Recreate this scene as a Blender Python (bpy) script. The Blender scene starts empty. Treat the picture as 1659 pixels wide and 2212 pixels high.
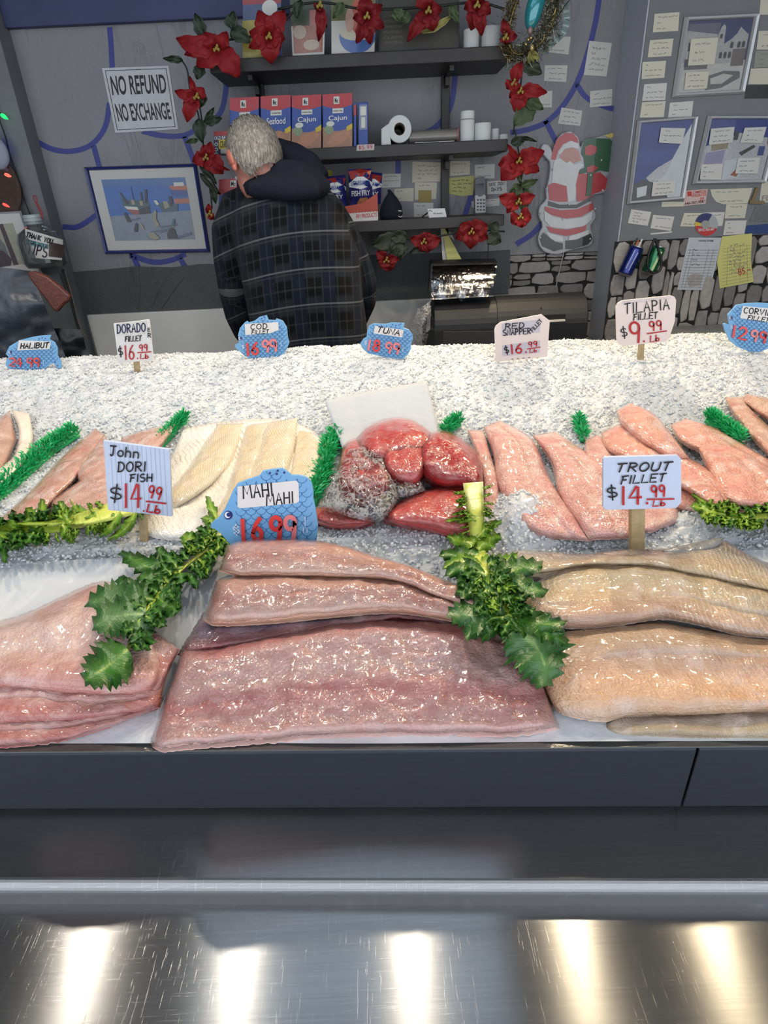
import bpy, math, random
import numpy as np
from mathutils import Vector, Matrix, noise as mnoise

# ---------------------------------------------------------------- camera, world, lights, exposure
W_IMG, H_IMG, FPX = 1659.0, 2212.0, 1280.0
PITCH, ROLL, CAMZ = math.atan(FPX / 2450.0), math.radians(2.75), 1.46
SC = bpy.context.scene
COL = SC.collection
_f = Vector((0, math.cos(PITCH), -math.sin(PITCH)))
_u0 = Vector((0, math.sin(PITCH), math.cos(PITCH)))
_x0 = Vector((1, 0, 0))
CR = (_x0 * math.cos(ROLL) - _u0 * math.sin(ROLL))
CU = (_u0 * math.cos(ROLL) + _x0 * math.sin(ROLL))
CF = _f
CP = Vector((0, 0, CAMZ))
cd = bpy.data.cameras.new('camera')
cam = bpy.data.objects.new('camera', cd)
COL.objects.link(cam)
cd.sensor_fit = 'VERTICAL'
cd.sensor_height = 36.0
cd.lens = FPX / H_IMG * 36.0
cd.clip_start = 0.02
_m = Matrix((CR, CU, -CF)).transposed().to_4x4()
_m.translation = CP
cam.matrix_world = _m
SC.camera = cam

wd = bpy.data.worlds.new('daylight')
SC.world = wd
wd.use_nodes = True
_bg = wd.node_tree.nodes['Background']
_bg.inputs['Color'].default_value = (0.85, 0.91, 1.0, 1)
_bg.inputs['Strength'].default_value = 1.75

SC.view_settings.view_transform = 'Standard'
SC.view_settings.look = 'None'
SC.view_settings.gamma = 1.0
SC.view_settings.use_curve_mapping = False
SC.view_settings.exposure = 0.30
SC.cycles.max_bounces = 4
SC.cycles.diffuse_bounces = 2
SC.cycles.glossy_bounces = 3
SC.cycles.use_adaptive_sampling = True
SC.cycles.adaptive_threshold = 0.05
SC.cycles.adaptive_min_samples = 12
SC.cycles.transparent_max_bounces = 8
SC.cycles.caustics_reflective = False
SC.cycles.caustics_refractive = False
SC.cycles.sample_clamp_indirect = 4.0

LAMP_X = (-1.26, -0.655, 0.02, 0.66, 1.20)
LAMP_Y, LAMP_Z, LAMP_W = 1.45, 2.52, 23.0
LAMP_COL = ((1.0, 0.90, 0.76), (1.0, 0.90, 0.75), (1.0, 0.87, 0.68), (1.0, 0.82, 0.56), (1.0, 0.80, 0.52))
SPOT_W = 85.0
PANEL_W, PANEL_COL = 2.4, (0.58, 0.78, 1.0)

# ---------------------------------------------------------------- helpers
random.seed(7)
RNG = np.random.default_rng(7)
WL = {}

def ray(px, py):
    return CF + CR * ((px - W_IMG / 2) / FPX) - CU * ((py - H_IMG / 2) / FPX)
def on_y(px, py, Y):
    d = ray(px, py); return CP + d * (Y / d.y)
def on_z(px, py, z):
    d = ray(px, py); return CP + d * ((z - CAMZ) / d.z)
PSI = math.radians(2.8)
def wof(x, y): return y * math.cos(PSI) + x * math.sin(PSI)
BW = [0.0, .48, .86, 1.20, 1.34, 1.50, 1.60, 1.68, 1.80]
BZ = [.895, .902, .955, 1.0, 1.048, 1.100, 1.118, 1.095, .93]
_cp, _sp = math.cos(PSI), math.sin(PSI)
def bed(x, y):
    w = y * _cp + x * _sp
    if w <= BW[0]: return BZ[0]
    for i in range(1, len(BW)):
        if w < BW[i]:
            return BZ[i - 1] + (BZ[i] - BZ[i - 1]) * (w - BW[i - 1]) / (BW[i] - BW[i - 1])
    return BZ[-1]
def on_bed(px, py, h=0.0):
    """first point where the pixel's ray meets the ice bed raised by H"""
    d = ray(px, py)
    dx, dy, dz = d
    def g(t): return CAMZ + dz * t - bed(dx * t, dy * t) - h
    a = (1.14 + h - CAMZ) / dz; ga = g(a)
    end = (.88 + h - CAMZ) / dz
    b, gb = a, ga
    while b < end:
        b += .05; gb = g(b)
        if ga > 0 and gb <= 0: break
        a, ga = b, gb
    for _ in range(7):
        m = (a + b) / 2; gm = g(m)
        if gm > 0: a, ga = m, gm
        else: b, gb = m, gm
    t = a + (b - a) * ga / (ga - gb) if ga != gb else a
    return CP + d * t
def PY(Y):
    return lambda x, y, off=0.0: on_y(x, y, Y - off)

def tag(o, label=None, cat=None, group=None, kind=None):
    if label: o['label'] = label
    if cat: o['category'] = cat
    if group: o['group'] = group
    if kind: o['kind'] = kind
    return o
def thing(name, loc, label, cat, group=None):
    o = bpy.data.objects.new(name, None)
    COL.objects.link(o)
    o.empty_display_size = 0.05
    o.location = loc
    WL[o.name] = Vector(loc)
    return tag(o, label, cat, group)
def mk(name, geo, mats, parent=None, smooth=False, midx=None, uv=None, bevel=0, label=None, cat=None, group=None, kind=None, auto=None):
    verts, faces = geo
    V = np.array([tuple(v) for v in verts], dtype=float).reshape(-1, 3)
    if parent is None:
        org = Vector(((V[:, 0].min() + V[:, 0].max()) / 2, (V[:, 1].min() + V[:, 1].max()) / 2, V[:, 2].min()))
    else:
        org = WL[parent.name]
    me = bpy.data.meshes.new(name)
    me.from_pydata((V - np.array(org)).tolist(), [], [list(f) for f in faces])
    if not isinstance(mats, (list, tuple)): mats = [mats]
    for m in mats: me.materials.append(m)
    if midx is not None: me.polygons.foreach_set('material_index', midx)
    if smooth: me.polygons.foreach_set('use_smooth', [True] * len(me.polygons))
    if uv is not None:
        l = me.uv_layers.new(name='UVMap')
        li = np.zeros(len(me.loops), dtype=np.int32)
        me.loops.foreach_get('vertex_index', li)
        l.data.foreach_set('uv', np.array(uv, dtype=float)[li].ravel())
    me.update()
    o = bpy.data.objects.new(name, me)
    COL.objects.link(o)
    if parent is not None: o.parent = parent
    else: o.location = org
    WL[o.name] = org
    if bevel:
        b = o.modifiers.new('bevel', 'BEVEL'); b.width = bevel; b.segments = 2; b.limit_method = 'ANGLE'
    return tag(o, label, cat, group, kind)
def join(*gs):
    V, F = [], []
    for v, f in gs:
        n = len(V); V.extend([tuple(x) for x in v]); F.extend([[i + n for i in q] for q in f])
    return V, F
def box(x0, x1, y0, y1, z0, z1):
    v = [(x, y, z) for x in (x0, x1) for y in (y0, y1) for z in (z0, z1)]
    return v, [(0, 1, 3, 2), (4, 6, 7, 5), (0, 4, 5, 1), (2, 3, 7, 6), (0, 2, 6, 4), (1, 5, 7, 3)]
def prism(poly, proj, off, th):
    """px polygon -> slab whose front sits OFF in front of the plane, TH thick"""
    n = len(poly)
    a = sum(poly[i][0] * poly[(i + 1) % n][1] - poly[(i + 1) % n][0] * poly[i][1] for i in range(n))
    if a > 0: poly = poly[::-1]
    v = [proj(x, y, off) for x, y in poly] + [proj(x, y, off) + Vector((0, th, 0)) for x, y in poly]
    f = [list(range(n)), list(range(2 * n - 1, n - 1, -1))]
    for i in range(n):
        j = (i + 1) % n
        f.append((i, i + n, j + n, j))
    return v, f
def orient(poly):
    n = len(poly)
    a = sum(poly[i][0] * poly[(i + 1) % n][1] - poly[(i + 1) % n][0] * poly[i][1] for i in range(n))
    return poly[::-1] if a > 0 else poly
def polys(items, proj, off0=.0006, d=.0003):
    """[(mat_index, px polygon)] -> layered flat print"""
    V, F, MI = [], [], []
    for k, (mi, p) in enumerate(items):
        p = orient(list(p)); n = len(V)
        V += [proj(x, y, off0 + d * k) for x, y in p]
        F.append(list(range(n, n + len(p)))); MI.append(mi)
    return (V, F), MI
def tube(path, rad, n=10, cap=True):
    path = [Vector(p) for p in path]
    if not isinstance(rad, (list, tuple)): rad = [rad] * len(path)
    V, F = [], []
    up = Vector((0, 0, 1))
    prev = None
    for i, p in enumerate(path):
        t = (path[min(i + 1, len(path) - 1)] - path[max(i - 1, 0)])
        if t.length < 1e-9: t = Vector((0, 0, 1))
        t.normalize()
        if prev is None:
            a = up.cross(t)
            if a.length < .1: a = Vector((1, 0, 0)).cross(t)
        else:
            a = prev - t * prev.dot(t)
        a.normalize(); prev = a
        b = t.cross(a)
        r = rad[i]
        ra, rb = (r if isinstance(r, (tuple, list)) else (r, r))
        for k in range(n):
            th = 2 * math.pi * k / n
            V.append(p + a * (ra * math.cos(th)) + b * (rb * math.sin(th)))
    for i in range(len(path) - 1):
        for k in range(n):
            k2 = (k + 1) % n
            F.append((i * n + k, i * n + k2, (i + 1) * n + k2, (i + 1) * n + k))
    if cap:
        F.append(tuple(range(n - 1, -1, -1)))
        m = (len(path) - 1) * n
        F.append(tuple(range(m, m + n)))
    return V, F
def lathe(prof, c, n=24, axis='z', cap=True):
    V, F = [], []
    for r, h in prof:
        for k in range(n):
            th = 2 * math.pi * k / n
            a, b = r * math.cos(th), r * math.sin(th)
            if axis == 'z': V.append((c[0] + a, c[1] + b, c[2] + h))
            elif axis == 'y': V.append((c[0] + a, c[1] + h, c[2] - b))
            else: V.append((c[0] + h, c[1] + a, c[2] + b))
    for i in range(len(prof) - 1):
        for k in range(n):
            k2 = (k + 1) % n
            F.append((i * n + k, i * n + k2, (i + 1) * n + k2, (i + 1) * n + k))
    if cap:
        F.append(tuple(range(n - 1, -1, -1)))
        m = (len(prof) - 1) * n
        F.append(tuple(range(m, m + n)))
    return V, F
def ell(c, r, nu=20, nv=12, R=None):
    V, F = [], []
    for j in range(nv + 1):
        ph = math.pi * j / nv
        for i in range(nu):
            th = 2 * math.pi * i / nu
            p = Vector((r[0] * math.sin(ph) * math.cos(th), r[1] * math.sin(ph) * math.sin(th), r[2] * math.cos(ph)))
            if R: p = R @ p
            V.append(Vector(c) + p)
    for j in range(nv):
        for i in range(nu):
            i2 = (i + 1) % nu
            F.append((j * nu + i, (j + 1) * nu + i, (j + 1) * nu + i2, j * nu + i2))
    return V, F
def resample(p, n):
    p = np.array(p, dtype=float)
    # catmull-rom smoothing then arc-length resample
    if len(p) > 2:
        q = []
        P = np.vstack([2 * p[0] - p[1], p, 2 * p[-1] - p[-2]])
        for i in range(1, len(P) - 2):
            for t in np.linspace(0, 1, 8, endpoint=False):
                a, b, c, d = P[i - 1], P[i], P[i + 1], P[i + 2]
                q.append(.5 * ((2 * b) + (-a + c) * t + (2 * a - 5 * b + 4 * c - d) * t * t + (-a + 3 * b - 3 * c + d) * t ** 3))
        q.append(p[-1]); p = np.array(q)
    s = np.r_[0, np.cumsum(np.linalg.norm(np.diff(p[:, :2], axis=0), axis=1))]
    t = np.linspace(0, s[-1], n)
    return np.stack([np.interp(t, s, p[:, k]) for k in range(p.shape[1])], axis=1)

# ---------------------------------------------------------------- hand lettering: single-stroke letters
def arc(cx, cy, rx, ry, a0, a1, n=10):
    return [(cx + rx * math.cos(math.radians(a0 + (a1 - a0) * i / n)), cy + ry * math.sin(math.radians(a0 + (a1 - a0) * i / n))) for i in range(n + 1)]
GL = {
 'A': [[(0, 0), (.5, 1), (1, 0)], [(.2, .38), (.85, .38)]],
 'B': [[(0, 0), (0, 1)], [(0, 1)] + arc(.45, .77, .4, .23, 90, -90) + [(0, .54)], [(0, .54)] + arc(.5, .27, .45, .27, 90, -90) + [(0, 0)]],
 'C': [arc(.55, .5, .5, .5, 50, 310)],
 'D': [[(.1, 0), (.1, 1)], [(0, 1)] + arc(.35, .5, .6, .5, 90, -90) + [(0, 0)]],
 'E': [[(1, 1), (0, 1), (0, 0), (1, 0)], [(0, .52), (.8, .52)]],
 'F': [[(0, .92), (1, 1)], [(.25, .94), (.1, 0)], [(.2, .5), (.8, .52)]],
 'G': [arc(.5, .5, .5, .5, 50, 350) + [(.55, .45)]],
 'H': [[(.05, 0), (.05, 1)], [(.95, 0), (.95, 1)], [(.05, .5), (.95, .5)]],
 'I': [[(.5, 0), (.5, 1)]],
 'J': [[(0, 1), (1, 1)], [(.6, 1), (.6, .3)] + arc(.35, .25, .25, .25, 0, -150)],
 'L': [[(.1, 1), (0, 0), (1, .02)]],
 'M': [[(0, 0), (.1, 1), (.5, .3), (.9, 1), (1, 0)]],
 'N': [[(0, 0), (.05, 1), (.9, 0), (1, 1)]],
 'O': [arc(.5, .5, .5, .5, 90, 450, 16)],
 'P': [[(.1, 0), (.1, 1)], [(0, 1)] + arc(.45, .75, .45, .25, 90, -90) + [(.1, .48)]],
 'R': [[(.1, 0), (.1, 1)], [(0, 1)] + arc(.45, .76, .45, .24, 90, -90) + [(.1, .5)], [(.35, .5), (1, 0)]],
 'S': [arc(.5, .75, .42, .25, 50, 250) + arc(.5, .25, .46, .26, 90, -140)],
 'T': [[(0, .95), (1, 1)], [(.5, .98), (.42, 0)]],
 'U': [[(.05, 1), (.05, .3)] + arc(.5, .3, .45, .3, 180, 360) + [(.95, 1)]],
 'V': [[(0, 1), (.45, 0), (1, 1)]],
 'X': [[(0, 0), (1, 1)], [(0, 1), (1, 0)]],
 'Y': [[(0, 1), (.5, .5), (1, 1)], [(.5, .5), (.45, 0)]],
 'K': [[(0, 0), (0, 1)], [(.9, 1), (0, .45), (1, 0)]],
 'o': [arc(.5, .3, .45, .3, 90, 450, 14)],
 'h': [[(.05, 0), (.05, 1)], [(.05, .45)] + arc(.45, .35, .4, .25, 150, 0) + [(.85, 0)]],
 'n': [[(.05, 0), (.05, .6)], [(.05, .4)] + arc(.45, .35, .4, .25, 150, 0) + [(.85, 0)]],
 'b': [[(.1, 1), (.05, 0)], arc(.45, .25, .4, .25, 170, -180, 12)],
 '0': [arc(.5, .5, .42, .5, 90, 450, 16)],
 '1': [[(.5, 1), (.5, 0)]],
 '2': [arc(.5, .72, .42, .28, 160, -40) + [(.05, 0), (1, 0)]],
 '4': [[(.6, 1), (.0, .35), (1, .38)], [(.75, .95), (.72, 0)]],
 '5': [[(.9, 1), (.2, 1), (.12, .55)] + arc(.45, .32, .45, .32, 110, -140)],
 '6': [[(.8, 1), (.4, .75), (.1, .35)] + arc(.48, .27, .4, .27, 170, 520, 14)],
 '8': [arc(.5, .76, .36, .24, -90, 270, 14), arc(.5, .26, .44, .26, 90, 450, 14)],
 '9': [arc(.48, .72, .42, .28, 20, 380, 14) + [(.82, .4), (.72, 0)]],
 '$': [arc(.5, .66, .4, .17, 40, 250) + arc(.5, .34, .42, .17, 90, -140), [(.5, 1.05), (.5, -.05)]],
 '.': [[(.35, .03), (.5, .03)]],
 '-': [[(0, .5), (1, .5)]],
}
NARROW = {'I': .25, '1': .3, '.': .35, 'i': .25}
def word(txt, x0, y0, x1, y1, h, slant=0.12, gap=.28, up=None):
    """strokes (px) of TXT from baseline point (x0,y0) to baseline point (x1,y1), letters H px tall"""
    ws = [NARROW.get(c, .85 if c not in 'M' else 1.1) if c != ' ' else .6 for c in txt]
    tot = sum(ws) + gap * (len(txt) - 1)
    L = math.hypot(x1 - x0, y1 - y0)
    ex, ey = (x1 - x0) / L, (y1 - y0) / L
    ux, uy = up if up else (ey, -ex)
    k = L / tot
    out, cur = [], 0
    for c, w in zip(txt, ws):
        for st in GL.get(c, []):
            pts = []
            for (a, b) in st:
                s = (cur + (a - .5) * w + .5 * w + slant * b) * k if True else 0
                pts.append((x0 + ex * s + ux * b * h, y0 + ey * s + uy * b * h))
            out.append(pts)
        cur += w + gap
    return out
def ribbons(strokes, w, proj, off, th=0.0):
    V, F = [], []
    for st in strokes:
        p = np.array(st, dtype=float)
        if len(p) < 2: continue
        t = np.gradient(p, axis=0) if len(p) > 2 else np.repeat(p[1:] - p[:1], 2, axis=0)
        t /= np.maximum(np.linalg.norm(t, axis=1, keepdims=True), 1e-6)
        # extend the ends a little
        p = p.copy(); p[0] -= t[0] * w * .3; p[-1] += t[-1] * w * .3
        nrm = np.stack([-t[:, 1], t[:, 0]], axis=1)
        A, B = p + nrm * w / 2, p - nrm * w / 2
        n = len(V)
        m = len(p)
        for i in range(m):
            V.append(proj(A[i, 0], A[i, 1], off)); V.append(proj(B[i, 0], B[i, 1], off))
        for i in range(m - 1):
            F.append((n + 2 * i, n + 2 * i + 2, n + 2 * i + 3, n + 2 * i + 1))
        if th:
            n2 = len(V)
            for i in range(m):
                V.append(proj(A[i, 0], A[i, 1], off - th)); V.append(proj(B[i, 0], B[i, 1], off - th))
            for i in range(m - 1):
                F.append((n + 2 * i, n2 + 2 * i, n2 + 2 * i + 2, n + 2 * i + 2))
                F.append((n + 2 * i + 1, n + 2 * i + 3, n2 + 2 * i + 3, n2 + 2 * i + 1))
            F.append((n, n + 1, n2 + 1, n2)); e = 2 * (m - 1)
            F.append((n + e, n2 + e, n2 + e + 1, n + e + 1))
    return V, F
_tc = {}
def print_text(txt, quad, proj, off, bold=0.0, shear=0):
    """printed lettering fitted into a px quad (tl, tr, br, bl)"""
    key = (txt, bold, shear)
    if key not in _tc:
        c = bpy.data.curves.new('lettering', 'FONT')
        c.body = txt; c.offset = bold; c.resolution_u = 3; c.fill_mode = 'FRONT'; c.shear = shear
        o = bpy.data.objects.new('lettering', c)
        COL.objects.link(o)
        me = bpy.data.meshes.new_from_object(o.evaluated_get(bpy.context.evaluated_depsgraph_get()))
        V = np.array([v.co[:2] for v in me.vertices]); F = [list(p.vertices) for p in me.polygons]
        bpy.data.objects.remove(o); bpy.data.curves.remove(c); bpy.data.meshes.remove(me)
        V = (V - V.min(0)) / np.maximum(V.max(0) - V.min(0), 1e-6)
        _tc[key] = (V, F)
    V, F = _tc[key]
    tl, tr, br, bl = [np.array(q, dtype=float) for q in quad]
    out = []
    for s, t in V:
        p = (tl * (1 - s) + tr * s) * t + (bl * (1 - s) + br * s) * (1 - t)
        out.append(proj(p[0], p[1], off))
    return out, F
def q4(x0, y0, x1, y1, sl=0.0):
    """px rect with a slope SL (px down per px right)"""
    d = (x1 - x0) * sl
    return [(x0, y0), (x1, y0 + d), (x1, y1 + d), (x0, y1)]

# ---------------------------------------------------------------- materials
class NT:
    def __init__(s, name):
        s.m = bpy.data.materials.new(name); s.m.use_nodes = True
        s.t = s.m.node_tree; s.t.nodes.clear()
        s.out = s.t.nodes.new('ShaderNodeOutputMaterial')
    def n(s, typ, **kw):
        nd = s.t.nodes.new('ShaderNode' + typ)
        for k, v in kw.items():
            if k.startswith('_'): setattr(nd, k[1:], v); continue
            key = int(k[1:]) if (k[0] == 'i' and k[1:].isdigit()) else k.replace('__', ' ')
            s.set(nd.inputs[key], v)
        return nd
    def set(s, inp, v):
        if isinstance(v, bpy.types.NodeSocket): s.t.links.new(v, inp)
        elif isinstance(v, bpy.types.Node): s.t.links.new(v.outputs[0], inp)
        else:
            if isinstance(v, tuple) and len(v) == 3 and inp.type == 'RGBA': v = (*v, 1)
            inp.default_value = v
    def math(s, op, a, b=None, clamp=False):
        nd = s.t.nodes.new('ShaderNodeMath'); nd.operation = op; nd.use_clamp = clamp
        s.set(nd.inputs[0], a)
        if b is not None: s.set(nd.inputs[1], b)
        return nd.outputs[0]
    def mix(s, fac, a, b, mode='MIX'):
        nd = s.t.nodes.new('ShaderNodeMix'); nd.data_type = 'RGBA'; nd.blend_type = mode
        s.set(nd.inputs[0], fac); s.set(nd.inputs[6], a); s.set(nd.inputs[7], b)
        return nd.outputs[2]
    def ramp(s, fac, stops, interp='LINEAR'):
        nd = s.t.nodes.new('ShaderNodeValToRGB'); cr = nd.color_ramp; cr.interpolation = interp
        while len(cr.elements) > 1: cr.elements.remove(cr.elements[-1])
        for i, (p, c) in enumerate(stops):
            e = cr.elements[0] if i == 0 else cr.elements.new(p)
            e.position = p
            e.color = (*c, 1) if isinstance(c, tuple) else (c, c, c, 1)
        s.set(nd.inputs[0], fac)
        return nd.outputs[0]
    def coord(s, which='Object', scale=(1, 1, 1), rot=(0, 0, 0), loc=(0, 0, 0)):
        tc = s.t.nodes.new('ShaderNodeTexCoord')
        mp = s.t.nodes.new('ShaderNodeMapping')
        s.t.links.new(tc.outputs[which], mp.inputs[0])
        mp.inputs['Scale'].default_value = scale; mp.inputs['Rotation'].default_value = rot; mp.inputs['Location'].default_value = loc
        return mp.outputs[0]
    def noise(s, vec, scale, detail=3, rough=.5, dist=0.0):
        return s.n('TexNoise', Vector=vec, Scale=scale, Detail=detail, Roughness=rough, Distortion=dist).outputs[0]
    def bump(s, h, strength, dist=.01, nrm=None):
        nd = s.n('Bump', Height=h, Strength=strength, Distance=dist)
        if nrm is not None: s.set(nd.inputs['Normal'], nrm)
        return nd.outputs[0]
    def pbr(s, **kw):
        p = s.n('BsdfPrincipled')
        for k, v in kw.items(): s.set(p.inputs[k.replace('_', ' ')], v)
        s.t.links.new(p.outputs[0], s.out.inputs[0])
        return p
def lin(r, g, b):
    f = lambda c: (c / 255 / 12.92) if c / 255 <= .04045 else ((c / 255 + .055) / 1.055) ** 2.4
    return (f(r), f(g), f(b))
_mc = {}
def M(name, rgb, rough=.5, metal=0.0, var=.12, vscale=30, bump=0.0, bscale=200, coat=0.0, spec=.5, **kw):
    """plain procedural material: base colour with a little cloudy variation and fine relief"""
    if name in _mc: return _mc[name]
    t = NT(name); c = lin(*rgb)
    co = t.coord()
    nz = t.noise(co, vscale, 3)
    dark = tuple(x * (1 - var) for x in c); lite = tuple(min(1, x * (1 + var)) for x in c)
    args = dict(Base_Color=t.mix(nz, dark, lite), Roughness=rough, Metallic=metal, Coat_Weight=coat, Specular_IOR_Level=spec)
    if bump: args['Normal'] = t.bump(t.noise(co, bscale, 4), bump, .004)
    args.update(kw)
    t.pbr(**args)
    _mc[name] = t.m
    return t.m

# special materials ------------------------------------------------
def mat_wall(name, rgb, wr=.35):
    t = NT(name); c = lin(*rgb); co = t.coord()
    co2 = t.coord(scale=(3.2, 3.2, .8), rot=(0, .45, 0))
    n1 = t.noise(co, 2.2, 4); n2 = t.noise(co2, 3.0, 5, .6, 1.2)
    col = t.ramp(n1, [(.25, tuple(x * .84 for x in c)), (.75, tuple(x * 1.12 for x in c))])
    ridg = t.math('MULTIPLY', t.ramp(n2, [(.465, 0.0), (.5, 1.0), (.535, 0.0)]), t.ramp(t.noise(co, 1.7, 2), [(.48, 0.0), (.6, 1.0)]))
    h = t.math('ADD', t.math('MULTIPLY', ridg, .7), t.noise(co, 60, 4))
    t.pbr(Base_Color=col, Roughness=.6, Specular_IOR_Level=.3, Normal=t.bump(h, wr, .006))
    return t.m
def mat_steel(name, rgb, r0=.19, r1=.26, aniso=.955, scr=1.0):
    t = NT(name); c = lin(*rgb); co = t.coord()
    grain = t.noise(t.coord(scale=(4, 500, 500)), 1.0, 4, .6)
    wear = t.noise(co, 5, 4)
    s1 = t.noise(t.coord(scale=(900, 34, 34), rot=(0, 0, .6)), 1.0, 1, .4)
    s2 = t.noise(t.coord(scale=(38, 950, 38), rot=(0, 0, .28)), 1.0, 1, .4)
    m1 = t.ramp(s1, [(.68, 0.0), (.73, 1.0)]); m2 = t.ramp(s2, [(.68, 0.0), (.73, 1.0)])
    sm = t.math('MULTIPLY', t.math('MAXIMUM', m1, m2), t.ramp(wear, [(.4, .15), (.65, 1.0)]))
    base = t.mix(t.math('MULTIPLY', sm, .16 * scr), t.mix(grain, tuple(x * .82 for x in c), tuple(min(1, x * 1.12) for x in c)), (.8, .8, .78))
    tg = t.n('Tangent', _direction_type='RADIAL', _axis='X')
    ro = t.math('ADD', t.math('MULTIPLY', wear, r1 - r0), r0)
    h = t.math('ADD', t.math('MULTIPLY', grain, .5), t.math('MULTIPLY', sm, .2 * scr))
    t.pbr(Base_Color=base, Metallic=1.0, Roughness=ro, Anisotropic=aniso, Anisotropic_Rotation=0.0, Tangent=tg.outputs[0],
          Normal=t.bump(h, .10, .0006))
    return t.m
def mat_ice(name):
    t = NT(name); co = t.coord()
    n = t.noise(co, 14, 3)
    col = t.ramp(n, [(.3, (.82, .865, .895)), (.7, (.92, .93, .94))])
    h = t.noise(co, 260, 3)
    p = t.pbr(Base_Color=col, Roughness=.16, IOR=1.31, Specular_IOR_Level=.7, Coat_Weight=.3, Coat_Roughness=.05, Normal=t.bump(h, .5, .004))
    tl = t.n('BsdfTranslucent', Color=(.93, .96, .98, 1))
    mx = t.n('MixShader', i0=.36, i1=p, i2=tl)
    t.t.links.new(mx.outputs[0], t.out.inputs[0])
    return t.m
def mat_fish(name, ramp, blot=None, blot_amt=.5, line=None, line_amt=0.0, lines=22, gloss=.22, slant=.8, fib=1.0, bsc=1.0, deep=.35, blot_sc=5, memb=.55):
    """flesh: colour bands across V, fibres along U, fine muscle lines, blood blotches, wet gloss"""
    t = NT(name)
    uv = t.n('TexCoord').outputs['UV']
    sp = t.n('SeparateXYZ', Vector=uv)
    u, v = sp.outputs[0], sp.outputs[1]
    co = t.coord()
    big = t.noise(co, 16, 4, .55)
    vv = t.math('ADD', v, t.math('MULTIPLY', t.math('SUBTRACT', big, .5), .22))
    col = t.ramp(vv, [(p, lin(*c)) for p, c in ramp])
    fmap = t.n('Mapping', Vector=uv); fmap.inputs['Scale'].default_value = (3, 26, 1)
    fibre = t.noise(fmap.outputs[0], 1.6, 5, .6, .4)
    col = t.mix(t.math('MULTIPLY', t.ramp(fibre, [(.35, 0.0), (.7, 1.0)]), .30 * fib), col, t.mix(.5, col, (.92, .84, .78)))
    dk = t.ramp(t.noise(co, 34, 4, .6), [(.36, 1.0), (.6, 0.0)])
    col = t.mix(t.math('MULTIPLY', dk, deep), col, t.mix(1.0, col, tuple(x * .92 for x in (.80, .62, .56)), 'MULTIPLY'))
    mem = t.ramp(t.noise(t.coord(loc=(3, 1, 2)), 24, 5, .62, .8), [(.52, 0.0), (.66, 1.0)])
    col = t.mix(t.math('MULTIPLY', mem, memb), col, t.mix(.6, col, (.86, .72, .66)))
    dim = t.mix(1.0, col, (.88, .865, .86), 'MULTIPLY')
    col = dim
    hline = None
    if line:
        wv = t.math('ADD', t.math('MULTIPLY', u, float(lines)), t.math('MULTIPLY', v, slant * 6))
        wv = t.math('ADD', wv, t.math('MULTIPLY', big, 2.6))
        saw = t.math('FRACT', wv)
        hline = t.ramp(saw, [(0, 0.0), (.55, .0), (.8, 1.0), (1, .1)])
        lm = t.math('MULTIPLY', hline, t.math('MULTIPLY', t.ramp(t.noise(co, 12, 2), [(.42, .0), (.6, 1.0)]), line_amt))
        col = t.mix(lm, col, lin(*line))
    if blot:
        bm = t.ramp(t.noise(co, blot_sc * 3.2, 4, .6, .5), [(.54, 0.0), (.72, 1.0)])
        col = t.mix(t.math('MULTIPLY', bm, blot_amt), col, lin(*blot))
    h = t.math('ADD', t.math('MULTIPLY', t.noise(co, 95, 4, .65), .7 * bsc), t.math('MULTIPLY', fibre, .5))
    h = t.math('ADD', h, t.math('MULTIPLY', t.noise(co, 300, 2), .85 * bsc))
    if hline is not None: h = t.math('ADD', h, t.math('MULTIPLY', hline, .10))
    nrm = t.bump(h, .75, .004)
    t.pbr(Base_Color=col, Roughness=gloss, Specular_IOR_Level=.55, Coat_Weight=.6, Coat_Roughness=.07,
          Normal=nrm)
    return t.m
def mat_film(name, haze=.10, wr=.8, sc=42, fk=.8):
    """thin clear plastic wrap with creases"""
    t = NT(name); co = t.coord()
    rn = t.noise(co, sc, 4, .55, 1.5)
    ridge = t.ramp(rn, [(.455, 0.0), (.5, 1.0), (.545, 0.0)])
    rn2 = t.noise(t.coord(scale=(1, .35, 1), rot=(0, 0, .7)), sc * 2.2, 3, .5, .8)
    ridge2 = t.ramp(rn2, [(.46, 0.0), (.5, 1.0), (.54, 0.0)])
    h = t.math('ADD', t.math('ADD', t.math('MULTIPLY', ridge, .5), t.math('MULTIPLY', ridge2, .4)), t.math('MULTIPLY', rn, .9))
    nrm = t.bump(h, wr, .004)
    fr = t.n('Fresnel', IOR=1.5, Normal=nrm)
    gl = t.n('BsdfGlossy', Color=(1, 1, 1, 1), Roughness=.09, Normal=nrm)
    tr = t.n('BsdfTransparent', Color=(1, 1, 1, 1))
    df = t.n('BsdfDiffuse', Color=(.85, .86, .88, 1))
    m0 = t.n('MixShader', i0=t.math('MULTIPLY', t.math('MAXIMUM', ridge, ridge2), haze), i1=tr, i2=df)
    m1 = t.n('MixShader', i0=t.math('MULTIPLY', fr, fk, True), i1=m0, i2=gl)
    t.t.links.new(m1.outputs[0], t.out.inputs[0])
    return t.m
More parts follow.
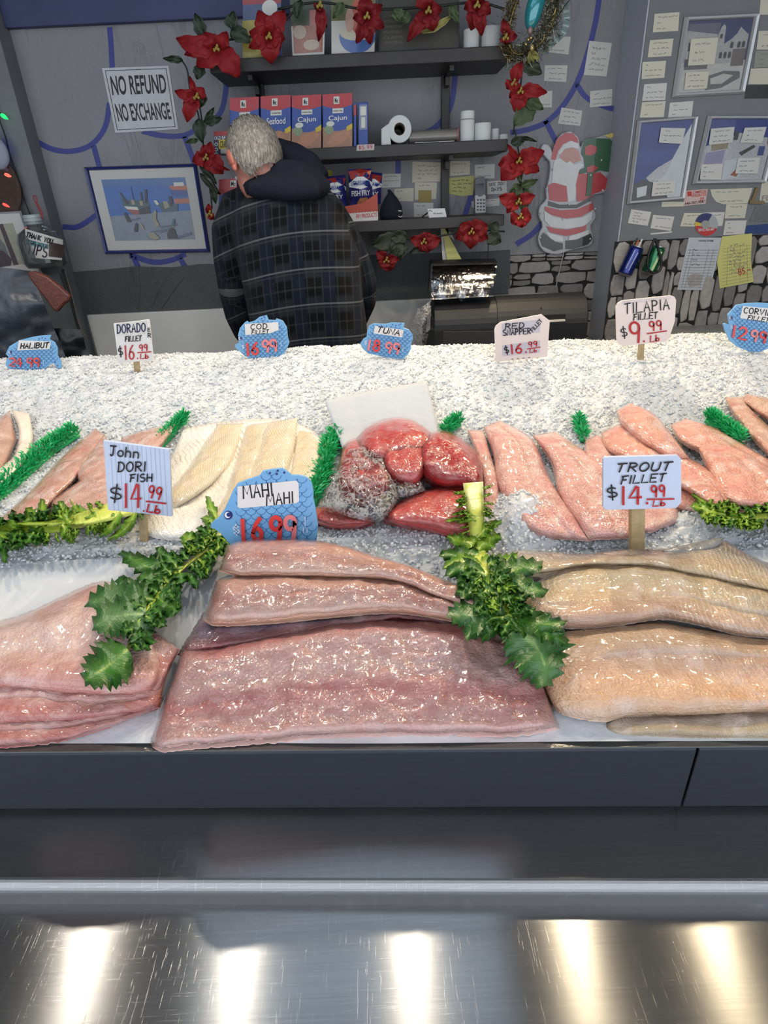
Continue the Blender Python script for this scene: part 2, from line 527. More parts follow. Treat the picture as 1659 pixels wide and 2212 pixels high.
def mat_leaf(name, rib, mid, edge, sss=.0):
    t = NT(name)
    uv = t.n('TexCoord').outputs['UV']
    sp = t.n('SeparateXYZ', Vector=uv)
    co = t.coord()
    big = t.noise(co, 45, 4)
    f = t.math('ADD', sp.outputs[1], t.math('MULTIPLY', t.math('SUBTRACT', big, .5), .5))
    col = t.ramp(f, [(0, lin(*rib)), (.14, lin(*mid)), (.75, lin(*edge)), (1, tuple(x * .7 for x in lin(*edge)))])
    wv = t.math('FRACT', t.math('MULTIPLY', t.math('ADD', sp.outputs[0], t.math('MULTIPLY', sp.outputs[1], .35)), 7.0))
    vein = t.ramp(wv, [(0, 1.0), (.07, 0.0), (.93, 0.0), (1, 1.0)])
    col = t.mix(t.math('MULTIPLY', vein, .16), col, lin(*rib))
    h = t.math('ADD', t.noise(co, 160, 3), t.math('MULTIPLY', vein, .6))
    t.pbr(Base_Color=col, Roughness=.38, Specular_IOR_Level=.45, Subsurface_Weight=.0, Normal=t.bump(h, .5, .002))
    return t.m
def mat_emit(name, rgb, s):
    t = NT(name)
    e = t.n('Emission', Color=(*lin(*rgb), 1), Strength=s)
    t.t.links.new(e.outputs[0], t.out.inputs[0])
    return t.m
def mat_paper(name, rgb, bump=.25):
    return M(name, rgb, .75, 0, .04, 14, bump, 60, spec=.2)
def mat_plaid(name):
    t = NT(name)
    at = t.n('Attribute', _attribute_name='cloth')
    sp = t.n('SeparateXYZ', Vector=at.outputs['Vector'])
    u, v = sp.outputs[0], sp.outputs[1]
    co = t.coord()
    P = .100
    def stripe(x, per, c, w, soft=.25):
        f = t.math('FRACT', t.math('DIVIDE', x, per))
        return t.ramp(f, [(max(0, c - w), 0.0), (c - w * (1 - soft), 1.0), (c + w * (1 - soft), 1.0), (min(1, c + w), 0.0)])
    tw = t.math('FRACT', t.math('MULTIPLY', t.math('ADD', u, v), 190.0))
    twm = t.ramp(tw, [(.0, .55), (.5, 1.0), (1, .55)])
    navy, dark, slate, grey = (.0065, .0098, .020), (.0026, .0034, .0048), (.0135, .0168, .0235), (.038, .043, .050)
    bu = t.ramp(t.math('FRACT', t.math('DIVIDE', u, P)), [(0, 0.0), (.24, 0.0), (.3, 1.0), (.7, 1.0), (.76, 0.0)])
    bv = t.ramp(t.math('FRACT', t.math('DIVIDE', v, P * 1.1)), [(0, 0.0), (.2, 0.0), (.3, 1.0), (.74, 1.0), (.8, 0.0)])
    col = t.mix(bv, slate, t.mix(bu, dark, navy))
    col = t.mix(t.math('MULTIPLY', bu, t.math('SUBTRACT', 1.0, bv)), col, navy)
    vl = t.math('MAXIMUM', stripe(u, P / 2, .1, .05), stripe(u, P / 2, .6, .05))
    col = t.mix(t.math('MULTIPLY', vl, .42), col, grey)
    hl = stripe(v, P * 1.1, .5, .03)
    col = t.mix(t.math('MULTIPLY', hl, .35), col, grey)
    wl = stripe(v, P * 1.1, .03, .028)
    wl2 = stripe(v, P * 1.1, .93, .03)
    col = t.mix(t.math('MULTIPLY', wl, t.math('MULTIPLY', twm, .85)), col, (.13, .14, .155))
    col = t.mix(t.math('MULTIPLY', wl2, .5), col, grey)
    fuzz = t.noise(co, 420, 4, .7)
    col = t.mix(.35, col, t.mix(fuzz, (0, 0, 0), col), 'MIX')
    h = t.math('ADD', fuzz, t.noise(co, 12, 3))
    t.pbr(Base_Color=col, Roughness=.95, Specular_IOR_Level=.1, Sheen_Weight=.03, Sheen_Roughness=.5, Normal=t.bump(h, .6, .006))
    return t.m

WALLG = mat_wall('grey_wrinkled_wall', (143, 143, 146), .6)
WALLD = mat_wall('dark_grey_wall', (84, 88, 90), .6)
WALLR = mat_wall('grey_panel_wall', (122, 124, 126), .1)
BLUEP = M('blue_wall_paint', (58, 66, 138), .55, vscale=12, var=.2)
BLUEB = M('blue_beam_paint', (62, 68, 106), .6, vscale=10, var=.15, bump=.2, bscale=60)
STEEL = mat_steel('brushed_steel', (146, 147, 148))
STEELP = mat_steel('dull_front_steel', (66, 68, 76), .5, .6, .3, 0.0)
SHELFM = M('dark_shelf_laminate', (42, 38, 36), .5, vscale=18, var=.25, bump=.15, bscale=90)
WHITEP = M('white_laminate', (222, 222, 218), .5, vscale=5, var=.06)
BLACKP = M('black_plastic', (26, 27, 30), .38, bump=.2, bscale=700)
DARKP = M('charcoal_plastic', (38, 39, 42), .5, bump=.25, bscale=600)
SILVER = M('silver_frame_paint', (200, 202, 204), .3, .15, .08, coat=.4)
PAPER = mat_paper('white_note_paper', (206, 204, 198))
PAPER2 = mat_paper('cream_note_paper', (206, 202, 184))
PAPERY = mat_paper('yellow_legal_paper', (206, 204, 130))
INK = M('dark_pen_ink', (40, 42, 52), .6)
INKG = M('faint_pen_ink', (120, 120, 124), .7)
INKB = M('black_marker_ink', (18, 18, 22), .5)
INKR = M('red_marker_ink', (176, 22, 30), .5)
RED = M('red_print', (186, 40, 40), .45)
BUTCHER = mat_paper('white_butcher_paper', (196, 199, 203), .5)
ICE = mat_ice('crushed_ice_white')

# ---------------------------------------------------------------- room shell
WB, WR, WLF = 3.0, 2.76, 2.90
xl = on_y(45, 250, WLF).x
xr = on_y(1388, 133, WR).x
zb = on_y(400, 47, WB).z
def st(name, geo, m, **k): return mk(name, geo, m, kind='structure', **k)
wall_back = st('wall_back', box(-3.2, 3.4, WB, WB + .1, 0, 2.75), WALLG)
wall_left = st('wall_left', box(-3.2, xl, WLF, WB, 0, 2.75), WALLR)
wall_right = st('wall_right', box(xr, 3.4, WR, WB, 0, 2.75), WALLR)
st('floor', box(-3.2, 3.4, -2.2, 3.1, -.1, 0), M('grey_floor', (96, 94, 92), .5))
st('ceiling', box(-3.2, 3.4, -.5, 3.1, 2.75, 2.85), M('grey_ceiling', (120, 120, 124), .7))
st('wall_side_left', box(-3.3, -3.2, -.9, 3.1, 0, 2.85), WALLR)
st('wall_side_right', box(3.4, 3.5, -.9, 3.1, 0, 2.85), WALLR)
xb = on_y(640, 10, WB).x
st('trim_1', box(xl, xb, WB - .035, WB, zb, 2.75), BLUEB, bevel=.004)
# lower darker band of the back wall with a ragged top edge, and the white panel below it
lo = [(60, 592), (150, 588), (210, 584), (290, 576), (370, 578), (430, 571), (520, 570), (700, 556), (880, 548), (1010, 545), (1102, 540)]
lb = [(1102, 650), (820, 655), (490, 668), (175, 683), (60, 690)]
mk('lower_sheet', prism(lo + lb, PY(WB), .012, .012), WALLD, wall_back)
pa, pb_ = on_y(175, 681, WB), on_y(1180, 630, WB)
st('trim_2', box(xl + .02, pb_.x, WB - .03, WB, .60, (pa.z + pb_.z) / 2), WHITEP, bevel=.003)
def line_on_wall(pts, w, m, name='painted_line', parent=wall_back, Y=WB, off=.0015, n=24):
    p = resample([(x, y) for x, y in pts], n)
    return mk(name, ribbons([p], w, PY(Y), off, .0012), m, parent)
for pts in ([(237, 62), (240, 100), (243, 160)], [(80, 306), (112, 322), (150, 327), (188, 318), (215, 295), (230, 265), (236, 225)],
            [(203, 318), (215, 362)], [(310, 284), (350, 293), (395, 293), (428, 278)], [(400, 298), (420, 352)],
            [(138, 490), (170, 489), (212, 462)], [(285, 548), (297, 574)], [(284, 552), (330, 566), (370, 562), (398, 550)], [(388, 556), (398, 574)],
            [(489, 150), (488, 192), (480, 235), (462, 262)], [(1296, -15), (1286, 50), (1268, 120), (1245, 182), (1215, 230), (1180, 264), (1140, 280), (1106, 286)],
            [(1246, 182), (1266, 210), (1300, 228), (1353, 242)], [(1180, 264), (1200, 304)], [(984, 160), (973, 230), (940, 275), (900, 292)],
            [(860, 340), (860, 380)], [(1020, 415), (1004, 466)], [(1118, 526), (1150, 505), (1175, 476)]):
    line_on_wall(pts, 11.5, BLUEP)
for pts, w in (([(296, 575), (300, 620), (296, 668)], 5), ([(372, 580), (345, 620), (326, 664)], 4), ([(398, 574), (425, 615), (470, 650)], 5),
               ([(395, 600), (372, 630), (350, 662)], 3)):
    line_on_wall(pts, w, WALLD, 'cable_ridge', off=.016)
# bluish corner strip on the return of the right wall
a, b = on_y(1352, 300, WR), on_y(1322, 520, WR)
st('trim_3', box(xr - .006, xr, WR + .004, WB, 0, 2.75), M('blue_grey_corner', (176, 180, 190), .6))

# ---- stone facing: every stone a piece of its own
SM = [M('stone_grey_%s' % 'abcd'[i], c, .85, var=.3, vscale=45, bump=.9, bscale=70) for i, c in
      enumerate(((152, 148, 146), (138, 134, 132), (120, 117, 115), (164, 160, 156)))]
GROUT = M('dark_stone_joint', (30, 30, 32), .9)
def stones(parent, poly, Y, horiz, seed):
    R = random.Random(seed)
    P = [on_y(x, y, Y) for x, y in poly]
    x0, x1 = min(p.x for p in P), max(p.x for p in P)
    z0, z1 = min(p.z for p in P), max(p.z for p in P)
    mk('stone_backing', box(x0, x1, Y - .004, Y, z0, z1), GROUT, parent)
    A, B = ((x0, x1), (z0, z1)) if horiz else ((z0, z1), (x0, x1))
    r = B[0]
    while r < B[1] - .015:
        rh = R.uniform(.042, .078)
        if B[1] - r - rh < .03: rh = B[1] - r
        s = A[0] - R.uniform(0, .05)
        while s < A[1] - .01:
            sw = R.uniform(.06, .17)
            e = min(s + sw, A[1]); s0 = max(s, A[0])
            if A[1] - e < .025: e = A[1]
            rows = [(r, rh)] if R.random() > .22 else [(r, rh * R.uniform(.4, .6))]
            if len(rows) == 1 and rows[0][1] < rh: rows.append((r + rows[0][1], rh - rows[0][1]))
            for (q0, qh) in rows:
                g = .0013
                w, h = e - s0 - 2 * g, qh - 2 * g
                if w < .012 or h < .01: continue
                cx, cz = (s0 + e) / 2, q0 + qh / 2
                n = 9; pts = []
                for k in range(n):
                    th = 2 * math.pi * (k + .5 * R.random()) / n
                    c_, s_ = math.cos(th), math.sin(th)
                    sq = 1 / max(abs(c_), abs(s_)) ** .94
                    pts.append((cx + c_ * sq * w * .5 * R.uniform(.93, 1.0), cz + s_ * sq * h * .5 * R.uniform(.93, 1.0)))
                dep = R.uniform(.006, .013)
                V = []
                for d, k in ((0.0, 1.0), (dep * .75, .985), (dep, .88)):
                    for (a_, b_) in pts:
                        aa, bb = cx + (a_ - cx) * k, cz + (b_ - cz) * k
                        V.append((aa, Y - .003 - d, bb) if horiz else (bb, Y - .003 - d, aa))
                F = []
                for L in range(2):
                    for k in range(n):
                        k2 = (k + 1) % n
                        F.append((L * n + k, L * n + k2, (L + 1) * n + k2, (L + 1) * n + k))
                F.append(tuple(range(2 * n, 3 * n)))
                if not horiz: F = [f[::-1] for f in F]
                mk('stone', (V, F), R.choice(SM), parent)
            s = e
            if s >= A[1]: break
        r += rh
stones(wall_back, [(1098, 552), (1317, 541), (1290, 770)], WB, True, 3)
stones(wall_right, [(1328, 522), (1700, 505), (1440, 735)], WR, False, 5)

# ---------------------------------------------------------------- display case (slightly turned to the wall behind)
def CS(u, w, z):
    """case frame: U to the right along the front, W away from the customer"""
    return Vector((u * math.cos(PSI) + w * math.sin(PSI), -u * math.sin(PSI) + w * math.cos(PSI), z))
def extr(profile, u0, u1, closed=True):
    n = len(profile)
    V = [CS(u0, w, z) for w, z in profile] + [CS(u1, w, z) for w, z in profile]
    F = []
    for i in range(n if closed else n - 1):
        j = (i + 1) % n
        F.append((i, j, j + n, i + n))
    if closed:
        F.append(list(range(n - 1, -1, -1))); F.append(list(range(n, 2 * n)))
    return V, F
def wz(px, py, z):
    p = on_z(px, py, z); return wof(p.x, p.y)
CX0, CX1 = -1.7, 1.8
case = thing('fish_display_case', CS(0, .5, 0), 'long stainless steel fish display case with dark front panel, under the crushed ice', 'display case')
w_lip = wz(830, 1607, .902)
w_lip0 = wz(830, 1622, .902)
zled = .795
w_l1 = wz(830, 1735, zled)
w_nose = wz(830, 1898, .785)
zl2 = .752
w_l2 = wz(830, 1942, zl2)
print('case w', w_lip, w_lip0, w_l1, w_nose, w_l2)
prof = [(w_lip + .3, .88), (w_lip + .002, .88), (w_lip + .002, .903), (w_lip0 + .002, .905), (w_lip0 - .002, .902), (w_lip0 - .002, zled + .01), (w_l1, zled + .002), (w_l1, zled - .03), (w_lip + .3, zled - .03)]
xj = on_z(1480, 1670, .85)
uj = xj.x * math.cos(PSI) - xj.y * math.sin(PSI)
mk('front_panel', extr(prof, CX0, uj - .0012), STEELP, case, bevel=.0015)
mk('front_panel', extr(prof, uj + .0012, CX1), STEELP, case, bevel=.0015)
mk('lip_cover', extr([(w_lip0 - .001, .904), (w_lip0 - .001, .9065), (w_lip + .012, .9065), (w_lip + .012, .904)], CX0, CX1), M('clear_lip_strip', (112, 112, 108), .25, .6, bump=.3, bscale=120), case)
nose = [(w_l1 + .03, zled), (w_l1, zled)]
for k in range(9):
    th = math.radians(90 * k / 8)
    nose.append((w_nose + .004 - .014 * math.sin(th), .785 - .014 + .014 * math.cos(th)))
nose += [(w_nose - .010, zl2 - .002), (w_nose + .01, zl2 - .004), (w_l1 + .03, zl2 + .0)]
ledge = mk('ledge', extr(nose, CX0, CX1), STEEL, case, smooth=False, bevel=.0008)
low = [(w_l2 + .06, zl2 - .02), (w_l2 + .06, zl2), (w_l2, zl2)]
for k in range(7):
    th = math.radians(90 * k / 6)
    low.append((.06 - .05 * math.sin(th), zl2 - .06 + .05 * math.cos(th)))
low += [(.01, .5), (.04, .5), (.04, zl2 - .08)]
mk('front_shelf', extr(low, CX0, CX1), STEEL, case, bevel=.001)
mk('cabinet_body', extr([(w_l2 + .05, .08), (w_l2 + .05, zl2 - .03), (1.80, zl2 - .03), (1.80, .08)], CX0, CX1), STEELP, case)
mk('rear_wall', extr([(1.72, zl2 - .03), (1.72, .98), (1.80, .98), (1.80, zl2 - .03)], CX0, CX1), STEEL, case)
mk('toe_kick', extr([(w_l2 + .12, 0), (w_l2 + .12, .08), (1.74, .08), (1.74, 0)], CX0, CX1), BLACKP, case)

# butcher paper over the front of the bed
def sheet_bed(top, bot, hfun, nu=60, nv=20):
    T, B = resample(top, nu), resample(bot, nu)
    V, F = [], []
    for j in range(nv):
        v = j / (nv - 1)
        for i in range(nu):
            p = B[i] * (1 - v) + T[i] * v
            V.append(on_bed(p[0], p[1], hfun(i / (nu - 1), v)))
    for j in range(nv - 1):
        for i in range(nu - 1):
            a = j * nu + i
            F.append((a, a + 1, a + nu + 1, a + nu))
    return V, F
def nz(p, s, o=0): return mnoise.noise(Vector((p[0] * s + o, p[1] * s, o * 1.7)))
V, F = sheet_bed([(-110, 1222), (100, 1212), (300, 1203), (470, 1192), (520, 1235), (760, 1300), (960, 1345), (1080, 1270), (1300, 1200), (1560, 1190), (1760, 1186)],
                 [(-110, 1606), (200, 1606), (500, 1605), (830, 1606), (1200, 1602), (1420, 1601), (1760, 1600)],
                 lambda u, v: .007 + .003 * math.sin(u * 31 + v * 5) * math.sin(v * 9 + u * 6))
V2 = [(p[0], p[1], p[2] - .001) for p in V]
mk('butcher_paper', (V, F), BUTCHER, smooth=True, label='white butcher paper sheet spread under the front row of fillets', cat='paper')

# crushed ice: a lumpy bed covered with thousands of chips
def lump(x, y):
    h = .010 * nz((x, y), 3.1, 2) + .006 * nz((x, y), 9, 5) + .004 * nz((x, y), 28, 9)
    return h
MOUNDS = []
def mound(px, py, rx, ry, h):
    p = on_bed(px, py); MOUNDS.append((p.x, p.y, rx, ry, h))
mound(1128, 1140, .052, .075, .055); mound(1515, 1128, .05, .03, .022); mound(820, 1185, .14, .05, .018); mound(90, 1190, .2, .05, .012); mound(960, 1205, .09, .05, .015)
mound(-40, 780, .3, .1, -.018); mound(200, 775, .1, .08, -.006); mound(640, 765, .16, .08, .010); mound(905, 765, .08, .06, -.008); mound(1350, 760, .3, .07, .012)
def icez(x, y):
    z = bed(x, y) + lump(x, y) * np.interp(wof(x, y), [.5, .82, .95], [0, .3, 1])
    for mx, my, rx, ry, h in MOUNDS:
        d = ((x - mx) / rx) ** 2 + ((y - my) / ry) ** 2
        if d < 6: z += h * math.exp(-d * 1.1)
    return z
nx, ny = 300, 170
X = np.linspace(-1.55, 1.65, nx); Wv = np.linspace(.50, 1.80, ny)
V, F = [], []
for w in Wv:
    for u in X:
        p = CS(u, w, 0)
        z = icez(p.x, p.y) + .0022 * RNG.standard_normal() * (1 if w > .8 else 0) - (.006 if w < .84 else 0)
        V.append((p.x, p.y, z))
for j in range(ny - 1):
    for i in range(nx - 1):
        a = j * nx + i
        F.append((a, a + 1, a + nx + 1, a + nx))
ice = mk('crushed_ice', (V, F), ICE, label='heaped white crushed ice filling the display case', cat='ice', kind='stuff')
NCH = 66000
U_ = RNG.uniform(-1.45, 1.55, NCH); Wc = RNG.uniform(.70, 1.72, NCH)
base = np.array([(1, 0, 0), (-1, 0, 0), (0, 1, 0), (0, -1, 0), (0, 0, 1), (0, 0, -1)], float)
tri = np.array([(0, 2, 4), (2, 1, 4), (1, 3, 4), (3, 0, 4), (2, 0, 5), (1, 2, 5), (3, 1, 5), (0, 3, 5)])
VV = np.zeros((NCH, 6, 3))
Q_, _ = np.linalg.qr(RNG.standard_normal((NCH, 3, 3)))
for k in range(NCH):
    p = CS(U_[k], Wc[k], 0)
    z = icez(p.x, p.y)
    q = Q_[k]
    s = RNG.uniform(.0018, .0050) * RNG.uniform(.5, 1.3, 3)
    VV[k] = (base * s * RNG.uniform(.6, 1.25, (6, 1))) @ q.T + (p.x, p.y, z + .001 - (.0045 if Wc[k] < .80 else 0))
FF = (tri[None] + (np.arange(NCH) * 6)[:, None, None]).reshape(-1, 3)
me = bpy.data.meshes.new('ice_chips')
me.vertices.add(NCH * 6); me.vertices.foreach_set('co', (VV.reshape(-1, 3) - np.array(WL['crushed_ice'])).ravel())
me.loops.add(len(FF) * 3); me.loops.foreach_set('vertex_index', FF.ravel().astype(np.int32))
me.polygons.add(len(FF)); me.polygons.foreach_set('loop_start', np.arange(0, len(FF) * 3, 3, dtype=np.int32))
me.update(calc_edges=True)
me.materials.append(ICE)
oc = bpy.data.objects.new('ice_chips', me); COL.objects.link(oc); oc.parent = ice; oc['kind'] = 'stuff'

# ---------------------------------------------------------------- lamps over the case
LW = M('lamp_white_enamel', (230, 228, 220), .4)
BULB = mat_emit('warm_bulb', (255, 214, 150), 9)
for i, x in enumerate(LAMP_X):
    t_ = thing('pendant_lamp', (x, LAMP_Y, LAMP_Z), ('first', 'second', 'third, middle', 'fourth', 'fifth and last')[i] + ' cone pendant lamp from the tip jar end, above the fish', 'lamp', 'pendant lamps in a row above the case')
    mk('lamp_shade', lathe([(.03, .16), (.05, .15), (.11, .02), (.115, 0), (.108, .0), (.045, .135), (.028, .145)], (x, LAMP_Y, LAMP_Z), 28, cap=False), LW, t_, smooth=True)
    mk('bulb', ell((x, LAMP_Y, LAMP_Z + .055), (.032, .032, .042)), BULB, t_, smooth=True)
    mk('cord', tube([(x, LAMP_Y, LAMP_Z + .15), (x, LAMP_Y, 2.75)], .005, 6), BLACKP, t_)
    ld = bpy.data.lights.new('lamp_light', 'SPOT')
    ld.energy = LAMP_W; ld.color = LAMP_COL[i]; ld.shadow_soft_size = .04; ld.spot_size = math.radians(130); ld.spot_blend = .6
    lo_ = bpy.data.objects.new('lamp_light', ld); COL.objects.link(lo_); lo_.parent = t_; lo_.location = (0, 0, .0)
    lo_.rotation_euler = (math.radians(-8), 0, 0)
# one lower spotlight further back: it throws the signs' shadows over the ice towards the customer
sx_, sy_, sz_ = .62, 2.42, 2.22
t_ = thing('track_spotlight', (sx_, sy_, sz_), 'white can shaped spotlight on a rod above the back of the case', 'lamp')
mk('spot_can', lathe([(.0, .11), (.04, .11), (.05, .10), (.055, 0), (.052, 0), (.045, .09), (.0, .095)], (sx_, sy_, sz_), 24, cap=False), LW, t_, smooth=False)
mk('bulb', ell((sx_, sy_, sz_ + .05), (.035, .035, .03)), BULB, t_, smooth=True)
mk('rod', tube([(sx_, sy_, sz_ + .11), (sx_, sy_, 2.75)], .008, 8), LW, t_)
ld = bpy.data.lights.new('spot_light', 'SPOT'); ld.energy = SPOT_W; ld.color = (1.0, .80, .52); ld.shadow_soft_size = .035; ld.spot_size = math.radians(110); ld.spot_blend = .7
lo_ = bpy.data.objects.new('spot_light', ld); COL.objects.link(lo_); lo_.parent = t_; lo_.rotation_euler = (math.radians(-34), 0, 0)
# added panels, out of view, that give the steel its blue reflection
for yp, lab in ((1.15, 'added cool oblong panel for the blue reflection in the steel, nearer the customer side'), (1.78, 'added cool oblong panel for the blue reflection in the steel, nearer the back wall')):
    pt = thing('added_reflection_panel', (-.22, yp, 2.70), lab, 'lamp')
    mk('frame', box(-.86, .42, yp - .28, yp + .28, 2.705, 2.75), LW, pt, bevel=.004)
    ld = bpy.data.lights.new('added_panel_light', 'AREA'); ld.shape = 'RECTANGLE'; ld.size = 1.2; ld.size_y = .5; ld.energy = PANEL_W; ld.color = PANEL_COL
    lo_ = bpy.data.objects.new('added_panel_light', ld); COL.objects.link(lo_); lo_.parent = pt; lo_.location = (0, 0, 0.0)

# ================================================================ things on the back wall
def scribble(quad, rows, R, proj, off, w=1.1):
    tl, tr, br, bl = [np.array(q, float) for q in quad]
    S = []
    for r in range(rows):
        t = .2 + .62 * r / max(1, rows - 1) if rows > 1 else .5
        s = R.uniform(.12, .22)
        while s < .8:
            ln = R.uniform(.08, .2); pts = []
            for k in range(7):
                ss = s + ln * k / 6; tt = t + R.uniform(-.045, .045)
                pts.append((tl * (1 - ss) + tr * ss) * (1 - tt) + (bl * (1 - ss) + br * ss) * tt)
            S.append([tuple(p) for p in pts]); s += ln + R.uniform(.03, .08)
            if R.random() < .2: break
    return ribbons(S, w, proj, off)
RN = random.Random(11)
def note(quad, Y, label, m=PAPER, rows=3, off=.0015, name='paper_note', cat='note', group='handwritten notes pinned to the wall', ink=INKG, poly=None):
    pr = PY(Y)
    p = poly or quad
    V, F = prism(p, pr, off + .0008, .0008)
    o = mk(name, (V, F), m, label=label, cat=cat, group=group)
    if rows: mk('handwriting', scribble(quad, rows, RN, pr, off + .0014), ink, o)
    return o
NB = [
 ([(1196, 79), (1233, 79), (1228, 118), (1178, 112)], 'white note half hidden behind the tinsel wreath', 3),
 ([(1273, 88), (1322, 93), (1310, 165), (1261, 162)], 'tall narrow white note beside the upright blue painted line', 5),
 ([(1177, 141), (1226, 141), (1223, 177), (1175, 175)], 'square white note just below the tinsel wreath, right of a dark leaf', 3),
 ([(1160, 199), (1193, 196), (1192, 232), (1160, 232)], 'small white note tucked behind a red poinsettia petal', 2),
 ([(1213, 232), (1258, 239), (1253, 272), (1205, 267)], 'crooked white note directly above the red coated plastic figure', 3),
 ([(1275, 197), (1323, 192), (1321, 228), (1274, 232)], 'white note stuck where the blue painted line forks', 3)]
for q, l, r in NB: note(q, WB, l, rows=r)
NR = [
 ([(1414, 30), (1468, 26), (1465, 67), (1410, 70)], 'cream note topmost in the column left of the church picture', PAPER2, 3),
 ([(1404, 87), (1455, 83), (1450, 121), (1399, 124)], 'cream note second from the top in the column left of the church picture', PAPER2, 3),
 ([(1388, 134), (1439, 131), (1435, 168), (1386, 171)], 'cream note third from the top in the column left of the church picture', PAPER2, 3),
 ([(1392, 182), (1441, 179), (1437, 216), (1387, 218)], 'note fourth from the top in the column left of the church picture', PAPER, 3),
 ([(1387, 221), (1438, 218), (1434, 253), (1382, 254)], 'lowest note in the column left of the church picture', PAPER2, 2),
 ([(1447, 222), (1498, 218), (1494, 251), (1443, 254)], 'note under the lower left corner of the church picture frame', PAPER, 3),
 ([(1643, 0), (1690, 0), (1688, 32), (1640, 32)], 'plain cream note beside the top corner of the church picture frame', PAPER2, 0),
 ([(1639, 67), (1690, 66), (1688, 107), (1634, 107)], 'cream note right of the church picture, above the printed bill paper', PAPER2, 2),
 ([(1632, 110), (1690, 109), (1687, 144), (1628, 146)], 'grey printed bill like paper right of the church picture', M('grey_green_print', (150, 150, 138), .7, var=.3, vscale=220), 3),
 ([(1622, 148), (1690, 146), (1688, 182), (1616, 182)], 'plain cream note just above the small dark photo', PAPER2, 0),
 ([(1364, 452), (1407, 458), (1399, 488), (1356, 482)], 'tilted white note below the narrow silver frame, left one of a pair', PAPER, 4),
 ([(1411, 464), (1457, 468), (1449, 499), (1405, 493)], 'tilted white note below the narrow silver frame, right one of a pair', PAPER, 2),
 ([(1405, 504), (1452, 499), (1451, 503), (1406, 507)], 'thin folded white paper sliver above the two cans', PAPER, 0),
 ([(1430, 436), (1479, 436), (1477, 446), (1429, 447)], 'cream paper strip under the narrow silver frame', PAPER2, 0),
 ([(1478, 460), (1524, 460), (1519, 490), (1469, 489)], 'cream note left of the red and navy round sticker', PAPER2, 2),
 ([(1521, 459), (1566, 458), (1560, 488), (1526, 490)], 'white note partly under the red and navy round sticker', PAPER, 2),
 ([(1569, 441), (1615, 440), (1609, 471), (1565, 472)], 'cream note below the rounded paper, upper one of two', PAPER2, 2),
 ([(1567, 477), (1613, 476), (1608, 506), (1562, 508)], 'white note right of the round sticker, lower one of two', PAPER, 3),
 ([(1326, 633), (1367, 632), (1364, 659), (1325, 661)], 'blank pale grey note on the stones above the tilapia sign', M('pale_grey_paper', (150, 156, 158), .7), 0)]
for q, l, m, r in NR: note(q, WR, l, m, r)
rp = [(1534, 409), (1626, 406), (1615, 439), (1562, 441), (1547, 436), (1538, 424)]
note([(1534, 409), (1626, 406), (1615, 439), (1547, 441)], WR, 'wide cream paper with one rounded corner under the village picture', PAPER2, 2, poly=rp)
note([(1613, 487), (1700, 480), (1700, 503), (1608, 507)], WR, 'blue paper strip at the bottom of the grey panel', M('blue_strip_paper', (36, 62, 112), .5), 0)
# refrigeration card
pr = PY(WR)
c_ = note([(1481, 412), (1529, 408), (1524, 440), (1476, 445)], WR, 'pink and red printed refrigeration service card', M('pink_card', (206, 180, 172), .6), 0, name='service_card', cat='card', group='')
(V, F), mi = polys([(0, q4(1485, 414, 1494, 424, -.08))], pr, .0030)
mk('logo', (V, F), RED, c_)
mk('lettering', join(print_text('COMMERCIAL', [(1496, 413), (1527, 410), (1526, 416), (1495, 419)], pr, .003, .012),
   print_text('REFRIGERATION', [(1495, 420), (1526, 417), (1525, 423), (1494, 426)], pr, .003, .012), print_text('27', [(1512, 427), (1521, 426), (1520, 434), (1511, 435)], pr, .003, .03)), RED, c_)
mk('lettering', print_text('646-707-7047', [(1480, 437), (1523, 432), (1522, 438), (1479, 443)], pr, .003, .02), INKB, c_)
# round sticker
def circ(cx, cy, r, a0=0, a1=360, n=28): return [(cx + r * math.cos(math.radians(a0 + (a1 - a0) * i / n)), cy + r * math.sin(math.radians(a0 + (a1 - a0) * i / n))) for i in range(n + 1)]
NAVY = M('navy_print', (34, 34, 96), .4); YEL = M('yellow_print', (206, 180, 50), .5); WHI = M('white_print', (220, 220, 218), .5)
sk = mk('round_sticker', prism(circ(1526, 485, 25)[:-1], pr, .0042, .0009), M('grey_disc', (160, 164, 164), .4), label='round navy and red printed disc sticker among the notes', cat='sticker')
(V, F), mi = polys([(0, circ(1526, 485, 24.5, 20, 175)), (1, circ(1526, 485, 24.5, 172, 195) + [(1526, 485)]), (2, circ(1526, 485, 24.5, 195, 300) + [(1526, 485)]), (3, circ(1524, 485, 9))], pr, .0046)
mk('print', (V, F), [RED, YEL, NAVY, M('disc_hub', (150, 150, 146), .4)], sk, midx=mi)
mk('lettering', print_text('SERVICE AREA MAP', [(1508, 494), (1543, 492), (1542, 498), (1509, 500)], pr, .0062, .01), WHI, sk)

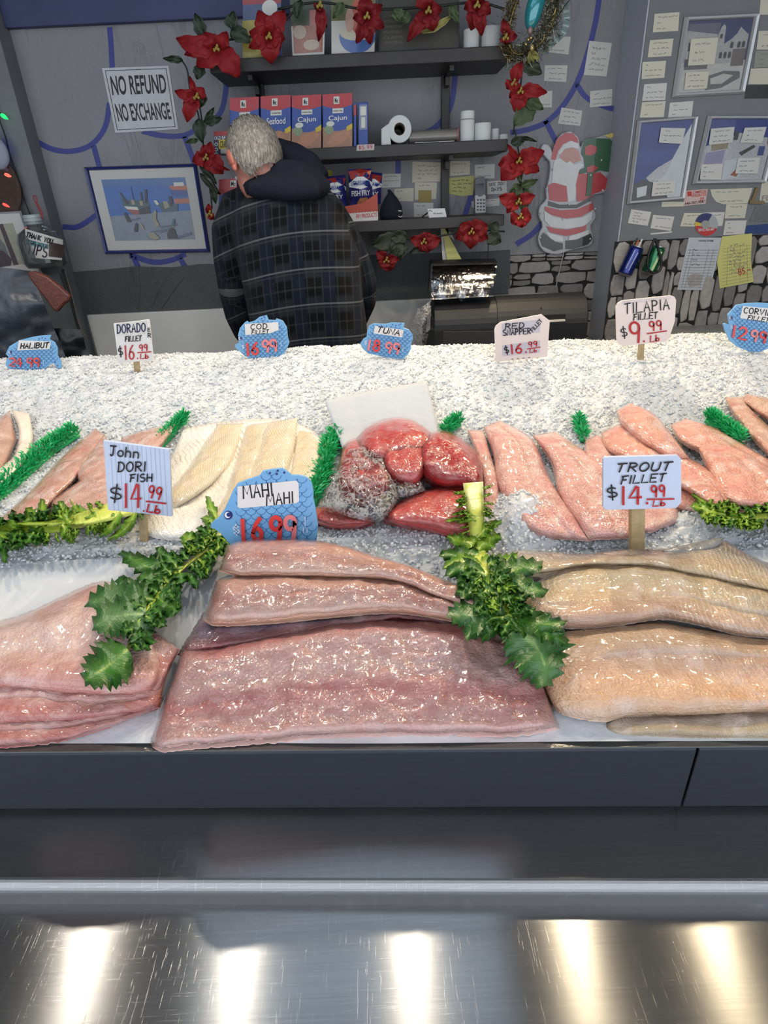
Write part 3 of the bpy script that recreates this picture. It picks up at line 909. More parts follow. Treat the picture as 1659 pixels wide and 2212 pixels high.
# ---- framed pictures
def frame_bars(q_out, q_in, pr, d, off):
    V, F = [], []
    o = [pr(x, y, off) for x, y in q_out]; i_ = [pr(x, y, off) for x, y in q_in]
    mid_o = [a + (b - a) * .35 + Vector((0, -d, 0)) for a, b in zip(o, i_)]
    mid_i = [a + (b - a) * .8 + Vector((0, -d * .8, 0)) for a, b in zip(o, i_)]
    rings = [o, mid_o, mid_i, [p + Vector((0, -d * .25, 0)) for p in i_], [p + Vector((0, -.0005, 0)) for p in i_]]
    for r in rings: V += r
    for k in range(len(rings) - 1):
        for c in range(4):
            c2 = (c + 1) % 4
            F.append((k * 4 + c, k * 4 + c2, k * 4 + 4 + c2, k * 4 + 4 + c))
    return V, F
def inset(q, f):
    """shrink a px quad by f px on every side (bilinear)"""
    tl, tr, br, bl = [np.array(p, float) for p in q]
    w = (np.linalg.norm(tr - tl) + np.linalg.norm(br - bl)) / 2; h = (np.linalg.norm(bl - tl) + np.linalg.norm(br - tr)) / 2
    P = lambda s, t: tuple((tl * (1 - s) + tr * s) * (1 - t) + (bl * (1 - s) + br * s) * t)
    a, b = f / w, f / h
    return [P(a, b), P(1 - a, b), P(1 - a, 1 - b), P(a, 1 - b)]
def sub(q, s0, t0, s1, t1):
    P = bil(q); return [P(s0, t0), P(s1, t0), P(s1, t1), P(s0, t1)]
def bil(q):
    tl, tr, br, bl = [np.array(p, float) for p in q]
    return lambda s, t: tuple((tl * (1 - s) + tr * s) * (1 - t) + (bl * (1 - s) + br * s) * t)
def picture(name, quad, Y, label, fm, fw, items, mats, d=.022, mat_w=0, base=None, cat='picture'):
    pr = PY(Y)
    cx = pr(sum(p[0] for p in quad) / 4, max(p[1] for p in quad))
    t_ = thing(name, (cx.x, Y, cx.z), label, cat)
    qi = inset(quad, fw)
    mk('frame', frame_bars(quad, qi, pr, d, .001), fm, t_)
    mk('backing_board', prism(quad, pr, .003, .002), M('board_brown', (90, 80, 70), .8), t_)
    q = qi
    if mat_w:
        mk('mount', prism(qi, pr, .006, .002), PAPER, t_); q = inset(qi, mat_w)
    B = bil(q)
    its = [(m, [B(s, t) for s, t in p]) for m, p in items]
    (V, F), mi = polys(its, pr, .0065, .00025)
    mk('picture_print', (V, F), mats, t_, midx=mi)
    return t_
def R4(s0, t0, s1, t1): return [(s0, t0), (s1, t0), (s1, t1), (s0, t1)]
P = lambda n, c, v=.2, sc=40: M('print_' + n, c, .35, var=v, vscale=sc, coat=.25)
pm = [P('deep_blue_sky', (36, 40, 84)), P('grey_building', (150, 148, 146), .25, 90), P('dark_window', (40, 40, 48)), P('pale_plaza', (168, 166, 160), .2, 60),
      P('brown_wall', (92, 82, 78), .4, 120), P('slate_sky', (84, 82, 98), .3, 60), P('dark_garden', (84, 84, 78), .5, 150)]
it = [(0, R4(0, 0, 1, 1)), (5, R4(0, .04, .52, .3)), (1, [(0, .13), (.5, .2), (.5, .62), (0, .66)]), (3, R4(0, .58, 1, 1)),
      (1, [(.5, .25), (.54, .1), (.575, .06), (.61, .1), (.62, .34), (.72, .28), (.8, .2), (.84, .11), (.92, .18), (.98, .22), (.98, .6), (.45, .62)]),
      (4, R4(.78, .42, .98, .66)), (6, [(.45, .78), (.7, .72), (.95, .74), (.97, .83), (.7, .96), (.45, .98)]), (3, [(.5, .82), (.7, .76), (.86, .79), (.7, .9), (.52, .9)]), (6, R4(.06, .6, .42, .68)),
      (2, R4(.07, .3, .12, .42)), (2, R4(.05, .53, .1, .64)), (2, R4(.46, .46, .51, .58))]
for s in (.58, .65, .72): it.append((2, [(s, .54), (s, .47), (s + .02, .45), (s + .04, .47), (s + .04, .54)]))
for s in (.73, .84, .91): it.append((2, [(s, .4), (s, .33), (s + .02, .31), (s + .04, .33), (s + .04, .4)]))
it.append((2, R4(.55, .2, .58, .26)))
picture('framed_picture', [(1477, 37), (1639, 29), (1605, 203), (1450, 212)], WR, 'silver framed photo of a pale church with two notes stuck on it', SILVER, 10, it, pm)
for q, l in (([(1493, 84), (1552, 81), (1543, 139), (1486, 142)], 'large square note stuck on the church picture'), ([(1482, 156), (1532, 154), (1527, 191), (1478, 194)], 'small note on the lower left corner of the church picture')):
    note(q, WR, l, PAPER2, 3, off=.011)
vm = [P('cobalt_sky', (44, 56, 116)), P('white_village', (168, 168, 170), .45, 160), P('ochre_houses', (130, 116, 90), .4, 140), P('sea_blue', (52, 66, 124)), P('dark_rock', (60, 56, 56), .5, 120), P('light_wall', (180, 186, 188), .15), P('lilac_houses', (128, 124, 152), .35, 150), P('orange_shape', (140, 84, 50))]
it = [(0, R4(0, 0, 1, 1)), (3, R4(0, .36, 1, .55)), (5, [(1, .05), (.9, .2), (.72, .5), (.5, .75), (.45, 1), (1, 1)]), (1, [(.25, .72), (.45, .6), (.72, .5), (.65, .68), (.4, .82)]),
      (4, [(0, .8), (.2, .74), (.55, .82), (.75, 1), (0, 1)]), (5, [(.1, .84), (.3, .82), (.3, .95), (.12, .97)])]
picture('framed_picture', [(1376, 260), (1506, 250), (1476, 431), (1353, 442)], WR, 'narrow silver framed photo of white cliff houses above blue sea', SILVER, 8, it, vm)
for q, l in (([(1428, 276), (1481, 277), (1474, 311), (1423, 308)], 'note at the top of the narrow cliff picture'), ([(1411, 393), (1460, 390), (1457, 420), (1407, 424)], 'note at the bottom of the narrow cliff picture')):
    note(q, WR, l, PAPER, 3, off=.011)
it = [(0, R4(0, 0, 1, 1)), (1, [(0, .45), (.35, .3), (.5, .22), (.8, .3), (1, .3), (1, 1), (0, 1)]), (2, [(.1, .4), (.35, .34), (.36, .48), (.12, .52)]), (6, [(.05, .55), (.33, .5), (.33, .72), (.05, .74)]),
      (4, [(0, .74), (.06, .74), (.06, 1), (0, 1)]), (5, [(.36, .68), (.62, .62), (.66, .95), (.38, 1)]), (7, [(.5, .92), (.58, .8), (.64, .82), (.6, .95)]), (4, [(.55, .55), (.75, .42), (.78, .46), (.6, .6)]), (3, R4(.84, .45, .93, .6)), (4, R4(.42, .2, .48, .34)), (7, [(.93, .18), (1, .12), (1, .4), (.95, .42)])]
picture('framed_picture', [(1528, 249), (1690, 249), (1651, 396), (1494, 399)], WR, 'wide silver framed photo of a hillside village with four notes on it', SILVER, 9, it, vm)
for q, l in (([(1536, 278), (1587, 274), (1582, 308), (1531, 313)], 'note on the upper left of the village picture'), ([(1609, 276), (1656, 274), (1646, 309), (1599, 308)], 'note on the upper right of the village picture'),
             ([(1515, 355), (1562, 354), (1557, 388), (1512, 387)], 'note on the lower left of the village picture'), ([(1594, 342), (1642, 340), (1637, 375), (1588, 375)], 'note on the lower right of the village picture')):
    note(q, WR, l, PAPER, 3, off=.011)
note([(1613, 184), (1700, 183), (1700, 212), (1608, 213)], WR, 'small dark unframed photo below the church picture', P('dark_photo', (40, 38, 40), .5, 90), 0, name='photo_print', cat='photo', group='')
# tan clip frame and the papers at the edge
mk('corner_bracket', join(prism([(1634, 405), (1641, 405), (1628, 440), (1621, 440)], pr, .012, .010), prism([(1621, 432), (1652, 434), (1651, 441), (1620, 440)], pr, .0125, .010)), M('tan_wood', (128, 112, 78), .6), label='tan wooden corner bracket next to the rounded paper', cat='bracket')
fl = note([(1646, 392), (1710, 388), (1704, 442), (1640, 436)], WR, 'cut off cream flyer with pale capital letters at the edge', PAPER2, 0, name='flyer', cat='flyer', group='')
mk('lettering', print_text('FLAT', [(1646, 422), (1690, 420), (1690, 434), (1645, 434)], pr, .003, .03), M('pale_letters', (150, 146, 140), .6), fl)
note([(1632, 446), (1700, 442), (1700, 478), (1618, 480)], WR, 'grey landscape photo above the blue paper strip', P('grey_photo', (104, 106, 104), .5, 80), 0, name='photo_print', cat='photo', group='')
# order sheets
def order(poly, label, m, Y=WR):
    o = mk('order_sheet', prism(poly, pr, .014, .001), m, label=label, cat='paper', group='order sheets hanging on the stone facing')
    B = bil([poly[0], poly[1], poly[-2] if len(poly) > 4 else poly[2], poly[-1] if len(poly) == 4 else poly[-2]])
    return o
o1 = order([(1488, 513), (1561, 513), (1533, 627), (1463, 626)], 'white ruled order sheet hanging on the stones', M('cool_white_paper', (186, 192, 198), .7))
B = bil([(1488, 513), (1561, 513), (1533, 627), (1463, 626)])
S = [[B(.05, t), B(.95, t)] for t in np.linspace(.24, .95, 14)] + [[B(s, .22), B(s, .96)] for s in (.12, .22, .68, .82)]
mk('ruling', ribbons(S, .8, pr, .0146), INKG, o1)
mk('lettering', join(print_text('ORDER FORM', [B(.3, .05), B(.75, .05), B(.75, .08), B(.3, .08)], pr, .0148, .02), scribble([B(.1, .15), B(.9, .15), B(.9, .6), B(.1, .6)], 4, RN, pr, .0148, .9)), INK, o1)
yq = [(1560, 511), (1625, 504), (1622, 560), (1628, 609), (1555, 623), (1549, 566)]
o2 = mk('order_sheet', prism(yq, pr, .017, .001), PAPERY, label='yellow ruled order sheet with a red price, hanging on the stones', cat='paper', group='order sheets hanging on the stone facing')
B = bil([(1560, 511), (1625, 504), (1628, 609), (1555, 623)])
S = [[B(.05, t), B(.95, t)] for t in np.linspace(.24, .95, 12)] + [[B(s, .22), B(s, .96)] for s in (.2, .6, .82)]
mk('ruling', ribbons(S, .8, pr, .0176), M('olive_ruling', (150, 148, 92), .7), o2)
mk('lettering', join(scribble([B(.1, .02), B(.9, .02), B(.9, .9), B(.1, .9)], 8, RN, pr, .0178, 1.0)), INKG, o2)
mk('price', ribbons(word('85.-', 1596, 594, 1622, 588, 12), 1.8, pr, .0180), INKR, o2)

# ---- sign and harbour picture on the left
q = [(220, 147), (364, 142), (385, 279), (249, 287)]
pb = PY(WB)
sg = mk('no_refund_sign', prism(q, pb, .004, .003), M('sign_white', (196, 196, 198), .45), label='white wall sign reading no refund no exchange in black capitals', cat='sign')
B = bil(q)
qi = inset(q, 6)
mk('border', ribbons([[qi[0], qi[1]], [qi[1], qi[2]], [qi[2], qi[3]], [qi[3], qi[0]]], 1.4, pb, .0046), INKB, sg)
mk('lettering', print_text('NO REFUND', [(237, 164), (356, 160), (361, 202), (243, 206)], pb, .0047, .022), INKB, sg)
mk('lettering', print_text('NO EXCHANGE', [(247, 224), (364, 221), (371, 258), (256, 263)], pb, .0047, .022), INKB, sg)
hm = [P('harbour_sky', (66, 104, 158)), P('harbour_sea', (40, 96, 168), .2, 30), P('quay_grey', (122, 132, 146), .2, 60), P('boat_red', (150, 72, 72)), P('boat_white', (206, 204, 196)), P('boat_green', (52, 84, 92)), P('cat_dark', (34, 36, 44)), P('cat_tan', (150, 142, 118)), P('ship_orange', (176, 98, 70)), P('ship_blue', (46, 70, 138)), P('quay_shadow', (84, 96, 122))]
def catp(x, y, s, f=1): return [(x, y), (x - .012 * s * f, y - .07 * s), (x - .02 * s * f, y - .12 * s), (x - .005 * s * f, y - .15 * s), (x + .012 * s * f, y - .12 * s), (x + .035 * s * f, y - .05 * s), (x + .04 * s * f, y)]
it = [(0, R4(0, 0, 1, .14)), (1, R4(0, .12, 1, .62)), (0, R4(.02, .08, .6, .11)), (2, [(0, .60), (.35, .575), (1, .53), (1, 1), (0, 1)]),
      (9, R4(.8, .2, 1, .3)), (8, [(.78, .13), (1, .13), (1, .21), (.82, .2)]), (4, R4(.85, .08, .97, .14)), (8, R4(.82, .34, 1, .42)),
      (5, [(.18, .3), (.24, .34), (.5, .35), (.52, .46), (.46, .58), (.28, .58), (.2, .45)]), (4, [(.2, .44), (.36, .46), (.37, .51), (.23, .49)]), (3, [(.23, .49), (.37, .51), (.36, .58), (.29, .58)]), (6, [(.37, .5), (.5, .45), (.51, .57), (.37, .58)]),
      (6, [(.18, .22), (.2, .22), (.27, .4), (.24, .42)]), (6, [(.33, .12), (.335, .12), (.34, .4), (.33, .4)]), (6, [(.43, .22), (.45, .22), (.44, .4), (.42, .4)]), (6, [(.49, .18), (.52, .18), (.49, .4), (.46, .4)]), (7, R4(.3, .34, .34, .42)), (7, R4(.4, .36, .44, .44)),
      (5, [(.6, .4), (.86, .42), (.84, .54), (.66, .55)]), (7, [(.68, .38), (.74, .38), (.75, .48), (.69, .5)]), (6, R4(.76, .3, .8, .46)), (4, [(.57, .36), (.61, .36), (.63, .42), (.6, .44)]),
      (10, [(.2, .67), (.36, .63), (.36, .65), (.21, .69)]), (10, [(.6, .78), (.8, .74), (.8, .77), (.6, .81)]), (10, [(.45, .86), (.78, .8), (.6, .88)]), (10, [(.75, .96), (.96, .88), (.96, .92), (.78, .99)]),
      (6, catp(.2, .7, 1.1)), (6, catp(.3, .86, 1.0, -1)), (7, catp(.36, .82, .7)), (7, catp(.56, .66, 1.0, -1)), (7, catp(.54, .78, 1.1)), (5, catp(.77, .78, .8, -1)), (7, [(.42, .9), (.5, .88), (.56, .97), (.5, 1), (.44, .97)]), (6, [(.66, .98), (.66, .9), (.72, .8), (.76, .84), (.78, .98)])]
picture('framed_picture', [(182, 361), (425, 353), (455, 545), (228, 549)], WB, 'blue framed harbour picture with boats and cats on the quay', M('navy_frame', (36, 46, 112), .35), 8, it, hm, d=.018, mat_w=21)

# ================================================================ shelving unit and what stands on it
SD = .29
YS = WB - SD
def zs(px, py): return on_y(px, py, YS).z
sh = thing('wall_shelf_unit', (on_y(800, 314, YS).x, WB, zs(800, 478)), 'dark laminate wall shelves with three boards behind the man', 'shelves')
z1, z2, z3 = zs(800, 112), zs(800, 314), zs(800, 477)
xs0, xs1 = on_y(452, 140, YS).x, on_y(1106, 110, YS).x
for z in (z1, z2, z3):
    mk('shelf_board', box(xs0 if z == z1 else xs0 + .1, xs1, YS, WB - .001, z - .042, z), SHELFM, sh, bevel=.003)
for px in (566, 962):
    x = on_y(px, 240, WB - .02).x
    mk('upright', box(x - .017, x + .017, WB - .03, WB - .002, z3 - .12, z1 + .35), SHELFM, sh, bevel=.002)
    for z in (z1, z2, z3):
        mk('bracket', join(box(x - .008, x + .008, WB - SD * .8, WB - .02, z - .058, z - .042), box(x - .008, x + .008, WB - .10, WB - .02, z - .085, z - .05)), SHELFM, sh)
YF = YS + .035     # fronts of things on the shelves
def zof(z, Y, px):
    """px row where height z sits on plane Y near column px"""
    lo, hi = -600.0, 1100.0
    for _ in range(40):
        m = (lo + hi) / 2
        if on_y(px, m, Y).z > z: lo = m
        else: hi = m
    return lo
def carton(name, quad, Y, depth, m, label, cat, group=None, bev=.002):
    pr = PY(Y)
    P4 = [pr(x, y) for x, y in quad]
    V = P4 + [p + Vector((0, depth, 0)) for p in P4]
    F = [(0, 3, 2, 1), (4, 5, 6, 7), (0, 1, 5, 4), (1, 2, 6, 5), (2, 3, 7, 6), (3, 0, 4, 7)]
    t_ = thing(name, (P4[3] + P4[2]) / 2, label, cat, group)
    mk('box_body', (V, F), m, t_, bevel=bev)
    return t_, pr
CRED = M('carton_red', (172, 44, 52), .4); CBLU = M('carton_blue', (34, 70, 148), .4, var=.15); CFRY = P('fried_food', (164, 106, 66), .45, 120); CGRN = P('green_garnish', (110, 130, 90), .4, 120)
CLAB = M('carton_label', (206, 206, 196), .5)
def mixbox(x0, y0, x1, y1, word_, label, sl=-.05, low=1.0):
    q = q4(x0, y0, x1, y1, sl)
    zb_ = zof(z2 if low == 1.0 else z3, YF, (x0 + x1) / 2)
    q[2] = (q[2][0], zb_ + sl * (x1 - x0) / 2); q[3] = (q[3][0], zb_ - sl * (x1 - x0) / 2)
    t_, pr = carton('breading_mix_box', q, YF, .05, CBLU, label, 'box', 'boxes of breading mix on the middle shelf')
    B = bil(q)
    red = [B(s, .21 + .06 * math.sin(s * 3.1)) for s in np.linspace(1, 0, 8)]
    food = [B(s, .60 + .09 * math.sin(s * 3.1)) for s in np.linspace(0, 1, 8)]
    items = [(0, [B(0, 0), B(1, 0)] + red), (1, food + [B(1, 1), B(0, 1)]), (2, [B(.33, .27), B(.7, .27), B(.7, .36), B(.33, .36)]), (2, [B(.37, .05), B(.56, .05), B(.56, .19), B(.37, .19)]), (4, [B(.38, .20), B(.62, .2), B(.66, .235), B(.36, .235)])]
    items.append((3, [B(.8, .62), B(1, .56), B(1, .66), B(.82, .7)]))
    if word_ == 'Cajun':
        items += [(6, [B(.05 + .16 * (1 + math.cos(a)), .66 + .09 * math.sin(a)) for a in np.linspace(0, 6.2, 14)]), (2, [B(.12 + .14 * (1 + math.cos(a)), .55 + .05 * math.sin(a)) for a in np.linspace(0, 6.2, 12)]), (5, [B(.1, .92), B(.35, .75), B(.8, .68), B(.95, .76), B(.6, .95), B(.2, 1.0)])]
    else:
        for (cx, cy, r) in ((.25, .72, .16), (.6, .74, .18), (.82, .88, .16), (.4, .9, .17)): items.append((5, [B(cx + r * math.cos(a), cy + r * .6 * math.sin(a)) for a in np.linspace(0, 6.2, 14)]))
    (V, F), mi = polys(items, pr, .0006, .0002)
    mk('box_print', (V, F), [CRED, P('crumb_tan', (150, 98, 64), .4, 160), CLAB, YEL, RED, CFRY, CGRN], t_, midx=mi)
    mk('lettering', print_text(word_, [B(.2, .40), B(.82, .40), B(.82, .52), B(.2, .52)], pr, .0036, .01), WHI, t_)
    mk('lettering', join(print_text('M', [B(.41, .075), B(.46, .075), B(.46, .165), B(.41, .165)], pr, .0034, .02), print_text('c', [B(.47, .11), B(.52, .11), B(.52, .165), B(.47, .165)], pr, .0034, .03), print_text('Golden Dipt', [B(.36, .30), B(.67, .30), B(.67, .335), B(.36, .335)], pr, .0034, .01)), INK, t_)
    return t_
mixbox(496, 212, 559, 316, 'Seafood', 'seafood mix box first from the left, mostly behind the man\'s head')
mixbox(563, 208, 628, 315, 'Seafood', 'seafood mix box second from the left, beside the man\'s head')
mixbox(630, 207, 694, 314, 'Cajun', 'cajun mix box third from the left, between seafood and cajun boxes')
mixbox(697, 204, 761, 313, 'Cajun', 'cajun mix box last on the right of the row')
def sidebox(x0, y0, x1, label, items, mats, shelf=z2, Y=YF, name='slim_box', text=None):
    zb_ = zof(shelf, Y, x0)
    q = [(x0, y0), (x1, y0 - 1), (x1, zb_ - 1), (x0, zb_)]
    t_, pr = carton(name, q, Y, .13, mats[0], label, 'box')
    B = bil(q)
    (V, F), mi = polys([(m, [B(s, t) for s, t in p]) for m, p in items], pr)
    mk('box_print', (V, F), mats, t_, midx=mi)
    return t_, B, pr
sidebox(764, 222, 770, 'thin dark blue box edge beside the last cajun box', [(1, R4(.1, .05, .9, .3))], [CBLU, CRED])
sidebox(774, 221, 795, 'narrow blue box standing side on beside the mix boxes', [(1, R4(.1, .06, .9, .62)), (2, R4(.22, .1, .78, .3)), (2, R4(.3, .34, .7, .58))], [CBLU, M('pale_blue_print', (130, 136, 156), .5), CLAB])
# spice box, dark navy and yellow
NVY = M('spice_navy', (30, 32, 70), .4)
zb_ = zof(z2, YF + .0, 480)
t_, B, pr = sidebox(462, 284, 492, 'navy and yellow crab seasoning box left of the man\'s head', [(1, R4(0, 0, 1, .2)), (2, R4(.35, .38, 1, .8)), (3, R4(.5, .8, 1, 1))], [NVY, M('spice_red', (170, 60, 60), .5), M('spice_yellow', (200, 176, 50), .5), CLAB], name='spice_box')
mk('lettering', print_text('OLD BAY', [B(.02, .22), B(1.0, .2), B(1.0, .36), B(.02, .38)], pr, .0016, .02), WHI, t_)
mk('emblem', join(*[ribbons([circ(467, y, 3.2, n=10)], 1.4, pr, .0016) for y in (312, 323, 333)]), WHI, t_)
mk('lettering', print_text('CRAB', [B(.45, .44), B(.95, .43), B(.95, .74), B(.45, .75)], pr, .0016, .02), INKB, t_)
mk('lettering', join(print_text('CATCH', [B(.53, .82), B(.98, .82), B(.98, .89), B(.53, .89)], pr, .0018), print_text('READY', [B(.53, .91), B(.98, .91), B(.98, .98), B(.53, .98)], pr, .0018)), INK, t_)
# red and blue box low on the left, behind the shoulder
zb_ = zof(z3, YF, 500)
q = [(473, 388), (512, 385), (512, zb_), (473, zb_ + 2)]
t_, pr = carton('breading_mix_box', q, YF, .05, CBLU, 'red and blue mix box low behind the man\'s left shoulder', 'box')
B = bil(q)
(V, F), mi = polys([(0, [B(0, 0), B(1, 0), B(1, .22), B(.5, .25), B(0, .34)]), (1, [B(.62, .04), B(.95, .04), B(.95, .17), B(.62, .17)])], pr)
mk('box_print', (V, F), [CRED, CLAB], t_, midx=mi)
mk('lettering', print_text('Mc', [B(.66, .055), B(.92, .055), B(.92, .155), B(.66, .155)], pr, .0015, .02), INK, t_)

# paper towel roll, end on
TOW = mat_paper('white_tissue', (206, 208, 206), .5)
def roll_end(px, py, r_out, r_in, Y, L, label, shelf, m=TOW, name='paper_towel_roll', cat='paper roll'):
    c = on_y(px, py, Y); s = (on_y(px + 1, py, Y) - c).length
    R_, ri = r_out * s, r_in * s
    c.z = shelf + R_ + .0005
    t_ = thing(name, (c.x, Y, shelf), label, cat)
    mk('paper', lathe([(ri, 0), (R_ - .002, 0), (R_, .003), (R_, L - .003), (R_ - .002, L), (ri, L), (ri, 0)], (c.x, Y, c.z), 32, 'y', cap=False), m, t_, smooth=False)
    mk('core', lathe([(ri, .002), (ri - .002, .002), (ri - .002, L - .002), (ri, L - .002)], (c.x, Y, c.z), 24, 'y', cap=False), M('cardboard_core', (96, 84, 70), .8), t_, smooth=True)
    return t_, c, R_
t_, c, R_ = roll_end(863, 272, 26, 12, YF - .01, .22, 'white paper towel roll lying end on on the middle shelf', z2 + .004)
mk('loose_sheet', ([(c.x - R_ * .75, YF - .012, z2 + .001), (c.x - R_ * 1.55, YF - .012, z2 + .001), (c.x - R_ * 1.5, YF - .012, z2 + .055), (c.x - R_ * .9, YF - .012, z2 + .07), (c.x - R_ * .75, YF + .2, z2 + .001), (c.x - R_ * 1.5, YF + .2, z2 + .055), (c.x - R_ * .9, YF + .2, z2 + .07)], [(0, 1, 2, 3), (3, 2, 5, 6), (1, 4, 5, 2)]), TOW, t_)
# wrap roll lying along the shelf
a, b = on_y(884, 297, YF), on_y(990, 292, YF)
zz = z2 + .026
t_ = thing('wrap_roll', ((a.x + b.x) / 2, YF, z2), 'grey plastic wrap roll lying along the middle shelf', 'wrap roll')
mk('film_roll', lathe([(.008, 0), (.022, 0), (.022, b.x - a.x), (.008, b.x - a.x)], (a.x, YF + .03, zz), 20, 'x'), M('grey_film_roll', (126, 122, 116), .3, .2, var=.3, vscale=9), t_, smooth=False)
mk('roll_end', lathe([(.0, 0), (.026, 0), (.026, .006), (0, .006)], (b.x - .004, YF + .03, z2 + .026), 20, 'x', cap=False), M('pink_end', (150, 96, 100), .5), t_)
mk('loose_sheet', box(a.x + .02, b.x - .02, YF - .035, YF + .01, z2 + .0005, z2 + .002), TOW, t_)
def roll_up(px, y_top, w, label, shelf, Y=YF + .03, name='receipt_roll', top=None):
    c = on_y(px, y_top, Y); s = (on_y(px + 1, y_top, Y) - c).length
    r = w * s / 2; h = (c.z if top is None else top) - shelf
    t_ = thing(name, (c.x, Y, shelf), label, 'paper roll', 'white till rolls on the shelf')
    mk('paper', lathe([(.005, h - .001), (r - .002, h), (r, h - .002), (r, .002), (r - .002, 0), (.005, 0)], (c.x, Y, shelf), 28), TOW, t_, smooth=False)
    mk('core', lathe([(.0, h - .0015), (.006, h - .0015), (.006, h + .0004), (.0, h + .0004)], (c.x, Y, shelf), 14), M('cardboard_core', (96, 84, 70), .8), t_)
    return h
ha = zs(1010, 279) - z2
h1 = roll_up(1009, 279, 31, 'white till roll under another, right of the wrap roll', z2 + .0005, top=z2 + .074)
roll_up(1010, 240, 31, 'white till roll stacked on top of another till roll', z2 + .0755)
roll_up(1043, 266, 36, 'widest white till roll with a printed band', z2 + .0005)
roll_up(1069, 278, 19, 'small slim till roll near the right shelf end', z2 + .0005, Y=YF + .06)
roll_up(1088, 290, 19, 'shortest till roll at the right shelf end', z2 + .0005, Y=YF + .06)
# top shelf rolls
def roll_hi(px, yt, w, label):
    roll_up(px, yt, w, label, z1 + .0005)
roll_hi(1018, 64, 34, 'white roll on the top shelf behind a red petal, left of two')
roll_hi(1061, 58, 40, 'large white roll on the top shelf beside the wreath')
# price tag on the shelf edge
pt_ = mk('price_tag', prism([(771, 313), (809, 311), (808, 324), (770, 326)], PY(YS), .0015, .001), M('tag_white', (190, 180, 180), .6), label='small white handwritten price tag on the middle shelf edge', cat='price tag')
mk('lettering', ribbons(word('$5.99', 775, 323, 804, 321, 8), 1.2, PY(YS), .0022), INKR, pt_)

# magazines and leaflets on the top shelf
def mag(q, label, items, mats, Y=YF):
    zb_ = z1 + .001
    t_, pr = carton('recipe_booklet', q, Y, .012, mats[0], label, 'booklet', 'recipe booklets on the top shelf', .001)
    B = bil(q)
    (V, F), mi = polys([(m, [B(s, t) for s, t in p]) for m, p in items], pr)
    mk('cover_print', (V, F), mats, t_, midx=mi)
    return t_, B, pr
def ellp(cx, cy, rx, ry, a0=0, a1=6.283, n=16): return [(cx + rx * math.cos(a0 + (a1 - a0) * i / n), cy + ry * math.sin(a0 + (a1 - a0) * i / n)) for i in range(n + 1)]
zt = lambda px, Y=YF: zof(z1 + .001, Y, px)
mag([(524, -40), (606, -44), (610, zt(606)), (524, zt(524))], 'yellow and blue booklet behind the large red flowers on the top shelf', [(1, R4(0, .0, 1, .3)), (2, R4(0, .5, .6, 1)), (3, ellp(.7, .35, .2, .1))], [P('mag_blue', (70, 84, 120)), P('mag_red', (150, 60, 66)), P('mag_yellow', (176, 160, 60), .4, 60), PAPER])
mag([(624, -44), (704, -46), (700, zt(700)), (632, zt(632))], 'booklet with a shrimp dish, left of the casserole booklet', [(1, R4(0, 0, 1, .25)), (2, R4(0, .25, 1, .6)), (3, R4(.05, .6, .95, .95)), (4, ellp(.25, .68, .2, .09)), (4, ellp(.6, .85, .25, .07)), (5, R4(.55, .4, .9, .6))], [PAPER, P('mag_crimson', (158, 70, 70)), P('mag_darkgreen', (66, 74, 58), .4, 80), P('mag_shrimp', (150, 98, 84), .5, 90), P('mag_cream', (176, 158, 140)), P('mag_pink', (170, 108, 100))])
mag([(715, -46), (812, -48), (809, zt(809)), (716, zt(716))], 'booklet with red soup in a blue bowl on the top shelf', [(1, R4(0, 0, 1, .55)), (2, [(.2, .72)] + ellp(.6, .75, .42, .24, 0, math.pi)), (3, ellp(.6, .72, .4, .1)), (4, ellp(.66, .5, .24, .25)), (5, ellp(.42, .55, .1, .16))], [PAPER, P('mag_olive', (104, 104, 60), .4, 60), P('bowl_blue', (66, 100, 160)), PAPER2, P('soup_red', (186, 80, 56)), P('mag_peach', (190, 150, 130))])
t_, B, pr = mag([(818, -50), (992, -54), (992, zt(992)), (818, zt(818))], 'large dark menu board leaning on the top shelf', [(1, R4(.03, .03, .97, .97))], [M('menu_black', (36, 32, 28), .5), M('menu_dark', (50, 46, 36), .5)])
mk('lettering', join(*[print_text(w_, [B(.06, t), B(.3, t), B(.3, t + .035), B(.06, t + .035)], pr, .0018) for w_, t in (('LOBSTER', .5), ('SCALLOP', .57), ('SHRIMP', .64), ('MUSSELS', .71), ('CLAMS', .78), ('OYSTERS', .85))]), M('menu_letters', (112, 106, 92), .6), t_)

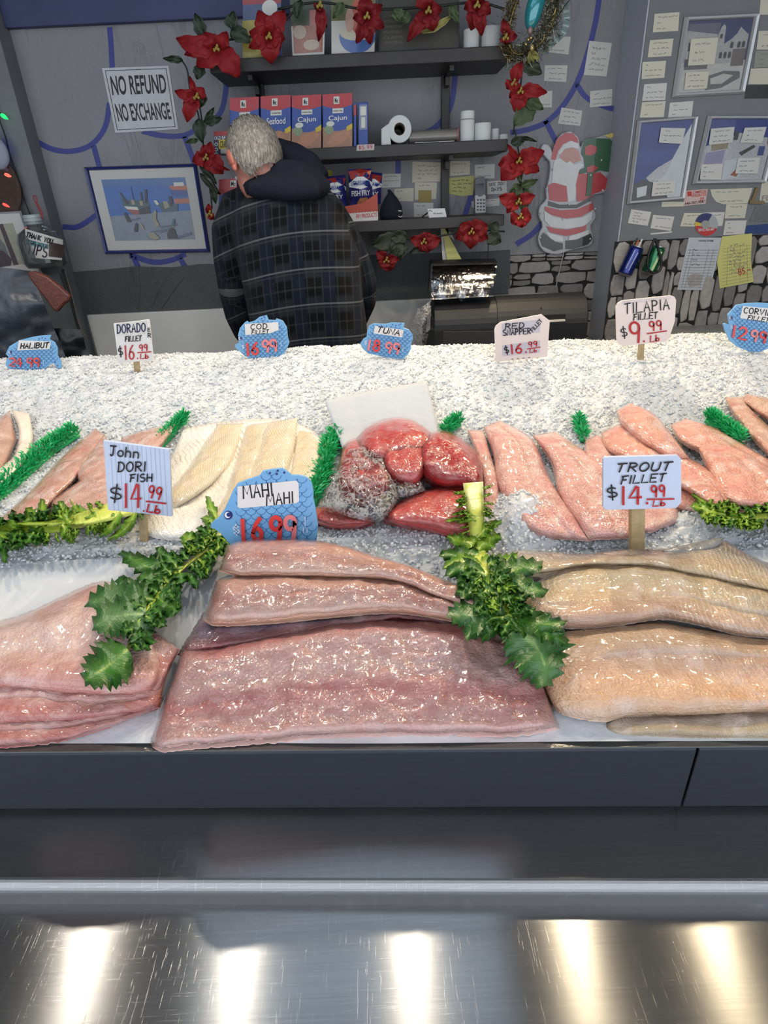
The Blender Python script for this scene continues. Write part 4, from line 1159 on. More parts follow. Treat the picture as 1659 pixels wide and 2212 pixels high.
# fish-fry bags in their carton
FB = M('bag_blue_foil', (40, 42, 110), .25, .1, var=.2, vscale=50, bump=.5, bscale=60, coat=.5)
FRD = M('bag_red_foil', (160, 50, 46), .3, .1, bump=.4, bscale=60, coat=.4)
def bag(q, Y, label, body, items, mats, depth=.035, texts=()):
    pr = PY(Y)
    B = bil(q)
    n, m_ = 9, 11
    V, F, UV = [], [], []
    for side in (1, -1):
        for j in range(m_):
            for i in range(n):
                s, t = i / (n - 1), j / (m_ - 1)
                p = pr(*B(s, t))
                bulge = depth * (max(0, math.sin(math.pi * s)) ** .6) * (max(0, math.sin(math.pi * t)) ** .6)
                V.append(p + Vector((0, -side * bulge + .004 * nz((p.x, p.z), 60, side), 0)))
    for sd in range(2):
        o_ = sd * n * m_
        for j in range(m_ - 1):
            for i in range(n - 1):
                f = (o_ + j * n + i, o_ + (j + 1) * n + i, o_ + (j + 1) * n + i + 1, o_ + j * n + i + 1)
                F.append(f if sd == 0 else f[::-1])
    t_ = thing('fish_fry_bag', pr(*B(.5, 1)), label, 'bag', 'bags of fish fry mix in the display carton')
    mk('pouch', (V, F), body, t_, smooth=True)
    def bp(x, y, off):
        # project onto the bulging front
        tl, tr, br, bl = [np.array(p, float) for p in q]
        w_, h_ = tr[0] - tl[0], bl[1] - tl[1]
        s, t = (x - tl[0]) / w_, (y - tl[1]) / h_
        bulge = depth * (max(0, math.sin(math.pi * min(1, max(0, s)))) ** .6) * (max(0, math.sin(math.pi * min(1, max(0, t)))) ** .6)
        return on_y(x, y, Y - bulge - off - .003)
    for mi_, pl in items:
        pp = orient([B(s, t) for s, t in pl]); c = (sum(p[0] for p in pp) / len(pp), sum(p[1] for p in pp) / len(pp))
        Vp, Fp = [bp(c[0], c[1], .003)], []
        dense = []
        for k in range(len(pp)):
            a_, b_ = pp[k], pp[(k + 1) % len(pp)]
            for u_ in (0, .5): dense.append((a_[0] + (b_[0] - a_[0]) * u_, a_[1] + (b_[1] - a_[1]) * u_))
        for k, p in enumerate(dense): Vp.append(bp(p[0], p[1], .002)); Fp.append((0, k + 1, (k + 1) % len(dense) + 1))
        mk('bag_print', (Vp, Fp), mats[mi_], t_)
    for tx, (s0, t0, s1, t1), mm, bo in texts:
        mk('lettering', print_text(tx, [B(s0, t0), B(s1, t0), B(s1, t1), B(s0, t1)], bp, .0045, bo), mm, t_)
    return t_
band = [(.0, .36), (.35, .2), (.65, .2), (1, .36), (.98, .46), (.5, .52), (.02, .46)]
bag([(698, 382), (746, 378), (750, 450), (700, 452)], YF + .02, 'blue fish fry bag at the left of the carton, behind the shoulder', FB, [(0, [(0, .1), (.5, .05), (1, .1), (.9, .3), (.1, .3)]), (1, band)], [FRD, WHI], texts=[('OUISIANA', (.1, .3, .95, .42), CBLU, .01), ('FRY', (.4, .58, .85, .7), WHI, .02)])
bag([(782, 370), (826, 374), (822, 440), (784, 446)], YF + .06, 'blue fish fry bag at the right rear of the carton', FB, [(0, [(0, .1), (.5, .05), (1, .1), (.9, .3), (.1, .3)]), (1, band)], [FRD, WHI], texts=[('ANA', (.5, .3, .95, .42), CBLU, .01), ('RY', (.5, .6, .85, .74), WHI, .02)])
bag([(752, 366), (802, 364), (806, 446), (756, 450)], YF - .005, 'blue fish fry bag at the front centre of the carton', FB, [(0, [(0, .05), (.5, .0), (1, .05), (.9, .26), (.1, .26)]), (1, band), (2, [(.3, .9), (.45, .76), (.75, .75), (.9, .88), (.6, .98)])], [FRD, WHI, CFRY], texts=[('LOUISIANA', (.1, .3, .92, .42), CBLU, .012), ('FISH FRY', (.1, .56, .9, .7), WHI, .02)])
bag([(672, 364), (718, 368), (716, 440), (680, 440)], YF + .08, 'yellow topped bag behind the man\'s hood', M('bag_yellow_foil', (150, 140, 56), .3, .1, bump=.4, bscale=60, coat=.4), [], [])
zc = zof(z3, YF - .03, 790)
q = [(735, 448), (816, 440), (817, zc - 1), (735, zc + 3)]
t_, pr = carton('display_carton', q, YF - .03, .11, M('carton_white', (206, 202, 198), .5), 'white and red display carton of fry products holding the bags', 'carton')
# hollow look: red scalloped rim band
B = bil(q)
rim = [B(0, .0), B(.55, -.12), B(.8, -.4), B(1, -.62), B(1, .42)] + [B(1 - k / 26, .42 + (.05 if k % 2 else 0)) for k in range(1, 26)] + [B(0, .42)]
(V, F), mi = polys([(0, rim)], pr)
mk('carton_print', (V, F), [M('carton_orange_red', (176, 70, 50), .5)], t_, midx=mi)
mk('lettering', print_text('FRY PRODUCTS', [B(.42, .55), B(.97, .51), B(.97, .76), B(.42, .80)], pr, .0016, .012), RED, t_)

# dark knitted cap
c = on_y(845, 458, YF + .06); s = (on_y(846, 458, YF + .06) - c).length
t_ = thing('knit_cap', (c.x, YF + .06, z3), 'dark navy knit cap with a pale letter on the lowest shelf', 'cap')
V, F = lathe([(.0, 0), (22 * s, .0), (25 * s, 10 * s), (23 * s, 24 * s), (15 * s, 38 * s), (5 * s, 50 * s), (1.5 * s, 54 * s)], (c.x, YF + .06, z3 + .001), 28, cap=False)
V = [(v[0] + (.003 * nz((v[0], v[2]), 70)), v[1] * 1 + .003 * nz((v[0], v[2]), 60, 3), v[2]) for v in V]
mk('knit', (V, F), M('navy_knit', (22, 25, 38), .9, bump=.8, bscale=260), t_, smooth=True)
mk('tip', ell((c.x - 3 * s, YF + .06, z3 + 54 * s), (4 * s, 4 * s, 3 * s), 10, 8), M('navy_knit', (22, 25, 38), .9), t_, smooth=True)
mk('letter_patch', ribbons([[(867, 456), (861, 455), (858, 459), (859, 466), (865, 469), (868, 467)]], 2.2, lambda x, y, o: on_y(x, y, YF + .06 - 17 * s - o), .004), M('patch_grey', (180, 184, 176), .8), t_)
# notes on the wall between the shelves
Sn = [([(822, 376), (866, 375), (865, 404), (823, 406)], 'grey shaded note right of the blue bags', PAPER, 3), ([(891, 349), (953, 351), (951, 392), (890, 394)], 'largest shaded note just under the middle shelf', PAPER2, 4),
      ([(852, 408), (894, 406), (893, 435), (851, 434)], 'note above the dark cap', PAPER2, 2), ([(896, 394), (944, 394), (942, 430), (896, 432)], 'note with a tan square stuck on it', PAPER2, 2),
      ([(894, 438), (936, 438), (936, 470), (894, 470)], 'white note low behind the business card', PAPER, 2), ([(972, 348), (1016, 348), (1015, 377), (972, 380)], 'note above the yellow note, right of the upright', PAPER2, 2),
      ([(1026, 356), (1069, 354), (1068, 385), (1026, 387)], 'note above the cordless phone', PAPER, 2), ([(1018, 435), (1079, 428), (1079, 444), (1020, 449)], 'low wide note behind the cordless phone', PAPER, 2)]
for q, l, m, r in Sn: note(q, WB, l, m, r, group='notes pinned between the shelves')
note([(904, 411), (932, 411), (932, 437), (904, 437)], WB, 'tan square paper stuck over a note', M('tan_square', (160, 140, 84), .7), 0, off=.004, group='notes pinned between the shelves')
yq = [(968, 385), (1025, 379), (1022, 421), (999, 424), (970, 419)]
note([(968, 385), (1025, 379), (1022, 421), (970, 419)], WB, 'yellow note curling left of the cordless phone', M('pale_yellow_note', (186, 184, 118), .7), 4, off=.004, group='notes pinned between the shelves', poly=yq, ink=INK)
n_ = note([(1052, 392), (1094, 389), (1095, 418), (1052, 420)], WB, 'white note with dark capitals right of the cordless phone', PAPER, 0, off=.004, group='notes pinned between the shelves')
mk('handwriting', join(ribbons(word('SEE JON', 1056, 402, 1090, 399, 6), 1.2, PY(WB), .0056), ribbons(word('DAYS', 1062, 413, 1084, 411, 7), 1.4, PY(WB), .0056)), INK, n_)
# cordless phone
PH = WB - .05
pr = PY(PH)
a, b = on_y(1038, 384, PH), on_y(1038, 462, PH)
t_ = thing('cordless_phone', (b.x, PH, b.z), 'grey cordless phone with white keypad standing on the lowest shelf', 'phone')
mk('phone_body', prism([(1026, 388), (1030, 384), (1045, 382), (1049, 387), (1050, 458), (1046, 462), (1030, 463), (1026, 459)], pr, .0, .025), M('phone_grey', (112, 114, 120), .4), t_, bevel=.003)
mk('phone_screen', prism([(1028, 397), (1045, 396), (1045, 412), (1028, 413)], pr, .0015, .0012), M('phone_screen_dark', (34, 36, 46), .15), t_)
mk('keypad', prism([(1026, 424), (1030, 421), (1034, 425), (1041, 424), (1045, 420), (1049, 423), (1049, 459), (1027, 460)], pr, .002, .0019), M('phone_white', (206, 208, 206), .4), t_)
for r in range(4):
    for k in range(3):
        x, y = 1030 + 6.6 * k, 430 + 7.2 * r
        mk('key', prism(q4(x, y, x + 4.4, y + 3.6), pr, .0032, .0012), M('key_grey', (96, 100, 106), .5), t_)
# business card and pen
zc = zof(z3, YS + .03, 945)
q = [(923, 451), (961, 450), (965, zc - 1), (927, zc + 1)]
bc = mk('business_card', prism(q, PY(YS + .03), .001, .001), M('card_white', (206, 208, 208), .5), label='white business card propped at the lowest shelf edge', cat='card')
mk('lettering', join(print_text('FISH MARKET', [(936, 460), (957, 459.5), (957, 462.5), (936, 463)], PY(YS + .03), .0016, .02), ribbons([[(926, 457), (929, 453.5), (933, 457)]], 1.3, PY(YS + .03), .0016)), INK, bc)
a = on_y(912, 470, YS + .05); a.z = z3 + .004
mk('pen', tube([a, a + Vector((.03, .05, .015))], .003, 8), BLACKP, label='short black pen lying on the lowest shelf beside the card', cat='pen')

# ================================================================ fish
FISHW = {}
def patch(name, top, bot, hb, th, m, label=None, cat='fish fillet', group=None, nu=64, nv=22, edge=.16, edge_u=None, amp=.0038, fr=30, parent=None, seed=0, rag=2.5, folds=(), film=None, mats=None, bulge=1.0, wav=0.0):
    """a puffed slab: TOP and BOT are its far and near outlines (px, left to right), HB=(near, far) base height over the
    bed, TH thickness; FOLDS = [(v0, width, depth)] grooves along it"""
    T, B = resample(top, nu), resample(bot, nu)
    edge_u = edge_u or edge
    V, F, UV = [], [], []
    bots = []
    for j in range(nv):
        v = j / (nv - 1)
        for i in range(nu):
            u = i / (nu - 1)
            du, dv = min(u, 1 - u) / edge_u * 1.0, min(v, 1 - v) / edge
            e = min(1.0, min(du, 1)) ; e2 = min(1.0, dv)
            prof = math.sqrt(max(0, 1 - (1 - e) ** 2)) * math.sqrt(max(0, 1 - (1 - e2) ** 2))
            p = B[i] * (1 - v) + T[i] * v
            if rag and (j == 0 or j == nv - 1):
                p = p + np.array([0, rag * mnoise.noise(Vector((u * 60, seed, j)))])
            if rag and (i == 0 or i == nu - 1):
                p = p + np.array([rag * mnoise.noise(Vector((v * 30, seed, i))), 0])
            h0 = hb[0] * (1 - v) + hb[1] * v
            t = th * prof
            if wav: t += wav * prof * math.sin(v * 9 + u * 5 + seed)
            for (v0, wd, dp) in folds:
                vv = v - v0 - .05 * math.sin(u * 5 + seed)
                t -= dp * math.exp(-(vv / wd) ** 2) * prof
            q = on_bed(p[0], p[1], h0 + t)
            q.z += prof * (amp * nz((q.x, q.y), fr, seed) + amp * .6 * nz((q.x, q.y), fr * 3, seed + 3))
            V.append(q); UV.append((u, v))
            bots.append((q.x, q.y, min(q.z - .0015, bed(q.x, q.y) + h0 - .0005)))
    N = len(V)
    for j in range(nv - 1):
        for i in range(nu - 1):
            a = j * nu + i
            F.append((a, a + 1, a + nu + 1, a + nu))
    # skirt + underside
    ringi = [i for i in range(nu)] + [j * nu + nu - 1 for j in range(1, nv)] + [(nv - 1) * nu + i for i in range(nu - 2, -1, -1)] + [j * nu for j in range(nv - 2, 0, -1)]
    k0 = len(V)
    for r in ringi: V.append(bots[r]); UV.append(UV[r])
    n = len(ringi)
    for k in range(n):
        k2 = (k + 1) % n
        F.append((ringi[k2], ringi[k], k0 + k, k0 + k2))
    F.append([k0 + k for k in range(n)])
    o = mk(name, (V, F), m, parent, smooth=True, uv=UV, label=label, cat=cat if label else None, group=group)
    if film:
        Vf = []
        for j in range(nv):
            for i in range(nu):
                a = Vector(V[j * nu + i])
                Vf.append(a + Vector((0, -.0006, .0016 + .0012 * abs(nz((a.x, a.y), 70, seed + 9)))))
        Ff = F[:(nv - 1) * (nu - 1)]
        mk('plastic_wrap', (Vf, Ff), film, o, smooth=True, uv=UV[:N])
    return o
def side(A, B):
    """outlines given as two side lines running from far to near -> patch order (far line left, near line right kept as rows)"""
    return A, B

FILM = mat_film('clear_plastic_wrap', .05, .30, 30, .7)
FILMW = mat_film('crumpled_plastic_wrap', .30, .8, 30, .8)
MAHI = mat_fish('mahi_flesh', [(0, (222, 176, 166)), (.25, (228, 168, 162)), (.42, (216, 132, 130)), (.6, (232, 182, 174)), (.85, (232, 178, 170)), (1, (196, 100, 104))], blot=(184, 80, 84), blot_amt=.3, gloss=.25, fib=.6, deep=.15, memb=.2)
MAHI2 = mat_fish('mahi_flesh_pale', [(0, (234, 186, 154)), (.3, (232, 188, 174)), (.55, (226, 158, 142)), (.8, (232, 176, 158)), (1, (228, 172, 156))], blot=(196, 100, 94), blot_amt=.35, gloss=.22, fib=.7, deep=.15, memb=.25)
MAHIS = mat_fish('mahi_skin_side', [(0, (186, 80, 88)), (.22, (190, 122, 130)), (.5, (150, 126, 150)), (1, (140, 114, 138))], blot=(170, 80, 84), blot_amt=.5, gloss=.16, fib=.7)
DORY = mat_fish('dory_flesh', [(0, (196, 132, 122)), (.3, (206, 160, 150)), (.6, (216, 190, 182)), (1, (204, 160, 150))], blot=(182, 104, 96), blot_amt=.45, gloss=.24, deep=.4)
DORYD = mat_fish('dory_flesh_dark', [(0, (176, 96, 90)), (.4, (190, 118, 112)), (.7, (202, 152, 144)), (1, (186, 124, 118))], blot=(206, 170, 160), blot_amt=.4, line=(150, 74, 66), line_amt=.35, lines=18, gloss=.2)
TROUT = mat_fish('trout_flesh', [(0, (196, 166, 134)), (.2, (214, 168, 126)), (.45, (216, 174, 140)), (.62, (182, 152, 132)), (.8, (194, 164, 132)), (1, (206, 170, 128))], blot=(206, 142, 108), blot_amt=.45, line=(226, 206, 170), line_amt=.2, lines=40, slant=1.4, gloss=.22)
TROUTG = mat_fish('trout_flesh_grey', [(0, (168, 142, 122)), (.25, (196, 156, 126)), (.5, (204, 176, 134)), (.8, (190, 174, 140)), (1, (206, 176, 130))], blot=(150, 140, 134), blot_amt=.5, line=(228, 214, 184), line_amt=.35, lines=46, slant=.8, gloss=.22)
TROUTE = mat_fish('trout_skin_edge', [(0, (170, 150, 118)), (.4, (190, 168, 132)), (.75, (150, 140, 130)), (1, (112, 108, 108))], line=(210, 194, 160), line_amt=.5, lines=64, gloss=.2)
CODM = mat_fish('cod_flesh', [(0, (242, 234, 212)), (.4, (236, 222, 190)), (.7, (232, 212, 172)), (1, (242, 234, 214))], line=(176, 148, 96), line_amt=.55, lines=24, slant=2.4, gloss=.22, deep=.15)
CODS = mat_fish('cod_white_membrane', [(0, (246, 243, 236)), (.5, (240, 234, 218)), (1, (247, 244, 238))], line=(172, 150, 108), line_amt=.75, lines=30, slant=3.0, gloss=.2, deep=.1)
DORM = mat_fish('dorado_flesh', [(0, (216, 170, 152)), (.4, (220, 180, 164)), (.7, (212, 160, 146)), (1, (206, 172, 150))], blot=(204, 104, 92), blot_amt=.6, gloss=.2, bsc=1.3, memb=.95, deep=.6)
HALM = mat_fish('halibut_flesh', [(0, (216, 176, 156)), (.5, (222, 184, 166)), (1, (214, 172, 156))], blot=(220, 150, 130), blot_amt=.6, gloss=.3, memb=.95, deep=.6, bsc=1.5)
HALS = M('halibut_white_skin', (226, 214, 198), .4, var=.1, vscale=60, bump=.3, bscale=90, coat=.3)
TUNA = mat_fish('tuna_flesh', [(0, (206, 56, 58)), (.4, (216, 66, 64)), (.8, (224, 78, 70)), (1, (212, 66, 64))], blot=(210, 96, 88), blot_amt=.35, line=(226, 128, 118), line_amt=.35, lines=16, slant=2.6, gloss=.2, deep=.2, fib=.35, bsc=.5, memb=.2)
TUNAD = mat_fish('tuna_flesh_dark', [(0, (176, 34, 42)), (.4, (186, 36, 42)), (.8, (208, 42, 40)), (1, (214, 50, 46))], line=(196, 84, 80), line_amt=.3, lines=14, slant=2.6, gloss=.15, deep=.15, fib=.3, bsc=.35, memb=.1)
SNAP = mat_fish('snapper_flesh', [(0, (228, 172, 166)), (.3, (226, 180, 168)), (.6, (222, 164, 156)), (1, (226, 176, 166))], blot=(206, 112, 112), blot_amt=.6, line=(236, 204, 196), line_amt=.35, lines=20, gloss=.26, memb=.95, deep=.6, bsc=1.5)
TILA = mat_fish('tilapia_flesh', [(0, (228, 164, 146)), (.3, (232, 170, 148)), (.6, (230, 158, 140)), (1, (228, 170, 150))], blot=(214, 104, 100), blot_amt=.6, line=(240, 206, 190), line_amt=.3, lines=22, gloss=.28, memb=.95, deep=.6, bsc=1.5)
CORV = mat_fish('corvina_flesh', [(0, (214, 180, 152)), (.5, (220, 178, 158)), (1, (216, 160, 136))], blot=(186, 104, 104), blot_amt=.6, line=(190, 160, 130), line_amt=.5, lines=20, gloss=.25, memb=.95, deep=.6, bsc=1.5)

# --- front row: mahi mahi under plastic wrap
gM = 'plastic wrapped mahi mahi fillets in the middle of the front row'
patch('fish_fillet', [(440, 1322), (600, 1318), (800, 1312), (985, 1312), (1090, 1372)], [(383, 1414), (480, 1402), (620, 1376), (760, 1352), (900, 1340), (1060, 1382)], (.020, .022), .014, MAHIS,
      'thin mahi mahi fillet with bluish skin showing, squeezed between thicker fillets', group=gM, film=FILM, seed=2, rag=4)
patch('fish_fillet', [(392, 1404), (470, 1399), (600, 1369), (720, 1347), (850, 1337), (990, 1347), (1060, 1366), (1130, 1388), (1150, 1398)],
      [(325, 1603), (345, 1622), (420, 1617), (560, 1606), (700, 1594), (830, 1590), (1000, 1590), (1120, 1589), (1209, 1574)], (.008, .022), .030, MAHI,
      'largest pink mahi mahi fillet, lowest in the plastic wrapped pile', group=gM, film=FILM, nu=110, nv=40, edge=.12, edge_u=.05, seed=1, rag=5, folds=[(.42, .05, .0014)])
patch('fish_fillet', [(468, 1252), (560, 1238), (700, 1240), (850, 1250), (960, 1288), (1070, 1335)], [(438, 1336), (470, 1351), (600, 1345), (740, 1331), (880, 1326), (1075, 1362)], (.040, .050), .030, MAHI2,
      'plump pink mahi mahi fillet resting across the pile below the topmost one', group=gM, film=FILM, nu=90, nv=30, edge=.3, edge_u=.06, seed=4, rag=2)
patch('fish_fillet', [(489, 1180), (520, 1168), (600, 1164), (660, 1166), (720, 1174), (800, 1197), (900, 1228), (1050, 1290)], [(474, 1232), (520, 1245), (600, 1247), (720, 1248), (850, 1257), (960, 1296), (1050, 1330)], (.058, .058), .026, MAHI2,
      'topmost mahi mahi fillet, directly under the blue fish sign', group=gM, film=FILM, nu=90, nv=26, edge=.3, edge_u=.06, seed=5, rag=2)
# --- john dory, left
gD = 'john dory fillets at the left of the front row'
patch('fish_fillet', [(-110, 1538), (0, 1548), (100, 1546), (250, 1530), (352, 1505)], [(-110, 1622), (40, 1612), (130, 1601), (220, 1576), (340, 1532)], (.008, .010), .022, DORYD, 'lowest reddish dory fillet along the tray edge', group=gD, seed=11, rag=5, edge=.25, folds=[(.5, .08, .003)])
patch('fish_fillet', [(-110, 1462), (80, 1472), (200, 1490), (330, 1478), (356, 1470)], [(-110, 1572), (60, 1566), (180, 1556), (280, 1542), (345, 1528)], (.018, .020), .022, DORYD, 'pink dory fillet lying second from the bottom of the left pile', group=gD, seed=12, rag=4, edge=.25, folds=[(.55, .06, .004)])
patch('fish_fillet', [(290, 1345), (330, 1360), (370, 1388), (388, 1402)], [(300, 1500), (320, 1500), (345, 1490), (372, 1430)], (.024, .026), .016, DORYD, 'dark ribbed end of a dory fillet touching the mahi mahi pile', group=gD, seed=13, edge=.3, nu=30)
patch('fish_fillet', [(-110, 1362), (0, 1340), (60, 1322), (150, 1280), (205, 1258), (250, 1262), (300, 1320), (340, 1390)], [(-110, 1490), (0, 1488), (80, 1494), (170, 1504), (240, 1506), (300, 1500), (335, 1485), (350, 1440)], (.030, .020), .030, DORY, 'broad whitish dory fillet on top of the left pile', group=gD, nu=80, nv=30, seed=14, edge=.3, edge_u=.12, rag=3, folds=[(.5, .12, .004)])
# --- trout, right
gT = 'trout fillets at the right of the front row'
patch('fish_fillet', [(1310, 1560), (1350, 1547), (1450, 1543), (1600, 1537), (1760, 1526)], [(1306, 1572), (1342, 1588), (1420, 1590), (1560, 1594), (1760, 1597)], (.007, .009), .014, TROUTE, 'narrow greyish trout fillet lying lowest along the tray edge', group=gT, seed=21, edge=.35)
patch('fish_fillet', [(1130, 1395), (1215, 1362), (1300, 1352), (1420, 1342), (1480, 1351), (1560, 1364), (1659, 1378), (1760, 1388)], [(1180, 1500), (1212, 1540), (1300, 1558), (1360, 1546), (1480, 1546), (1600, 1541), (1760, 1526)], (.016, .024), .026, TROUT, 'broad orange trout fillet second from the bottom, beside the mahi mahi', group=gT, nu=90, nv=34, seed=22, edge=.25, folds=[(.68, .05, .004)], wav=.0028)
patch('fish_fillet', [(1150, 1262), (1222, 1224), (1330, 1215), (1430, 1218), (1540, 1240), (1640, 1266), (1760, 1284)], [(1120, 1330), (1222, 1356), (1330, 1351), (1430, 1337), (1520, 1352), (1610, 1373), (1760, 1380)], (.038, .036), .026, TROUTG, 'trout fillet with pale rib lines in the middle of the right pile', group=gT, nu=90, nv=34, seed=23, edge=.25, folds=[(.40, .05, .004)], wav=.002)
patch('fish_fillet', [(1060, 1200), (1110, 1190), (1150, 1188), (1260, 1196), (1340, 1187), (1440, 1184), (1490, 1176), (1560, 1166), (1620, 1198), (1760, 1262)], [(1060, 1235), (1180, 1237), (1260, 1222), (1400, 1224), (1520, 1246), (1640, 1272), (1760, 1296)], (.050, .030), .022, TROUTE, 'topmost trout fillet with a grey skin flap, under the trout sign', group=gT, nu=90, nv=24, seed=24, edge=.35)
# turned-over skin flap on the topmost trout
patch('fish_fillet', [(1430, 1188), (1480, 1177), (1550, 1162), (1562, 1163)], [(1436, 1200), (1480, 1196), (1540, 1186), (1560, 1170)], (.050, .052), .008, M('trout_grey_skin', (126, 126, 126), .3, var=.35, vscale=90, coat=.4, bump=.3), 'small curled grey skin flap on the topmost trout fillet', group=gT, nu=24, nv=8, seed=25, edge=.4)

# --- back row
gH = 'halibut pieces at the far left'
patch('fish_fillet', [(-130, 1020), (-60, 950), (-5, 905), (22, 886)], [(-90, 1065), (-20, 1040), (14, 1000), (36, 950)], (.012, .012), .03, HALM, 'pale pink halibut piece at the far left edge', group=gH, seed=31, edge=.35, nu=40)
patch('halibut_skin', [(25, 885), (40, 930), (34, 975), (14, 1000), (-40, 1032)], [(62, 892), (70, 930), (68, 960), (52, 1000), (0, 1052)], (.02, .02), .012, HALS, 'white folded halibut skin strip beside the green divider', 'fish skin', group=gH, seed=32, edge=.3, nu=40, nv=12)
gX = 'dorado fillets behind the john dory sign'
patch('fish_fillet', [(262, 945), (300, 932), (350, 920), (388, 910)], [(262, 985), (300, 995), (330, 985), (372, 935)], (.012, .012), .02, DORM, 'dorado fillet furthest right, touching the green divider', group=gX, seed=33, edge=.35, nu=40)
patch('fish_fillet', [(205, 926), (165, 958), (120, 1000), (60, 1065), (-10, 1128)], [(228, 940), (205, 990), (160, 1040), (110, 1090), (60, 1140)], (.012, .010), .022, DORM, 'long dorado fillet along the left green divider', group=gX, seed=34, edge=.35, nu=60)
patch('fish_fillet', [(225, 938), (240, 960), (290, 990), (330, 1010)], [(168, 1000), (172, 1040), (230, 1075), (300, 1060)], (.022, .018), .024, DORM, 'upper dorado fillet with a rounded edge', group=gX, seed=35, edge=.3, nu=44)
patch('fish_fillet', [(205, 1015), (260, 1010), (320, 1015), (350, 1030)], [(112, 1080), (118, 1118), (220, 1118), (330, 1090)], (.024, .020), .024, DORM, 'frontmost dorado fillet above the pale lettuce leaf', group=gX, seed=36, edge=.3, nu=44)
gC = 'cod fillets beside the tuna'
patch('fish_fillet', [(395, 925), (470, 912), (600, 905), (672, 928), (705, 955)], [(300, 1150), (360, 1165), (470, 1165), (600, 1160), (690, 1050)], (.010, .010), .012, CODS, 'broad white cod membrane spread under the cod fillets', 'fish fillet', gC, seed=41, edge=.12, nu=70, nv=40)
patch('fish_fillet', [(470, 916), (438, 960), (405, 1010), (372, 1050), (350, 1085)], [(528, 914), (515, 960), (492, 1010), (440, 1062), (372, 1104)], (.018, .018), .02, CODM, 'cream cod fillet leftmost, running behind the john dory sign', group=gC, seed=42, edge=.35, nu=60)
patch('fish_fillet', [(530, 918), (520, 960), (505, 1010), (480, 1080), (430, 1135)], [(584, 912), (572, 960), (552, 1010), (540, 1060), (500, 1140)], (.020, .018), .022, CODM, 'cream cod fillet in the middle behind the blue fish sign', group=gC, seed=43, edge=.35, nu=60)
patch('fish_fillet', [(572, 914), (552, 960), (540, 1010), (538, 1060)], [(642, 902), (640, 950), (626, 1010), (612, 1066)], (.022, .018), .024, CODM, 'cream cod fillet above the dorsal fin of the blue fish sign', group=gC, seed=44, edge=.35, nu=60)
patch('fish_fillet', [(640, 925), (634, 970), (624, 1030), (620, 1070)], [(672, 932), (692, 965), (690, 1010), (674, 1056)], (.016, .014), .016, CODM, 'short cod fillet next to the tuna and green divider', group=gC, seed=45, edge=.35, nu=40)
gU = 'tuna steaks in the middle of the back row'
patch('tuna_steak', [(766, 950), (795, 920), (845, 902), (890, 906), (925, 928), (942, 945)], [(772, 985), (810, 1010), (850, 1010), (890, 1000), (920, 985), (945, 965)], (.020, .030), .055, TUNA, 'rounded tuna piece at the top back of the tuna heap', 'tuna', gU, nu=50, nv=26, edge=.5, edge_u=.3, film=FILM, seed=51)
patch('tuna_steak', [(905, 968), (930, 934), (975, 934), (1018, 964), (1040, 1000), (1044, 1040)], [(892, 1005), (920, 1040), (955, 1054), (990, 1056), (1020, 1058), (1044, 1060)], (.020, .030), .055, TUNAD, 'large dark red tuna piece with a smooth cut face, right of the heap', 'tuna', gU, nu=60, nv=30, edge=.4, edge_u=.2, film=FILM, seed=52)
patch('tuna_steak', [(735, 985), (746, 957), (775, 944), (808, 958), (838, 1000), (850, 1040)], [(722, 1045), (735, 1072), (770, 1090), (800, 1090), (832, 1070), (850, 1050)], (.020, .025), .05, TUNA, 'tuna piece with crumpled film at the left of the heap', 'tuna', gU, nu=50, nv=26, edge=.45, edge_u=.25, film=FILM, seed=53)
patch('tuna_steak', [(822, 970), (855, 938), (890, 932), (915, 952), (922, 980)], [(822, 1000), (840, 1038), (870, 1052), (902, 1048), (922, 1010)], (.032, .035), .045, TUNA, 'tuna piece in the centre of the heap', 'tuna', gU, nu=40, nv=26, edge=.45, edge_u=.25, film=FILM, seed=54)
patch('tuna_steak', [(826, 1112), (868, 1078), (920, 1055), (970, 1042), (1020, 1040), (1030, 1062)], [(830, 1128), (880, 1142), (930, 1152), (985, 1166), (1024, 1150), (1032, 1090)], (.010, .016), .045, TUNA, 'wedge shaped tuna piece at the front right, beside the lettuce stem', 'tuna', gU, nu=60, nv=26, edge=.45, edge_u=.15, film=FILM, seed=55)
patch('tuna_steak', [(670, 1098), (720, 1093), (770, 1102), (810, 1120)], [(670, 1128), (720, 1142), (770, 1142), (810, 1130)], (.008, .010), .03, TUNA, 'small flat tuna piece at the front left, beside the blue fish sign', 'tuna', gU, nu=40, nv=18, edge=.45, edge_u=.2, film=FILM, seed=56)
FW = 'crumpled clear plastic wrap on the tuna'
patch('crumpled_wrap', [(752, 972), (790, 962), (820, 978), (835, 1010), (850, 1040)], [(690, 1088), (745, 1112), (800, 1124), (830, 1118), (862, 1075)], (.052, .070), .012, FILMW, 'bunched clear plastic wrap spilling off the left tuna piece', 'plastic wrap', seed=57, amp=.006, fr=42, nu=60, nv=40, edge=.2)
patch('crumpled_wrap', [(838, 1036), (870, 1030), (910, 1040)], [(836, 1058), (870, 1072), (918, 1058)], (.048, .052), .012, FILMW, 'small knot of clear plastic wrap under the centre tuna piece', 'plastic wrap', seed=58, amp=.005, fr=60, nu=40, nv=20, edge=.4)
gS = 'red snapper fillets right of the tuna'
patch('fish_fillet', [(1010, 928), (1025, 975), (1042, 1040), (1040, 1110)], [(1045, 930), (1062, 985), (1080, 1050), (1075, 1130)], (.010, .012), .02, SNAP, 'narrow snapper fillet next to the tuna', group=gS, seed=61, edge=.35, nu=50)
